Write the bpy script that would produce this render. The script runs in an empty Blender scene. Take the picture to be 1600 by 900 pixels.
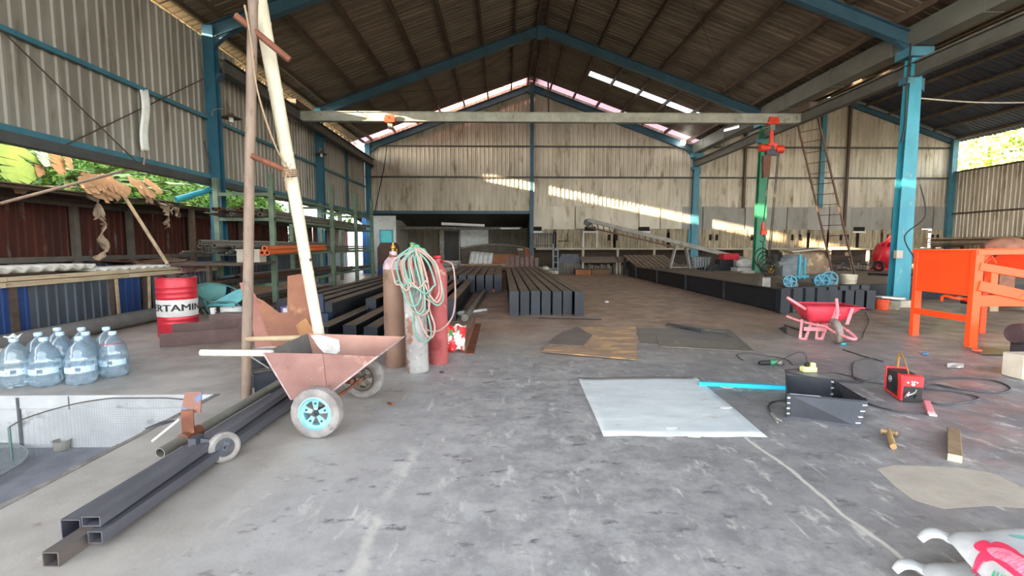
import bpy, bmesh, math, random
from mathutils import Vector, Matrix
random.seed(7)
PI = math.pi
SC = bpy.context.scene
COL = SC.collection

# ---------------------------------------------------------------- camera, light, exposure
CAM_F, CAM_H = 760.0, 1.45
PITCH = math.atan(65/CAM_F); YAW = math.atan(15/CAM_F*math.cos(PITCH))
cd = bpy.data.cameras.new('camera'); cam = bpy.data.objects.new('camera', cd); COL.objects.link(cam)
cd.sensor_width = 36; cd.lens = CAM_F/1600*36; cd.clip_end = 400; cd.clip_start = .05
cam.location = (0, 0, CAM_H); cam.rotation_euler = (PI/2-PITCH, 0, -YAW)
SC.camera = cam

SUN_DIR = Vector((1, .3, -.2)).normalized()          # the way the light travels
w = bpy.data.worlds.new('sky'); SC.world = w; w.use_nodes = True
nt = w.node_tree; nt.nodes.clear()
wo = nt.nodes.new('ShaderNodeOutputWorld'); wb = nt.nodes.new('ShaderNodeBackground'); ws = nt.nodes.new('ShaderNodeTexSky')
ws.sky_type = 'NISHITA'; ws.sun_disc = False; ws.sun_elevation = math.asin(-SUN_DIR.z)
ws.sun_rotation = math.atan2(-SUN_DIR.x, -SUN_DIR.y); ws.air_density = 1.0; ws.dust_density = 1.0; ws.ozone_density = 1.0
wb.inputs['Strength'].default_value = 1.0
hs = nt.nodes.new('ShaderNodeHueSaturation'); hs.inputs['Saturation'].default_value = .3       # thin high cloud greys the sky
nt.links.new(ws.outputs[0], hs.inputs['Color']); nt.links.new(hs.outputs[0], wb.inputs[0]); nt.links.new(wb.outputs[0], wo.inputs[0])
sd = bpy.data.lights.new('sun', 'SUN'); sun = bpy.data.objects.new('sun', sd); COL.objects.link(sun)
sd.energy = 40.0; sd.color = (1.0, .78, .5); sd.angle = math.radians(.6)
sun.rotation_euler = SUN_DIR.to_track_quat('-Z', 'Y').to_euler(); sun.location = (-30, -12, 12)
vs = SC.view_settings
SC.display_settings.display_device = 'sRGB'
vs.view_transform = 'Standard'; vs.look = 'None'; vs.gamma = 1; vs.use_curve_mapping = False
vs.exposure = 1.1
SC.cycles.use_denoising = True
SC.cycles.max_bounces = 8; SC.cycles.diffuse_bounces = 5; SC.cycles.transparent_max_bounces = 16
SC.cycles.sample_clamp_indirect = 8

# ---------------------------------------------------------------- measuring helpers (rays of the survey camera)
_cp, _sp, _cy, _sy = math.cos(PITCH), math.sin(PITCH), math.cos(YAW), math.sin(YAW)
def _ray(x, y):
    a = (x-800)/CAM_F; b = -(y-450)/CAM_F; fw = _cp+b*_sp
    return Vector((a*_cy+fw*_sy, fw*_cy-a*_sy, -_sp+b*_cp))
def G(x, y, z=0.0):                                   # the point at height z
    d = _ray(x, y); t = (z-CAM_H)/d.z; return Vector((d.x*t, d.y*t, z))
def GY(x, y, Y):                                      # the point at depth Y
    d = _ray(x, y); t = Y/d.y; return Vector((d.x*t, Y, CAM_H+d.z*t))
def GX(x, y, X):
    d = _ray(x, y); t = X/d.x; return Vector((X, d.y*t, CAM_H+d.z*t))
V = Vector
def UP(): return V((0, 0, 1))

# ---------------------------------------------------------------- mesh builder
def frame(p, q, up=None):
    d = (q-p).normalized(); up = V(up) if up is not None else V((0, 0, 1))
    if abs(d.dot(up)) > .98: up = V((0, 1, 0)) if abs(d.y) < .9 else V((1, 0, 0))
    s = d.cross(up).normalized(); u = s.cross(d).normalized()
    return d, s, u
class MB:
    def __init__(s): s.v = []; s.f = []; s.fm = []; s.mi = 0
    def add(s, vs, fs):
        n = len(s.v); s.v.extend(tuple(v) for v in vs); s.f.extend([i+n for i in f] for f in fs); s.fm.extend([s.mi]*len(fs)); return s
    def box(s, c, d, R=None):
        c = V(c); x, y, z = d[0]/2, d[1]/2, d[2]/2
        vs = [V((i*x, j*y, k*z)) for k in (-1, 1) for j in (-1, 1) for i in (-1, 1)]
        if R is not None: vs = [R @ v for v in vs]
        return s.add([c+v for v in vs], [(0, 2, 3, 1), (4, 5, 7, 6), (0, 1, 5, 4), (2, 6, 7, 3), (0, 4, 6, 2), (1, 3, 7, 5)])
    def span(s, a, b):
        return s.box([(a[i]+b[i])/2 for i in range(3)], [abs(b[i]-a[i]) for i in range(3)])
    def sec(s, p, q, prof, up=None, prof2=None):       # a section swept from p to q: prof in (side, up)
        p = V(p); q = V(q); d, sd_, u = frame(p, q, up); n = len(prof); prof2 = prof2 or prof
        vs = [p+sd_*a+u*b for a, b in prof]+[q+sd_*a+u*b for a, b in prof2]
        fs = [(i, (i+1) % n, n+(i+1) % n, n+i) for i in range(n)]+[tuple(range(n))[::-1], tuple(range(n, 2*n))]
        return s.add(vs, fs)
    def bar(s, p, q, w, h, up=None):
        return s.sec(p, q, [(-w/2, -h/2), (w/2, -h/2), (w/2, h/2), (-w/2, h/2)], up)
    def ibeam(s, p, q, w, h, t=.012, up=None, w2=None):
        a, b, c = w/2, h/2, t/2
        f = lambda a, b: [(-a, -b), (a, -b), (a, -b+t), (c, -b+t), (c, b-t), (a, b-t), (a, b), (-a, b), (-a, b-t), (-c, b-t), (-c, -b+t), (-a, -b+t)]
        return s.sec(p, q, f(a, b), up, f((w2 or w)/2, b))
    def chan(s, p, q, w, h, t=.008, up=None):           # channel, opening downwards
        a = w/2
        return s.sec(p, q, [(-a, -h), (-a+t, -h), (-a+t, -t), (a-t, -t), (a-t, -h), (a, -h), (a, 0), (-a, 0)], up)
    def angle(s, p, q, w, h, t=.008, up=None):
        return s.sec(p, q, [(0, 0), (w, 0), (w, t), (t, t), (t, h), (0, h)], up)
    def hollow(s, p, q, w, h, t=.004, up=None):         # square hollow section, open ends
        p = V(p); q = V(q); d, sd_, u = frame(p, q, up)
        o = [(-w/2, -h/2), (w/2, -h/2), (w/2, h/2), (-w/2, h/2)]; i_ = [(a*(1-2*t/w), b*(1-2*t/h)) for a, b in o]
        vs = [e+sd_*a+u*b for e in (p, q) for pr in (o, i_) for a, b in pr]
        fs = []
        for k in range(4):
            j = (k+1) % 4
            fs += [(k, j, 8+j, 8+k), (4+k, 12+k, 12+j, 4+j), (k, 4+k, 4+j, j), (8+k, 8+j, 12+j, 12+k)]
        return s.add(vs, fs)
    def pipe(s, p, q, r, n=12, t=.15):                  # open-ended pipe with wall
        p = V(p); q = V(q); d, a, u = frame(p, q); vs = []
        for e in (p, q):
            for rr in (r, r*(1-t)):
                vs += [e+a*(rr*math.cos(2*PI*k/n))+u*(rr*math.sin(2*PI*k/n)) for k in range(n)]
        fs = []
        for k in range(n):
            j = (k+1) % n
            fs += [(k, j, 2*n+j, 2*n+k), (n+k, 3*n+k, 3*n+j, n+j), (k, n+k, n+j, j), (2*n+k, 2*n+j, 3*n+j, 3*n+k)]
        return s.add(vs, fs)
    def cyl(s, p, q, r, r2=None, n=16):
        return s.tube([p, q], [r, r if r2 is None else r2], n)
    def tube(s, pts, r, n=8, close=False, flat=1.0):
        pts = [V(p) for p in pts]; m = len(pts); R = r if isinstance(r, (list, tuple)) else [r]*m
        vs = []; u0 = None
        for i, p in enumerate(pts):
            if close: d = pts[(i+1) % m]-pts[i-1]
            else: d = pts[min(i+1, m-1)]-pts[max(i-1, 0)]
            d = d.normalized() if d.length > 1e-9 else V((0, 0, 1))
            if u0 is None:
                u0 = V((0, 0, 1)) if abs(d.z) < .9 else V((1, 0, 0))
            a = d.cross(u0)
            if a.length < 1e-6: a = d.cross(V((.3, .8, .5)))
            a.normalize(); u = a.cross(d).normalized(); u0 = u
            vs += [p+a*(R[i]*math.cos(2*PI*k/n))+u*(R[i]*flat*math.sin(2*PI*k/n)) for k in range(n)]
        fs = []
        for i in range(m if close else m-1):
            i2 = (i+1) % m
            for k in range(n):
                fs.append((i*n+k, i*n+(k+1) % n, i2*n+(k+1) % n, i2*n+k))
        if not close: fs += [tuple(range(n))[::-1], tuple(range((m-1)*n, m*n))]
        return s.add(vs, fs)
    def lathe(s, prof, c=(0, 0, 0), n=24, axis=None, wob=None, ring=False):
        c = V(c); ax = V(axis).normalized() if axis is not None else V((0, 0, 1))
        a = V((1, 0, 0)) if abs(ax.x) < .9 else V((0, 1, 0)); a = (a-ax*a.dot(ax)).normalized(); b = ax.cross(a); vs = []
        for r, z in prof:
            for k in range(n):
                t = 2*PI*k/n; rr = r*(wob(t, z) if wob else 1)
                vs.append(c+ax*z+a*(rr*math.cos(t))+b*(rr*math.sin(t)))
        m = len(prof); fs = [(i*n+k, i*n+(k+1) % n, (i+1)*n+(k+1) % n, (i+1)*n+k) for i in range(m-1) for k in range(n)]
        if ring: fs += [((m-1)*n+k, (m-1)*n+(k+1) % n, (k+1) % n, k) for k in range(n)]; return s.add(vs, fs)
        if prof[0][0] > 1e-6: fs.append(tuple(range(n))[::-1])
        if prof[-1][0] > 1e-6: fs.append(tuple(range((m-1)*n, m*n)))
        return s.add(vs, fs)
    def torus(s, c, axis, R, r, n=28, m=8):
        ax = V(axis).normalized(); d, a, u = frame(V((0, 0, 0)), ax)
        return s.tube([V(c)+a*(R*math.cos(2*PI*k/n))+u*(R*math.sin(2*PI*k/n)) for k in range(n)], r, m, True)
    def ext(s, pts, vec):                               # polygon extruded by vec
        pts = [V(p) for p in pts]; vec = V(vec); n = len(pts)
        return s.add(pts+[p+vec for p in pts], [tuple(range(n))[::-1], tuple(range(n, 2*n))]+[(i, (i+1) % n, n+(i+1) % n, n+i) for i in range(n)])
    def plate(s, pts, t):                               # a plate with thickness along its normal
        pts = [V(p) for p in pts]; nrm = V((0, 0, 0))
        for i in range(len(pts)): nrm += (pts[i]-pts[0]).cross(pts[(i+1) % len(pts)]-pts[0])
        return s.ext(pts, nrm.normalized()*t)
    def sphere(s, c, r, n=14, m=9, sc=(1, 1, 1)):
        c = V(c); vs = []
        for i in range(m+1):
            th = PI*i/m
            for k in range(n): vs.append(c+V((r*sc[0]*math.sin(th)*math.cos(2*PI*k/n), r*sc[1]*math.sin(th)*math.sin(2*PI*k/n), r*sc[2]*math.cos(th))))
        return s.add(vs, [(i*n+k, i*n+(k+1) % n, (i+1)*n+(k+1) % n, (i+1)*n+k) for i in range(m) for k in range(n)])
    def grid(s, fn, nu, nv):                            # fn(u, v) on 0..1
        vs = [fn(i/nu, j/nv) for j in range(nv+1) for i in range(nu+1)]
        return s.add(vs, [(j*(nu+1)+i, j*(nu+1)+i+1, (j+1)*(nu+1)+i+1, (j+1)*(nu+1)+i) for j in range(nv) for i in range(nu)])
def ident(): return Matrix.Identity(4)
def basis(o):
    return Matrix.Translation(o.location) @ o.rotation_euler.to_matrix().to_4x4()
def mesh(name, mb, mt, smooth=35, recalc=True):
    me = bpy.data.meshes.new(name); me.from_pydata(mb.v, [], mb.f)
    mts = mt if isinstance(mt, (list, tuple)) else [mt]
    for m in mts: me.materials.append(m)
    if len(mts) > 1: me.polygons.foreach_set('material_index', mb.fm)
    if recalc and len(mb.f) < 6000:
        bm = bmesh.new(); bm.from_mesh(me)
        bmesh.ops.remove_doubles(bm, verts=bm.verts, dist=1e-6)
        bmesh.ops.recalc_face_normals(bm, faces=bm.faces); bm.to_mesh(me); bm.free()
    if smooth:
        me.polygons.foreach_set('use_smooth', [True]*len(me.polygons)); me.set_sharp_from_angle(angle=math.radians(smooth))
    me.update(); return me
def link(name, me, parent=None, local=False):
    o = bpy.data.objects.new(name, me); COL.objects.link(o)
    if parent is not None:
        o.parent = parent
        if not local: o.matrix_parent_inverse = world_of(parent).inverted()
    return o
def world_of(o):
    return (world_of(o.parent) @ o.matrix_parent_inverse if o.parent is not None else ident()) @ basis(o)
def obj(name, mb, mt, parent=None, local=False, smooth=35, bevel=0, label=None):
    o = link(name, mesh(name, mb, mt, smooth), parent, local)
    if bevel:
        b = o.modifiers.new('bevel', 'BEVEL'); b.width = bevel; b.segments = 2; b.limit_method = 'ANGLE'; b.angle_limit = math.radians(40)
    if label: o['label'] = label
    return o
def tag(o, label, cat, group=None, kind=None):
    o['label'] = label; o['category'] = cat
    if group: o['group'] = group
    if kind: o['kind'] = kind
    return o
def thing(name, label, cat, loc=(0, 0, 0), rz=0, group=None):
    o = bpy.data.objects.new(name, None); COL.objects.link(o); o.empty_display_size = .1
    o.location = loc; o.rotation_euler = (0, 0, rz)
    return tag(o, label, cat, group)
def struct(name, mb, mt, smooth=35):
    o = obj(name, mb, mt, smooth=smooth); o['kind'] = 'structure'; return o
def holder(name):
    o = bpy.data.objects.new(name, None); COL.objects.link(o); o['kind'] = 'structure'; return o
def dup(root, loc=None, rz=None, label=None, group=None):
    r = root.copy(); COL.objects.link(r)
    if loc is not None: r.location = loc
    if rz is not None: r.rotation_euler = (0, 0, rz)
    if label: r['label'] = label
    if group: r['group'] = group
    for ch in list(root.children):
        c = ch.copy(); COL.objects.link(c); c.parent = r
        for g in list(ch.children):
            d = g.copy(); COL.objects.link(d); d.parent = c
    return r
def again(o, parent=None, loc=None):                    # one more piece that shares the mesh
    c = o.copy(); COL.objects.link(c)
    if loc is not None: c.location = loc
    return c
def smoothpath(pts, k=6, close=False):
    pts = [V(p) for p in pts]; n = len(pts); out = []
    for i in range(n if close else n-1):
        g = (lambda j: pts[j % n]) if close else (lambda j: pts[max(0, min(n-1, j))])
        p0, p1, p2, p3 = g(i-1), g(i), g(i+1), g(i+2)
        for t in range(k):
            t /= k
            out.append(.5*((2*p1)+(p2-p0)*t+(2*p0-5*p1+4*p2-p3)*t*t+(3*p1-p0-3*p2+p3)*t**3))
    if not close: out.append(pts[-1])
    return out

# ---------------------------------------------------------------- materials
def hx(h):
    h = h.lstrip('#'); c = [int(h[i:i+2], 16)/255 for i in (0, 2, 4)]
    return tuple((x/12.92 if x <= .04045 else ((x+.055)/1.055)**2.4) for x in c)+(1,)
MATS = {}
def mat(name, c1, c2=None, scale=4, rough=.6, metal=0.0, bump=0.0, spots=None, stretch=(1, 1, 1), jitter=.0, coord='Object', lo=.35, hi=.65, detail=6, rough2=None, bscale=None, spec=.4, trans=0):
    if name in MATS: return MATS[name]
    m = bpy.data.materials.new(name); MATS[name] = m; m.use_nodes = True; t = m.node_tree; N = t.nodes; L = t.links
    b = N['Principled BSDF']; b.inputs['Roughness'].default_value = rough; b.inputs['Metallic'].default_value = metal
    b.inputs['Specular IOR Level'].default_value = spec
    if c2 is None and not spots and not bump and not jitter:
        b.inputs['Base Color'].default_value = hx(c1); return m
    tc = N.new('ShaderNodeTexCoord'); oi = N.new('ShaderNodeObjectInfo'); ad = N.new('ShaderNodeVectorMath'); ad.operation = 'MULTIPLY_ADD'
    mp = N.new('ShaderNodeMapping'); mp.inputs['Scale'].default_value = stretch
    ge = N.new('ShaderNodeNewGeometry')
    if coord == 'World': L.new(ge.outputs['Position'], mp.inputs[0])
    else:
        cx = N.new('ShaderNodeCombineXYZ')
        for k in range(3): L.new(oi.outputs['Random'], cx.inputs[k])
        ad.inputs[1].default_value = (37, 53, 71); L.new(cx.outputs[0], ad.inputs[0]); L.new(tc.outputs['Object'], ad.inputs[2]); L.new(ad.outputs[0], mp.inputs[0])
    def noise(sc, d=detail, r=.6):
        n = N.new('ShaderNodeTexNoise'); n.inputs['Scale'].default_value = sc; n.inputs['Detail'].default_value = d; n.inputs['Roughness'].default_value = r
        L.new(mp.outputs[0], n.inputs['Vector']); return n
    def ramp(src, a, c):
        r = N.new('ShaderNodeMapRange'); r.inputs['From Min'].default_value = a; r.inputs['From Max'].default_value = c; L.new(src, r.inputs['Value']); return r
    def mix(f, A, B):
        x = N.new('ShaderNodeMix'); x.data_type = 'RGBA'
        if f is not None: L.new(f, x.inputs[0])
        for k, c in ((6, A), (7, B)):
            if isinstance(c, tuple): x.inputs[k].default_value = c
            else: L.new(c, x.inputs[k])
        return x
    n1 = noise(scale); r1 = ramp(n1.outputs[0], lo, hi); out = mix(r1.outputs[0], hx(c1), hx(c2 or c1)).outputs[2]
    for sp in (spots or []):
        c3, sc3, a3, b3 = sp
        n3 = noise(sc3, 5); r3 = ramp(n3.outputs[0], a3, b3); out = mix(r3.outputs[0], out, hx(c3)).outputs[2]
    if jitter:
        hsv = N.new('ShaderNodeHueSaturation'); rr = ramp(oi.outputs['Random'], 0, 1); rr.inputs['To Min'].default_value = 1-jitter; rr.inputs['To Max'].default_value = 1+jitter
        L.new(rr.outputs[0], hsv.inputs['Value']); L.new(out, hsv.inputs['Color']); out = hsv.outputs[0]
    L.new(out, b.inputs['Base Color'])
    if rough2 is not None:
        rm = ramp(n1.outputs[0], lo, hi); rm.inputs['To Min'].default_value = rough; rm.inputs['To Max'].default_value = rough2; L.new(rm.outputs[0], b.inputs['Roughness'])
    if bump:
        nb = noise(bscale or scale*4, 4); bp = N.new('ShaderNodeBump'); bp.inputs['Strength'].default_value = bump; bp.inputs['Distance'].default_value = .02
        L.new(nb.outputs[0], bp.inputs['Height']); L.new(bp.outputs[0], b.inputs['Normal'])
    return m
def translucent(name, c, tr=.25, k=.75):
    m = bpy.data.materials.new(name); m.use_nodes = True; t = m.node_tree; N = t.nodes; L = t.links; N.clear()
    o = N.new('ShaderNodeOutputMaterial'); a = N.new('ShaderNodeBsdfTranslucent'); d = N.new('ShaderNodeBsdfDiffuse'); x = N.new('ShaderNodeMixShader'); y = N.new('ShaderNodeMixShader'); p = N.new('ShaderNodeBsdfTransparent')
    a.inputs[0].default_value = hx(c); d.inputs[0].default_value = hx(c); p.inputs[0].default_value = hx(c)
    x.inputs[0].default_value = k; L.new(d.outputs[0], x.inputs[1]); L.new(a.outputs[0], x.inputs[2])
    y.inputs[0].default_value = tr; L.new(x.outputs[0], y.inputs[1]); L.new(p.outputs[0], y.inputs[2]); L.new(y.outputs[0], o.inputs[0]); return m
def glassy(name, c, rough=.05, ior=1.3, alpha=1.0):
    m = bpy.data.materials.new(name); m.use_nodes = True; b = m.node_tree.nodes['Principled BSDF']
    b.inputs['Base Color'].default_value = hx(c); b.inputs['Roughness'].default_value = rough; b.inputs['Transmission Weight'].default_value = 1; b.inputs['IOR'].default_value = ior
    return m
def emit(name, c, s):
    m = bpy.data.materials.new(name); m.use_nodes = True; b = m.node_tree.nodes['Principled BSDF']
    b.inputs['Emission Color'].default_value = hx(c); b.inputs['Emission Strength'].default_value = s; b.inputs['Base Color'].default_value = hx(c); return m

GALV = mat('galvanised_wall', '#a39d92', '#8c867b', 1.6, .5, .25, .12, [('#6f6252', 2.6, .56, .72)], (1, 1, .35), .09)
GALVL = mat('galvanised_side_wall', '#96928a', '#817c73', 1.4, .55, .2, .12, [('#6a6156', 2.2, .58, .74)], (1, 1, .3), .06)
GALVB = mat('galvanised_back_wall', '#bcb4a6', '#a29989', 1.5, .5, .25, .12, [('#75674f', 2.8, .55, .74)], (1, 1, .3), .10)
FLATP = mat('flat_grey_sheet', '#9a9893', '#86827b', 1.2, .6, .1, .06, [('#6e675d', 2.4, .6, .75)], (1, 1, .4), .1)
OLDB = mat('weathered_boards', '#a89c86', '#867862', 3, .75, 0, .2, [('#564738', 3, .58, .72)], (3, 3, .5), .18)
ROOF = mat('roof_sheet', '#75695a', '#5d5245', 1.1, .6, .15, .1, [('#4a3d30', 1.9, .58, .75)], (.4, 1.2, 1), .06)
ROOFB = mat('annex_roof_sheet', '#424652', '#353842', 1.0, .6, .1, .1, [('#4a3a30', 1.7, .6, .75)], (.4, 1.2, 1), .05)  # bluish sky reflection put into the annex roof colour
TEAL = mat('teal_paint', '#42788a', '#346576', 2.2, .45, .1, .08, [('#5a4a3c', 5, .64, .72)], (1, 1, .6), .05)
TEALD = mat('dark_teal_paint', '#37596a', '#2d4b59', 2.2, .5, .1, .08, [('#4a3f36', 5, .62, .72)], (1, 1, 1), .05)
TEALB = mat('bright_teal_paint', '#388fa2', '#2b7c90', 2.4, .4, .05, .06, [('#7c8f8c', 6, .62, .72)], (1, 1, .5))
GREENP = mat('green_paint', '#2f7f5e', '#2a7054', 2.4, .45, .05, .06)
PURL = mat('purlin_steel', '#57493c', '#463a30', 3, .6, .2, .1)
RUST = mat('rust_steel', '#86543f', '#6a4234', 5, .7, .2, .15, [('#a4674a', 7, .58, .75), ('#4a342b', 9, .62, .75)], (1, 1, 1), .06)
RUSTP = mat('pink_rust_steel', '#94706a', '#83605a', 4, .65, .1, .12, [('#b08a7c', 9, .6, .72), ('#5f3b33', 13, .66, .74), ('#c9bdb4', 5, .70, .74)])
BLACKP = mat('black_primer', '#23262b', '#1b1d21', 5, .45, .1, .06, [('#4a4540', 7, .64, .76)], (1, 1, 1), .1)
BEAMB = mat('black_beam_paint', '#2a2d33', '#212328', 3, .5, .1, .05, None, (1, 1, 1), .12)
BEAMT = mat('lit_flange', '#75685b', '#5c5147', 4, .6, .1, .05, [('#3b3733', 6, .6, .7)], (1, .3, 1), .1)  # light on the black beams' tops put into this brown
DARKST = mat('dark_mill_steel', '#474a52', '#3a3c43', 4, .5, .3, .08, [('#6a5548', 8, .62, .74)], (1, .4, 1), .08)
STEEL = mat('grey_steel', '#85827c', '#6c6862', 6, .5, .4, .06, [('#6a5443', 9, .6, .7)], (1, 1, 1), .15)
PIPEG = mat('grey_pipe', '#7d7a72', '#66615a', 5, .55, .3, .05, [('#604a3b', 7, .58, .7)], (1, .3, 1), .22)
BROWNP = mat('brown_pipe', '#6b4f40', '#573f33', 5, .65, .2, .08, None, (1, .3, 1), .2)
BAMB = mat('bamboo', '#8a7768', '#75645a', 6, .6, 0, .1, [('#5d4d44', 8, .6, .72)], (2, 2, .6))
BAMW = mat('pale_bamboo', '#d9d2bd', '#c2b9a2', 4, .5, 0, .08, [('#8d8470', 9, .66, .74)], (2, 2, .5))
WOOD = mat('weathered_wood', '#b39e82', '#957f66', 5, .7, 0, .2, [('#6d5a48', 7, .6, .72)], (1, 1, 1), .12)
WOODY = mat('long_grain_wood', '#bfae93', '#a08d74', 4, .7, 0, .2, [('#756350', 5, .6, .72)], (6, .5, 6), .12)
DARKW = mat('dark_wood', '#57493f', '#443931', 5, .75, 0, .2, None, (2, 2, 2), .15)
RUBBER = mat('dusty_rubber', '#8f8a88', '#6f6a68', 9, .8, 0, .15, [('#56514f', 6, .58, .7)])
BLACK = mat('black_rubber', '#1d1d1f', '#262628', 6, .6)
CONC = mat('pit_concrete', '#bfbfc0', '#abacad', 2.5, .8, 0, .2, [('#77777a', 3.5, .6, .72), ('#c4c3c2', 6, .63, .72)])
CONCD = mat('pit_floor_cement', '#85878d', '#70727a', 3, .8, 0, .25, None)
CONCL = mat('pale_concrete', '#bdb5a8', '#a79f92', 3, .8, 0, .2)
WHITE = mat('white_paint', '#d8d9d8', '#c2c3c2', 3, .6, 0, .03, [('#a5a5a3', 5, .62, .74)])
WHITEC = mat('white_coated_sheet', '#d5d2cb', '#b9b4aa', 5, .5, 0, .05, [('#8f877a', 8, .62, .72)])
RED = mat('red_paint', '#c22532', '#b01f2d', 4, .4, 0, .04, [('#8a1c26', 7, .64, .74)])
REDB = mat('barrow_red_paint', '#d23a4c', '#bf3040', 4, .5, 0, .06, [('#d98a92', 7, .62, .72)])
PINK = mat('faded_red_frame', '#d98a92', '#c87680', 5, .6, 0, .06, [('#b7a8a2', 8, .6, .7)])
ORANGE = mat('orange_enamel', '#ff5224', '#f84c1f', 2, .42, 0, .02)
CYAN = mat('cyan_paint', '#25b4cf', '#23a5c4', 4, .5, 0, .04)
AQUA = mat('aqua_enamel', '#6fc3c8', '#5aacb3', 5, .5, 0, .05, [('#3f6b70', 8, .62, .72)])
BRASS = mat('brass', '#b58f4a', '#8f6f38', 9, .4, .8)
ROPE = mat('straw_rope', '#a58f75', '#8d7860', 14, .9, 0, .3)
CHROME = mat('bright_steel', '#b9b9b7', '#9c9c9a', 8, .35, .7)
YELLOW = mat('yellow_plastic', '#e8d257', '#dcc548', 6, .5)
LEAFG = mat('banana_leaf', '#83a355', '#62834a', 2.2, .5, 0, .1, None, (1, 1, 1), .25)
LEAFD = mat('dry_leaf', '#a3846a', '#86694f', 5, .8, 0, .2, [('#d8b896', 5, .6, .72)], (1, 1, 1), .15)
LEAFS = mat('withered_leaf', '#9b8a78', '#7d6d5e', 6, .85, 0, .2, [('#b7a692', 6, .6, .72)])
FOLI = mat('tree_leaf', '#6d9a45', '#3f6b2f', .8, .6, 0, 0, [('#93b85a', 1.3, .58, .7)], coord='World')
FOLR = mat('pale_tree_leaf', '#c3d180', '#93ad55', .7, .6, 0, 0, [('#e2e3a8', 1.1, .55, .68)], coord='World')
RUSTW = mat('rusty_fence_sheet', '#61332a', '#4a2a26', 1.6, .7, .1, .1, [('#7d6f6a', 2.0, .62, .74), ('#33221f', 2.6, .6, .75)], (1, 2, .4), .12)
BLUEB = mat('blue_board', '#24427a', '#1c3563', 3, .6, 0, .06, [('#39588a', 5, .62, .75)], (1, 1, .5), .1)
SLATE = mat('dark_sheet', '#4e5560', '#3f454e', 2, .6, .1, .08, [('#5b5048', 3, .6, .72)], (1, 2, .4), .1)
TARP = mat('lean_to_roof_sheet', '#625c56', '#524c47', 1.5, .7, .1, .1, None, (1, 1, 1), .1)

# ================================================================ the building
XL, XR, XRR, XC, XA, YB, YF = -7.25, 10.31, 24.3, 1.5, 17.8, 26.3, -1.5
FRAMES = [-1.5, 5.5, 12.42, 19.4, 26.2]
def zr(x): return 10.12-.36*abs(x-XC)                    # main roof
def za(x): return 9.52-.343*abs(x-XA)                    # annex roof

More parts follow.
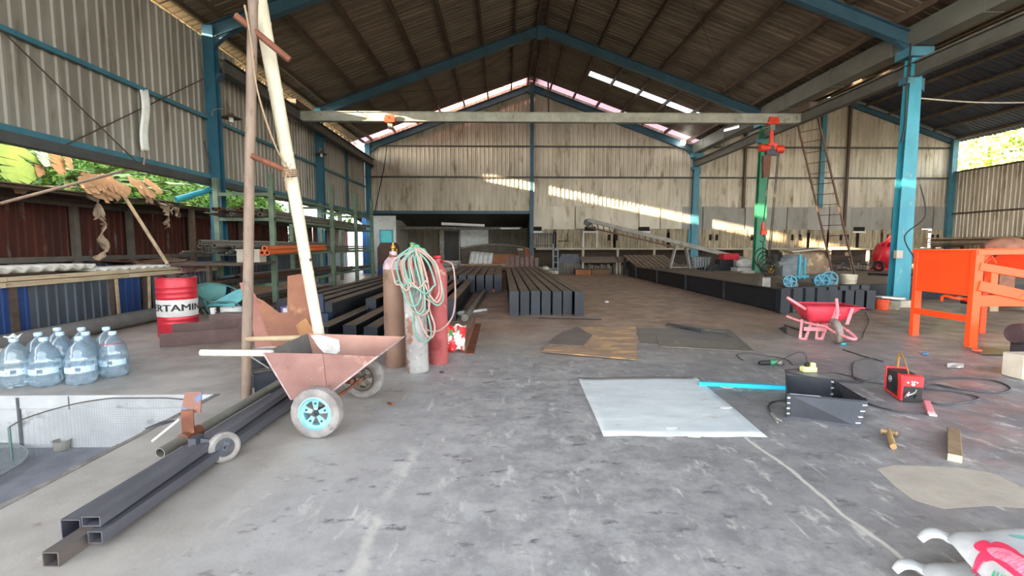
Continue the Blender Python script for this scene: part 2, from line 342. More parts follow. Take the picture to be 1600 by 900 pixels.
# floor material: smooth beige slab, a dark scuffed field in the middle, brown dust at the back
def floor_material():
    m = bpy.data.materials.new('workshop_floor'); m.use_nodes = True; t = m.node_tree; N = t.nodes; L = t.links; b = N['Principled BSDF']
    ge = N.new('ShaderNodeNewGeometry'); sx = N.new('ShaderNodeSeparateXYZ'); L.new(ge.outputs['Position'], sx.inputs[0])
    def nz(sc, d=6, st=(1, 1, 1), r=.6, rot=0):
        mp = N.new('ShaderNodeMapping'); mp.inputs['Scale'].default_value = st; mp.inputs['Rotation'].default_value = (0, 0, rot); L.new(ge.outputs['Position'], mp.inputs[0])
        n = N.new('ShaderNodeTexNoise'); n.inputs['Scale'].default_value = sc; n.inputs['Detail'].default_value = d; n.inputs['Roughness'].default_value = r; L.new(mp.outputs[0], n.inputs['Vector']); return n.outputs[0]
    def mr(s, a, c, lo=0., hi=1.):
        r = N.new('ShaderNodeMapRange'); r.interpolation_type = 'SMOOTHSTEP'; r.inputs['From Min'].default_value = a; r.inputs['From Max'].default_value = c; r.inputs['To Min'].default_value = lo; r.inputs['To Max'].default_value = hi; L.new(s, r.inputs['Value']); return r.outputs[0]
    def ma(op, a, c):
        x = N.new('ShaderNodeMath'); x.operation = op
        for k, s in enumerate((a, c)):
            if isinstance(s, (int, float)): x.inputs[k].default_value = s
            else: L.new(s, x.inputs[k])
        return x.outputs[0]
    def mix(f, A, B):
        x = N.new('ShaderNodeMix'); x.data_type = 'RGBA'; L.new(f, x.inputs[0])
        for k, c in ((6, A), (7, B)):
            if isinstance(c, tuple): x.inputs[k].default_value = c
            else: L.new(c, x.inputs[k])
        return x.outputs[2]
    X_, Y_ = sx.outputs[0], sx.outputs[1]
    big = nz(.45, 4); mid = nz(1.6, 6)
    base = mix(mr(mid, .35, .65), hx('#a6a19b'), hx('#948e88'))
    brown = mix(mr(mid, .35, .65), hx('#9c8272'), hx('#836e60'))
    back = mr(ma('ADD', Y_, ma('MULTIPLY', big, 6.)), 7.5, 13)
    c = mix(back, base, brown)
    # the scuffed field
    xd = ma('ADD', X_, ma('MULTIPLY', ma('SUBTRACT', big, .5), 3.5)); yd = ma('ADD', Y_, ma('MULTIPLY', ma('SUBTRACT', big, .5), 4.))
    f = ma('MULTIPLY', mr(xd, -1.9, -.9), ma('SUBTRACT', 1.0, mr(yd, 5.2, 8.8)))
    scuff = mix(mr(nz(3.6, 10, (1, 1, 1), .8), .36, .64), hx('#717276'), hx('#9d9d9f'))
    scuff = mix(ma('MULTIPLY', mr(ma('ADD', X_, ma('MULTIPLY', big, 2.)), 1.2, 3.6), mr(nz(.8, 5), .35, .6, .25, .75)), scuff, hx('#606166'))
    scuff = mix(ma('MULTIPLY', ma('SUBTRACT', 1.0, mr(X_, -1.2, .6)), .55), scuff, hx('#a6a5a6'))
    scuff = mix(mr(nz(7, 8, (1, .45, 1), .7, .5), .55, .68), scuff, hx('#b1b0ae'))
    scuff = mix(mr(nz(9, 8, (.5, 1, 1), .7, -.6), .57, .66), scuff, hx('#5a5b60'))
    c = mix(ma('MULTIPLY', f, .92), c, scuff)
    # scratches, pale drips, small dark chips
    c = mix(ma('MULTIPLY', mr(nz(14, 4, (1, .12, 1), .5, .9), .66, .72), ma('MULTIPLY', f, .55)), c, hx('#c6c5c2'))
    c = mix(ma('MULTIPLY', mr(nz(3.1, 7, (1, 1, 1), .75), .63, .70), .6), c, hx('#bdbab5'))
    c = mix(ma('MULTIPLY', mr(nz(5.5, 7), .64, .72), .5), c, hx('#5b5652'))
    # casting joint with white lime along it, and a lime drip
    wob = ma('MULTIPLY', ma('SUBTRACT', nz(2.2, 3), .5), .12)
    dj = ma('ABSOLUTE', ma('SUBTRACT', ma('ADD', X_, wob), 1.86), 0); lim = ma('SUBTRACT', 1.0, mr(dj, .006, .02))
    c = mix(ma('MULTIPLY', ma('MULTIPLY', lim, .7), ma('SUBTRACT', 1.0, mr(Y_, 3.6, 4.2))), c, hx('#c3bfb8'))
    dj = ma('ABSOLUTE', ma('SUBTRACT', ma('ADD', X_, ma('MULTIPLY', wob, 3.)), -.68), 0); lim = ma('SUBTRACT', 1.0, mr(dj, .01, .06))
    c = mix(ma('MULTIPLY', ma('MULTIPLY', ma('MULTIPLY', lim, .65), ma('SUBTRACT', 1.0, mr(Y_, 3.2, 3.6))), mr(mid, .4, .55)), c, hx('#c0bdb7'))
    L.new(c, b.inputs['Base Color'])
    L.new(mr(nz(2.7, 6), .35, .7, .38, .68), b.inputs['Roughness'])
    bp = N.new('ShaderNodeBump'); bp.inputs['Strength'].default_value = .25; bp.inputs['Distance'].default_value = .01
    L.new(nz(12, 8, (1, 1, 1), .7), bp.inputs['Height']); L.new(bp.outputs[0], b.inputs['Normal'])
    return m
FLOORM = floor_material()
PX, PYT, PD = -2.8, 4.74, -.53                           # right edge, far edge and depth of the pit
fb = MB()
fb.span((PX, YF-4, -.12), (XRR+1, YB+5, 0)); fb.span((-12, PYT, -.12), (PX, YB+5, 0)); fb.span((-12, YF-4, -.12), (PX, -.6, 0)); fb.span((-12, -.6, -.12), (-7.2, PYT, 0))
floor = struct('floor', fb, FLOORM, 0)
pw = MB(); pw.span((-7.2, PYT, PD), (PX, PYT+.1, -.12)); o = obj('pit_wall', pw, CONC, floor)
pw = MB(); pw.span((-7.2, PYT-.012, -.13), (PX, PYT+.1, -.001)); obj('pit_rim', pw, CONC, floor)
pw = MB()
n = 22; 
for i in range(n):
    y0 = -.6+(PYT+.6)*i/n; y1 = -.6+(PYT+.6)*(i+1)/n; j = .018*random.random()
    pw.span((PX-.02-j, y0, -.05-.03*random.random()), (PX+.02, y1, .004))
obj('pit_edge', pw, mat('broken_cement_edge', '#8c8784', '#6a6664', 9, .85, 0, .4), floor)
pw = MB(); pw.span((PX, -.6, PD), (PX+.1, PYT, -.12)); obj('pit_wall', pw, CONC, floor)
pw = MB(); pw.span((-7.3, -.6, PD), (-7.2, PYT, -.12)); pw.span((-7.3, -.7, PD), (PX, -.6, -.12)); obj('pit_wall', pw, CONC, floor)
pw = MB(); pw.span((-7.3, -.7, PD-.1), (PX+.1, PYT+.1, PD)); obj('pit_floor', pw, CONCD, floor)
pw = MB(); a = GY(31, 640, PYT); pw.span((a.x-.012, PYT-.02, PD), (a.x+.012, PYT, -.02)); a = GY(272, 629, PYT)
pw.span((GY(109, 625, PYT).x-.006, PYT-.014, -.14), (GY(109, 625, PYT).x+.006, PYT-.012, -.01)); obj('pit_joint', pw, mat('dark_joint', '#5c5c5e', '#505052', 8, .9), floor)  # dark grey strips mark the joints of the pit wall
# repaired patch of cement let into the floor
pp = [(1370, 733), (1395, 727), (1440, 728), (1500, 731), (1545, 738), (1578, 752), (1600, 765), (1640, 790), (1600, 794), (1545, 790), (1475, 795), (1425, 780), (1395, 757)]
pm = MB(); pm.ext([G(x, y, .0005) for x, y in pp], (0, 0, .0015)); obj('concrete_patch', pm, mat('patch_cement', '#a39c92', '#928b82', 4, .85, 0, .15), floor)
# yard outside
gm = MB(); gm.span((-60, -40, -1.2), (70, 70, -.7)); g_ = struct('ground', gm, mat('yard_ground', '#8f8a7c', '#75705f', .6, .9, 0, .2, coord='World'))

# ---- corrugated sheets
def ribs(wd, n, d):
    p = wd/n; out = []
    for i in range(n): out += [(i*p, 0), (i*p+p*.62, 0), (i*p+p*.70, d), (i*p+p*.90, d), (i*p+p*.98, 0)]
    return out+[(wd, 0)]
def sheet_mesh(name, wd, n, d, place, mt):              # place(u, depth, end) -> point
    mb = MB(); pr = ribs(wd, n, d); k = len(pr)
    mb.add([place(u, h, 0) for u, h in pr]+[place(u, h, 1) for u, h in pr], [(i, i+1, k+i+1, k+i) for i in range(k-1)])
    me = mesh(name, mb, mt, 20, False); return me
SW = .9
# left wall: hung sheets above an open strip
wl = holder('wall_left')
ZL0, ZL1 = 3.12, 6.13
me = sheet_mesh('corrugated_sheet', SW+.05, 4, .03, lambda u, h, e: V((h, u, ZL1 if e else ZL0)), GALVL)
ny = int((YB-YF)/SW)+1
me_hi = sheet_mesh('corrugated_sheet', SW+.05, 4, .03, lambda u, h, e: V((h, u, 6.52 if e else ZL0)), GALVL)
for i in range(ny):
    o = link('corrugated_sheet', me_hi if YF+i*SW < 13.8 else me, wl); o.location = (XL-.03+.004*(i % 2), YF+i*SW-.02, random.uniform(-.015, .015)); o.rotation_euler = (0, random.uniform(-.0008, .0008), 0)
def beam_part(parent, name, p, q, w, h, mt, kind='bar', up=None):
    mb = MB()
    getattr(mb, 'bar' if kind == 'bar' else kind)(p, q, w, h, **({'up': up} if up else {})); return obj(name, mb, mt, parent)
for name, z, hh in (('girt', 4.58, .08), ('sill_beam', 3.16, .1)):
    beam_part(wl, name, V((XL+.06, YF, z)), V((XL+.06, YB, z)), .07, hh, TEAL)
beam_part(wl, 'bottom_beam', V((XL+.02, YF, 3.03)), V((XL+.02, YB, 3.03)), .2, .16, mat('dusty_dark_beam', '#4c4f50', '#3f4142', 3, .6, .1, .06))
beam_part(wl, 'top_rail', V((XL, 14.7, 6.14)), V((XL, YB, 6.14)), .08, .06, PURL)
def hcol(x, y, ztop, w0, w1, mt, name, parent=None, face='x'):
    mb = MB(); t = .016
    def ring(wd, z):
        a = wd/2; c = .11
        if face == 'x': return [V((x-a, y-c, z)), V((x+a, y-c, z)), V((x+a, y-c+t, z)), V((x+t/2, y-c+t, z)), V((x+t/2, y+c-t, z)), V((x+a, y+c-t, z)), V((x+a, y+c, z)), V((x-a, y+c, z)), V((x-a, y+c-t, z)), V((x-t/2, y+c-t, z)), V((x-t/2, y-c+t, z)), V((x-a, y-c+t, z))]
    A = ring(w0, 0); B = ring(w1, ztop); n = 12
    mb.add(A+B, [(i, (i+1) % n, n+(i+1) % n, n+i) for i in range(n)]+[tuple(range(n))[::-1], tuple(range(n, 2*n))])
    mb.span((x-w0/2-.08, y-.2, 0), (x+w0/2+.08, y+.2, .02))
    return obj(name, mb, mt, parent)
COLB = mat('blue_column_paint', '#33667c', '#2a5668', 2.2, .45, .1, .06, [('#43575e', 5, .62, .72)], (1, 1, .5))
for y in FRAMES[:-1]: hcol(XL+.16, y, 6.75, .3, .26, COLB, 'column', wl)
for y in (22.9, ): beam_part(wl, 'column', V((XL+.1, y, 3.1)), V((XL+.1, y, 6.3)), .09, .09, TEALD)
# wind bracing wires across the near bay
for a, b in (((0, 45), (212, 252)), ((100, 228), (318, 123)), ((330, 268), (318, 220))):
    mb = MB(); mb.cyl(GX(*a, XL+.1), GX(*b, XL+.1), .012, n=6); obj('brace_rod', mb, PURL, wl)
# back wall
wbk = holder('wall_back')
def back_sheet(x0, z0, ztop, mt, dy=0.0, n=4, d=.03, wd=SW):
    def place(u, h, e):
        x = x0+u; return V((x, YB-h-dy, (ztop(x) if callable(ztop) else ztop) if e else z0))
    o = link('corrugated_sheet', sheet_mesh('corrugated_sheet', wd, n, d, place, mt), wbk); return o
def main_top(x): return min(zr(x)-.03, 10.05)
x = XL
while x < XRR-.05:
    wd = min(SW, XRR-x); top = main_top if x+wd/2 < XR else (lambda q: za(q)-.03)
    if x < XR < x+wd: wd = XR-x
    nn = max(1, round(4*wd/SW))
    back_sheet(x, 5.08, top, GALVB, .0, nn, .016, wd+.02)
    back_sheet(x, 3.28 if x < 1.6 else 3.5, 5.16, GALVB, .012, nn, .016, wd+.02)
    x += wd
x = XC+.1
while x < XRR-.05:                                       # a course of flat sheets, then weathered boards
    wd = min(1.15, XRR-x); mb = MB(); mb.span((x-.02, YB-.06-.012*(int(x*10) % 2), 2.37+random.uniform(-.03, .03)), (x+wd+.02, YB-.045, 3.58+random.uniform(-.04, .04))); obj('flat_sheet', mb, FLATP if x > 9 else GALVB, wbk); x += wd
x = XC+.1
while x < XRR-.1:
    wd = random.uniform(.1, .19)
    if random.random() < .93 and not (4.05 < x < 4.7 and False):
        mb = MB(); mb.span((x, YB-.05-random.uniform(0, .02), 1.36+random.uniform(0, .03)), (x+wd-.012, YB-.02, 2.37+random.uniform(0, .02))); obj('board', mb, OLDB, wbk)
    x += wd
for z in (5.11, 6.71): beam_part(wbk, 'girt', V((XL, YB-.08, z)), V((XRR, YB-.08, z)), .07, .08, mat('girt_steel', '#4d4a44', '#3f3c37', 3, .6, .2))
beam_part(wbk, 'girt', V((XL, YB-.08, 3.26)), V((XC, YB-.08, 3.26)), .09, .16, TEALD)
mb = MB(); mb.span((XC+.3, YB-.16, 1.27), (XRR, YB+.02, 1.37)); obj('white_beam', mb, mat('dusty_white_timber', '#b7ad9b', '#9c917f', 3, .7, 0, .1, None, (.4, 2, 2)), wbk)
for i, px_ in enumerate((911, 965, 1022, 1296, 1356)):
    a = GY(px_, 392, YB-.05); mb = MB(); mb.span((a.x-.06, YB-.12, 0), (a.x+.06, YB-.02, 1.27)); obj('white_post', mb, mat('dusty_white_timber', '', ''), wbk)
for px_, wdt in ((1170, 13),):
    a = GY(px_, 400, YB-.05); mb = MB(); mb.span((a.x-.32, YB-.10, 0), (a.x+.32, YB-.03, 1.27)); obj('board', mb, OLDB, wbk)
# inside of the low store behind the openings
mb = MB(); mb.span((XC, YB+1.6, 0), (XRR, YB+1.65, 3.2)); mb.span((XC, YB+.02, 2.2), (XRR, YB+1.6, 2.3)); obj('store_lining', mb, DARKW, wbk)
# skirting boards below the openings
x = GY(880, 400, YB).x
while x < XRR-.1:
    if not (GY(1075, 400, YB).x < x < GY(1130, 400, YB).x):
        wd = random.uniform(.12, .2); mb = MB(); mb.span((x, YB-.01, 0), (x+wd-.015, YB+.02, random.uniform(.36, .5) if x < 9 else random.uniform(.42, .55))); obj('board', mb, mat('grey_board', '#8b867c', '#726c62', 3, .8, 0, .2, None, (3, 3, .5), .2), wbk)
    x += .17
for px_ in (808,):
    pass
# columns of the back wall
for x, w_ in ((XC+.06, .2), (XL+.2, .26)): beam_part(wbk, 'column', V((x, YB-.18, 0 if x > 0 else 0)), V((x, YB-.18, main_top(x)-.2)), w_, .16, TEALD if x > 0 else COLB)
for px_, w_, t_ in ((1285, .24, TEAL), (1325, .12, PURL), (1417, .14, PURL)):
    x = GY(px_, 250, YB-.15).x; beam_part(wbk, 'column', V((x, YB-.15, 2.5 if px_ > 1300 else 3.5)), V((x, YB-.15, za(x)-.4)), w_, .12, t_)
x = GY(1165, 250, YB-.15).x; beam_part(wbk, 'column', V((x, YB-.12, 3.5)), V((x, YB-.12, za(x)-.4)), .12, .1, PURL)
beam_part(wbk, 'column', V((XRR-.1, YB-.2, 0)), V((XRR-.1, YB-.2, 7.1)), .3, .2, TEAL)
mb = MB(); a = GY(1078, 368, YB-.1); mb.span((a.x-.12, YB-.2, 1.4), (a.x+.14, YB-.1, 2.35)); obj('blue_panel', mb, TEALB, wbk)
# vents and small windows in the boards
DARK = mat('dark_hole', '#17140f', '#1d1915', 4, .9)
for px_ in (1110, 1120, 1175, 1185, 1238, 1250, 1314, 1324, 1388, 1394, 1457, 1465, 952, 963):
    a = GY(px_, 371, YB-.08); mb = MB(); mb.span((a.x-.07, YB-.09, a.z-.16), (a.x+.07, YB-.075, a.z+.16)); obj('vent_hole', mb, DARK, wbk)
for px_, w_ in ((838, .28), (922, .3), (1006, .3), (1342, .3), (1410, .55)):
    a = GY(px_, 362, YB-.08); mb = MB()
    mb.span((a.x-w_, YB-.1, 2.28), (a.x+w_, YB-.075, 2.5)); obj('vent_hole', mb, DARK, wbk)
    mb = MB(); mb.span((a.x-w_-.05, YB-.13, 2.18), (a.x+w_+.05, YB-.07, 2.27)); obj('vent_sill', mb, WHITE, wbk)
a = GY(922, 372, YB-.08)
mb = MB(); mb.span((a.x-.4, YB-.1, 1.4), (a.x-.33, YB-.07, 2.28)); mb.span((a.x+.33, YB-.1, 1.4), (a.x+.4, YB-.07, 2.28)); obj('frame', mb, WHITE, wbk)
# right wall
wr = holder('wall_right')
me = sheet_mesh('corrugated_sheet', SW+.05, 4, .035, lambda u, h, e: V((-h, u, 5.45 if e else .9)), GALVB)
for i in range(22):
    o = link('corrugated_sheet', me, wr); o.location = (XRR+.03, YB-(i+1)*SW, random.uniform(-.02, .02))
for z in (3.2, 5.4, 1.9): beam_part(wr, 'girt', V((XRR-.06, YB-22*SW, z)), V((XRR-.06, YB, z)), .06, .08, PURL)
mb = MB(); mb.span((XRR, YB-22*SW, 0), (XRR+.15, YB, .95)); obj('block_wall', mb, CONCL, wr)
for y in FRAMES[1:-1]: hcol(XRR-.2, y, 7.1, .3, .26, TEAL, 'column', wr)
# roofs
ce = holder('ceiling')
def roof_sheets(xa, xb, zf, mt, y0=YF-.5, y1=YB+.25, off=0, sky=None, only=None):
    y = y0
    def place(u, h, e):
        x = xb if e else xa; return V((x, u, zf(x)+h))
    full = sheet_mesh('roof_sheet', SW+.05, 4, .03, place, mt)
    while y < y1-.05:
        if not (sky and sky[0] < y+SW/2 < sky[1]):
            o = link('roof_sheet', full, ce); o.location = (0, y, random.uniform(-.006, .006))
        y += SW
SKYL = translucent('skylight_sheet', '#f4f6f4', .35, .9); SKYA = translucent('annex_skylight_sheet', '#e9e2cf', .0, .6); PINKL = translucent('pink_skylight_sheet', '#c79aa0', .05, .55)
YS0, YS1 = 22.6, 23.3
def cut_roof(xa, xb, zf, mt, x0s, x1s, y0s, y1s, pink=True):       # sheets with a clear strip let in
    roof_sheets(xa, xb, zf, mt, YF-.5, y0s-.01)
    n_ = max(1, int((YB-.55-y1s)/SW)); yy = y1s; stp = (YB-.62-y1s)/n_
    for i in range(n_):
        def place(u, h, e, y=yy+i*stp):
            x = xb if e else xa; return V((x, y+u, zf(x)+h))
        link('roof_sheet', sheet_mesh('roof_sheet', stp, 4, .03, place, mt), ce)
    for (a, b, m_) in ((xa, x0s, mt), (x0s, x1s, SKYL if pink else SKYA), (x1s, xb, mt)):
        if abs(b-a) < .05: continue
        def place(u, h, e, a=a, b=b):
            x = b if e else a; return V((x, y0s+u, zf(x)+h))
        link('skylight_sheet' if m_ in (SKYL, SKYA) else 'roof_sheet', sheet_mesh('roof_sheet', y1s-y0s, 3, .03, place, m_), ce)
    def place(u, h, e):
        x = xb if e else xa; return V((x, YB-.62+u, zf(x)+h))
    link('pink_sheet', sheet_mesh('roof_sheet', .9, 4, .03, place, PINKL if pink else mt), ce)
def lastedge(y0s): return YF-.5+int((y0s-YF+.5)/SW)*SW
YS0 = lastedge(22.75); YS1 = YS0+.62
cut_roof(XC, XR, zr, ROOF, 3.95, 9.75, YS0, YS1)
cut_roof(XC, XL-.7, zr, ROOF, XC-.01, XC-.02, YS0, YS1)
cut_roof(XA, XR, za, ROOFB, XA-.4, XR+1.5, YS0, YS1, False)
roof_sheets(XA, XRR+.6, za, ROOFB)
mb = MB(); mb.sec(V((XC, YF-.5, 10.2)), V((XC, YB+.3, 10.2)), [(-.45, -.13), (0, .06), (.45, -.13), (.45, -.1), (0, .1), (-.45, -.1)]); obj('ridge_cap', mb, ROOF, ce)
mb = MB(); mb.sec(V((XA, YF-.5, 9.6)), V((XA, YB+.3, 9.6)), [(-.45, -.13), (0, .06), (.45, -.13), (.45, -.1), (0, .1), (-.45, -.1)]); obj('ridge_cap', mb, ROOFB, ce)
for k in range(1, 8):                                    # purlins
    for sgn in (-1, 1):
        x = XC+sgn*(k*1.22-.2 if k > 1 else 1.02)
        if x < XL: continue
        beam_part(ce, 'purlin', V((x, YF-.4, zr(x)-.09)), V((x, YB-.05, zr(x)-.09)), .065, .16, PURL)
for dx in (-.16, .16): beam_part(ce, 'ridge_purlin', V((XC+dx, YF-.4, zr(XC+dx)-.1)), V((XC+dx, YB-.05, zr(XC+dx)-.1)), .07, .18, PURL)
beam_part(ce, 'eave_purlin', V((XL-.02, YF-.4, 6.9)), V((XL-.02, YB, 6.9)), .08, .12, PURL)
for k in range(6):
    for sgn in (-1, 1):
        x = XA+sgn*(.3+k*1.25); beam_part(ce, 'purlin', V((x, YF-.4, za(x)-.07)), V((x, YB-.05, za(x)-.07)), .06, .12, mat('annex_purlin', '#7a6a55', '#635544', 3, .6, .1))
for y in FRAMES:                                         # portal rafters
    dz = .42
    for xe in (XL+.16, XR-.05):
        mb = MB(); mb.ibeam(V((XC, y, zr(XC)-dz+.02)), V((xe, y, zr(xe)-dz)), .2, .34, .016); obj('rafter', mb, TEALD, ce)
        mb = MB(); s_ = 1 if xe > 0 else -1                # haunch
        mb.ext([V((xe, y-.07, zr(xe)-.55)), V((xe-s_*.6, y-.07, zr(xe-s_*.6)-.55)), V((xe, y-.07, zr(xe)-.85))], (0, .14, 0)); obj('haunch', mb, TEALD, ce)
    mb = MB(); mb.box((XC, y, zr(XC)-.5), (.3, .22, .42)); obj('apex_plate', mb, TEALD, ce)
    if y > 25 or y < 0:
      for xe in (XR+.1, XRR-.1):
        mb = MB(); mb.ibeam(V((XA, y, za(XA)-.3)), V((xe, y, za(xe)-.3)), .16, .26, .014); obj('rafter', mb, TEALD, ce)
# roof bracing rods
for y0_, y1_, xa, xb in ((19.4, 26.2, 1.5, -5.5), (19.4, 26.2, -5.5, 1.5), (12.4, 19.4, 4, 9)):
    mb = MB(); mb.cyl(V((xa, y0_, zr(xa)-.3)), V((xb, y1_, zr(xb)-.3)), .012, n=5); obj('brace_rod', mb, PURL, ce)
# open lattice strip between the wall top and the eave, with a gutter outside
LAT = mat('lattice_bars', '#b7a98a', '#988a6c', 4, .6, .1)
lt = holder('trim_1'); y = YF
mb = MB(); mb.bar(V((XL-.38, YF, 6.2)), V((XL-.38, YB, 6.2)), .03, .03); mb.bar(V((XL-.38, YF, 6.8)), V((XL-.38, YB, 6.8)), .03, .03); obj('lattice_chord', mb, LAT, lt)
base_l = MB(); base_l.bar(V((0, 0, 0)), V((0, .3, .6)), .014, .018); base_l.bar(V((0, .3, .6)), V((0, .6, 0)), .014, .014)
me = mesh('lattice_bar', base_l, LAT)
while y < YB-.5:
    o = link('lattice_bar', me, lt); o.location = (XL-.38, y, 6.2); y += .6
# ---- valley gutter, runway girders, near and middle columns of the valley row
GUT = mat('gutter_sheet', '#62655f', '#53554f', 2, .5, .2, .05, [('#5f564a', 4, .6, .72)], (1, .5, 1))
t = thing('valley_gutter', 'long grey sheet metal box gutter in the valley between the two roofs', 'gutter', (XR, 5, 6.6))
y = YF
while y < YB-.1:
    mb = MB(); y2 = min(y+2.4, YB); mb.span((XR-.2, y+.01, 6.36), (XR+.2, y2-.01, 6.88)); mb.span((XR-.22, y2-.05, 6.34), (XR+.22, y2+.02, 6.9)); obj('gutter_section', mb, GUT, t); y = y2
def runway(x, y0, y1, label):
    t = thing('crane_runway_beam', label, 'beam', (x, y0, 5.85)); mb = MB(); mb.ibeam(V((x, y0, 5.82)), V((x, y1, 5.82)), .2, .34, .014); obj('girder', mb, mat('runway_steel', '#5a5b57', '#4b4b45', 2.5, .55, .2, .06, [('#5a4a3d', 4, .6, .7)]), t)
    mb = MB(); mb.bar(V((x, y0, 6.02)), V((x, y1, 6.02)), .06, .06); obj('rail', mb, STEEL, t)
    for yy in FRAMES[1:]:
        if y0-.1 <= yy <= y1+.1:
            mb = MB(); s_ = -1 if x < 0 else 1; mb.ext([V((x, yy-.08, 5.64)), V((x+s_*.3, yy-.08, 5.64)), V((x+s_*.3, yy-.08, 5.3))], (0, .16, 0)); obj('bracket', mb, TEALD, t)
runway(XR-.05, YF, YB-.1, 'long grey crane rail girder running under the valley gutter to the back wall')
runway(XL+.45, 12.4, YB-.1, 'crane rail girder along the top of the left corrugated wall')
def valley_col(y, mt, label, top):
    t = thing('steel_column', label, 'column', (XR, y, 0)); hcol(XR, y, top, .44, .28, mt, 'shaft', t)
    mb = MB(); mb.span((XR-.3, y-.24, 6.12), (XR+.3, y+.24, 6.34)); mb.span((XR-.26, y-.12, 5.5), (XR-.02, y+.12, 5.65)); obj('cap_bracket', mb, TEAL, t)
    mb = MB(); mb.span((XR-.34, y-.3, 0), (XR+.34, y+.3, .05)); obj('base_plate', mb, CONCL, t); return t
tcol = valley_col(12.42, TEALB, 'tall bright teal steel column standing just left behind the orange frame', 6.34)
valley_col(19.4, GREENP, 'green steel column behind the blue pulleys, under the hoist', 6.34)
valley_col(26.1, TEAL, 'teal steel column against the back wall left of the green column', 6.34)
valley_col(5.5, TEALB, 'teal steel column of the valley row standing nearest the open front', 6.34)

# ================================================================ foreground things
def text_mesh(body, size, mt, wrap, width=None, thick=.0, bold=.02, sub=2):
    cu = bpy.data.curves.new('lettering', 'FONT'); cu.body = body; cu.size = size; cu.align_x = 'CENTER'; cu.align_y = 'CENTER'; cu.fill_mode = 'FRONT'; cu.extrude = thick
    o = bpy.data.objects.new('lettering', cu); COL.objects.link(o)
    me = bpy.data.meshes.new_from_object(o.evaluated_get(bpy.context.evaluated_depsgraph_get())); bpy.data.objects.remove(o); bpy.data.curves.remove(cu)
    bm = bmesh.new(); bm.from_mesh(me); bmesh.ops.remove_doubles(bm, verts=bm.verts, dist=1e-5)
    bmesh.ops.triangulate(bm, faces=bm.faces[:])
    for _ in range(sub): bmesh.ops.subdivide_edges(bm, edges=bm.edges[:], cuts=1, use_grid_fill=True)
    g0 = bm.faces[:]
    for q, (dx, dy) in enumerate(((bold*size, 0), (-bold*size, 0), (0, bold*size*.6))):      # heavier strokes
        dd = bmesh.ops.duplicate(bm, geom=g0)['geom']
        for v in dd:
            if isinstance(v, bmesh.types.BMVert): v.co += V((dx, dy, .0002*(q+1)))
    xs = [v.co.x for v in bm.verts]; k = 1 if width is None else width/(max(xs)-min(xs)); cx = (max(xs)+min(xs))/2
    for v in bm.verts: v.co = wrap((v.co.x-cx)*k, v.co.y, v.co.z)
    bm.to_mesh(me); bm.free(); me.materials.clear(); me.materials.append(mt); return me

# ---- rusty two-wheeled site cart
t = thing('tipping_cart', 'rusty pink steel two-wheeled cart with tapered tray and wooden handles', 'cart', (-1.4, 4.1, 0))
NL, NR, FL, FR = GY(411, 551, 3.8), GY(590, 557, 3.8), GY(481, 521, 4.45), GY(631, 526, 4.45)
BNL, BNR = GY(455, 624, 3.86), GY(520, 611, 3.86); BFL = BNL+V((.03, .52, 0)); BFR = BNR+V((.03, .52, 0))
MIDT = GY(504, 553, 3.8); MIDB = (BNL+BNR)/2+V((.12, 0, .02))
def p2(name, pts, mt=RUSTP, th=.005, parent=t, **k): mb = MB(); mb.plate(pts, th); return obj(name, mb, mt, parent, **k)
p2('side_panel', [NL, MIDT, MIDB, BNL]); p2('side_panel', [MIDT+V((.004, 0, 0)), NR, BNR, MIDB+V((.004, 0, 0))])
p2('side_panel', [FL, FR, BFR, BFL], mat('tray_inside', '#a07a6e', '#90685b', 3, .6, .1, .1, [('#b5835f', 5, .6, .7)]))
def inn(px_, py_):
    d = _ray(px_, py_); n_ = (FR-FL).cross(BFL-FL).normalized(); o_ = V((0, 0, CAM_H)); return o_+d*((FL-o_).dot(n_)/d.dot(n_))+V((0, -.007, 0))
mb = MB(); mb.plate([inn(a, b) for a, b in ((486, 524), (500, 523), (516, 527), (530, 531), (532, 548), (526, 553), (506, 551), (497, 541))], .002); obj('worn_paint', mb, mat('worn_white_paint', '#d5cfcb', '#b8a49c', 9, .6, 0, .05, None, lo=.5, hi=.7), t)
p2('back_panel', [NL, FL, BFL, BNL], mat('dark_tray_steel', '#64605f', '#504d4d', 4, .6, .1)); p2('front_panel', [NR, FR, BFR, BNR]); p2('bottom_panel', [BNL, BFL, BFR, BNR])
for a, b in ((NR, FR), (NL, BNL), (NR, BNR)): mb = MB(); mb.tube([a, b], .008, 6); obj('welded_rim', mb, mat('pale_weld', '#b9a6a4', '#9a8582', 12, .6, .2), t)
mb = MB(); mb.tube([NL+V((-.5, .03, -.005)), NL+V((.06, .03, -.012))], [.026, .027], 10); obj('handle', mb, BAMW, t)
a = GY(385, 530, 4.45); b = GY(470, 528, 4.45); mb = MB(); mb.tube([a, b], [.024, .026], 10); obj('handle', mb, WOOD, t)
mb = MB(); mb.tube([NL+V((-.13, .02, -.02)), NL+V((.03, .02, -.13))], .006, 6); obj('handle_stay', mb, STEEL, t)
W1, W2 = V((-1.41, 3.64, .195)), V((-1.335, 4.62, .195)); ax = (W2-W1).normalized()
mb = MB(); mb.cyl(W1, W2, .016, n=10); mb.bar((W1*.75+W2*.25)+V((0, 0, .04)), (BNL+BNR)/2, .05, .04); mb.bar((W1*.3+W2*.7)+V((0, 0, .04)), (BFL+BFR)/2, .05, .04); obj('axle', mb, RUST, t)
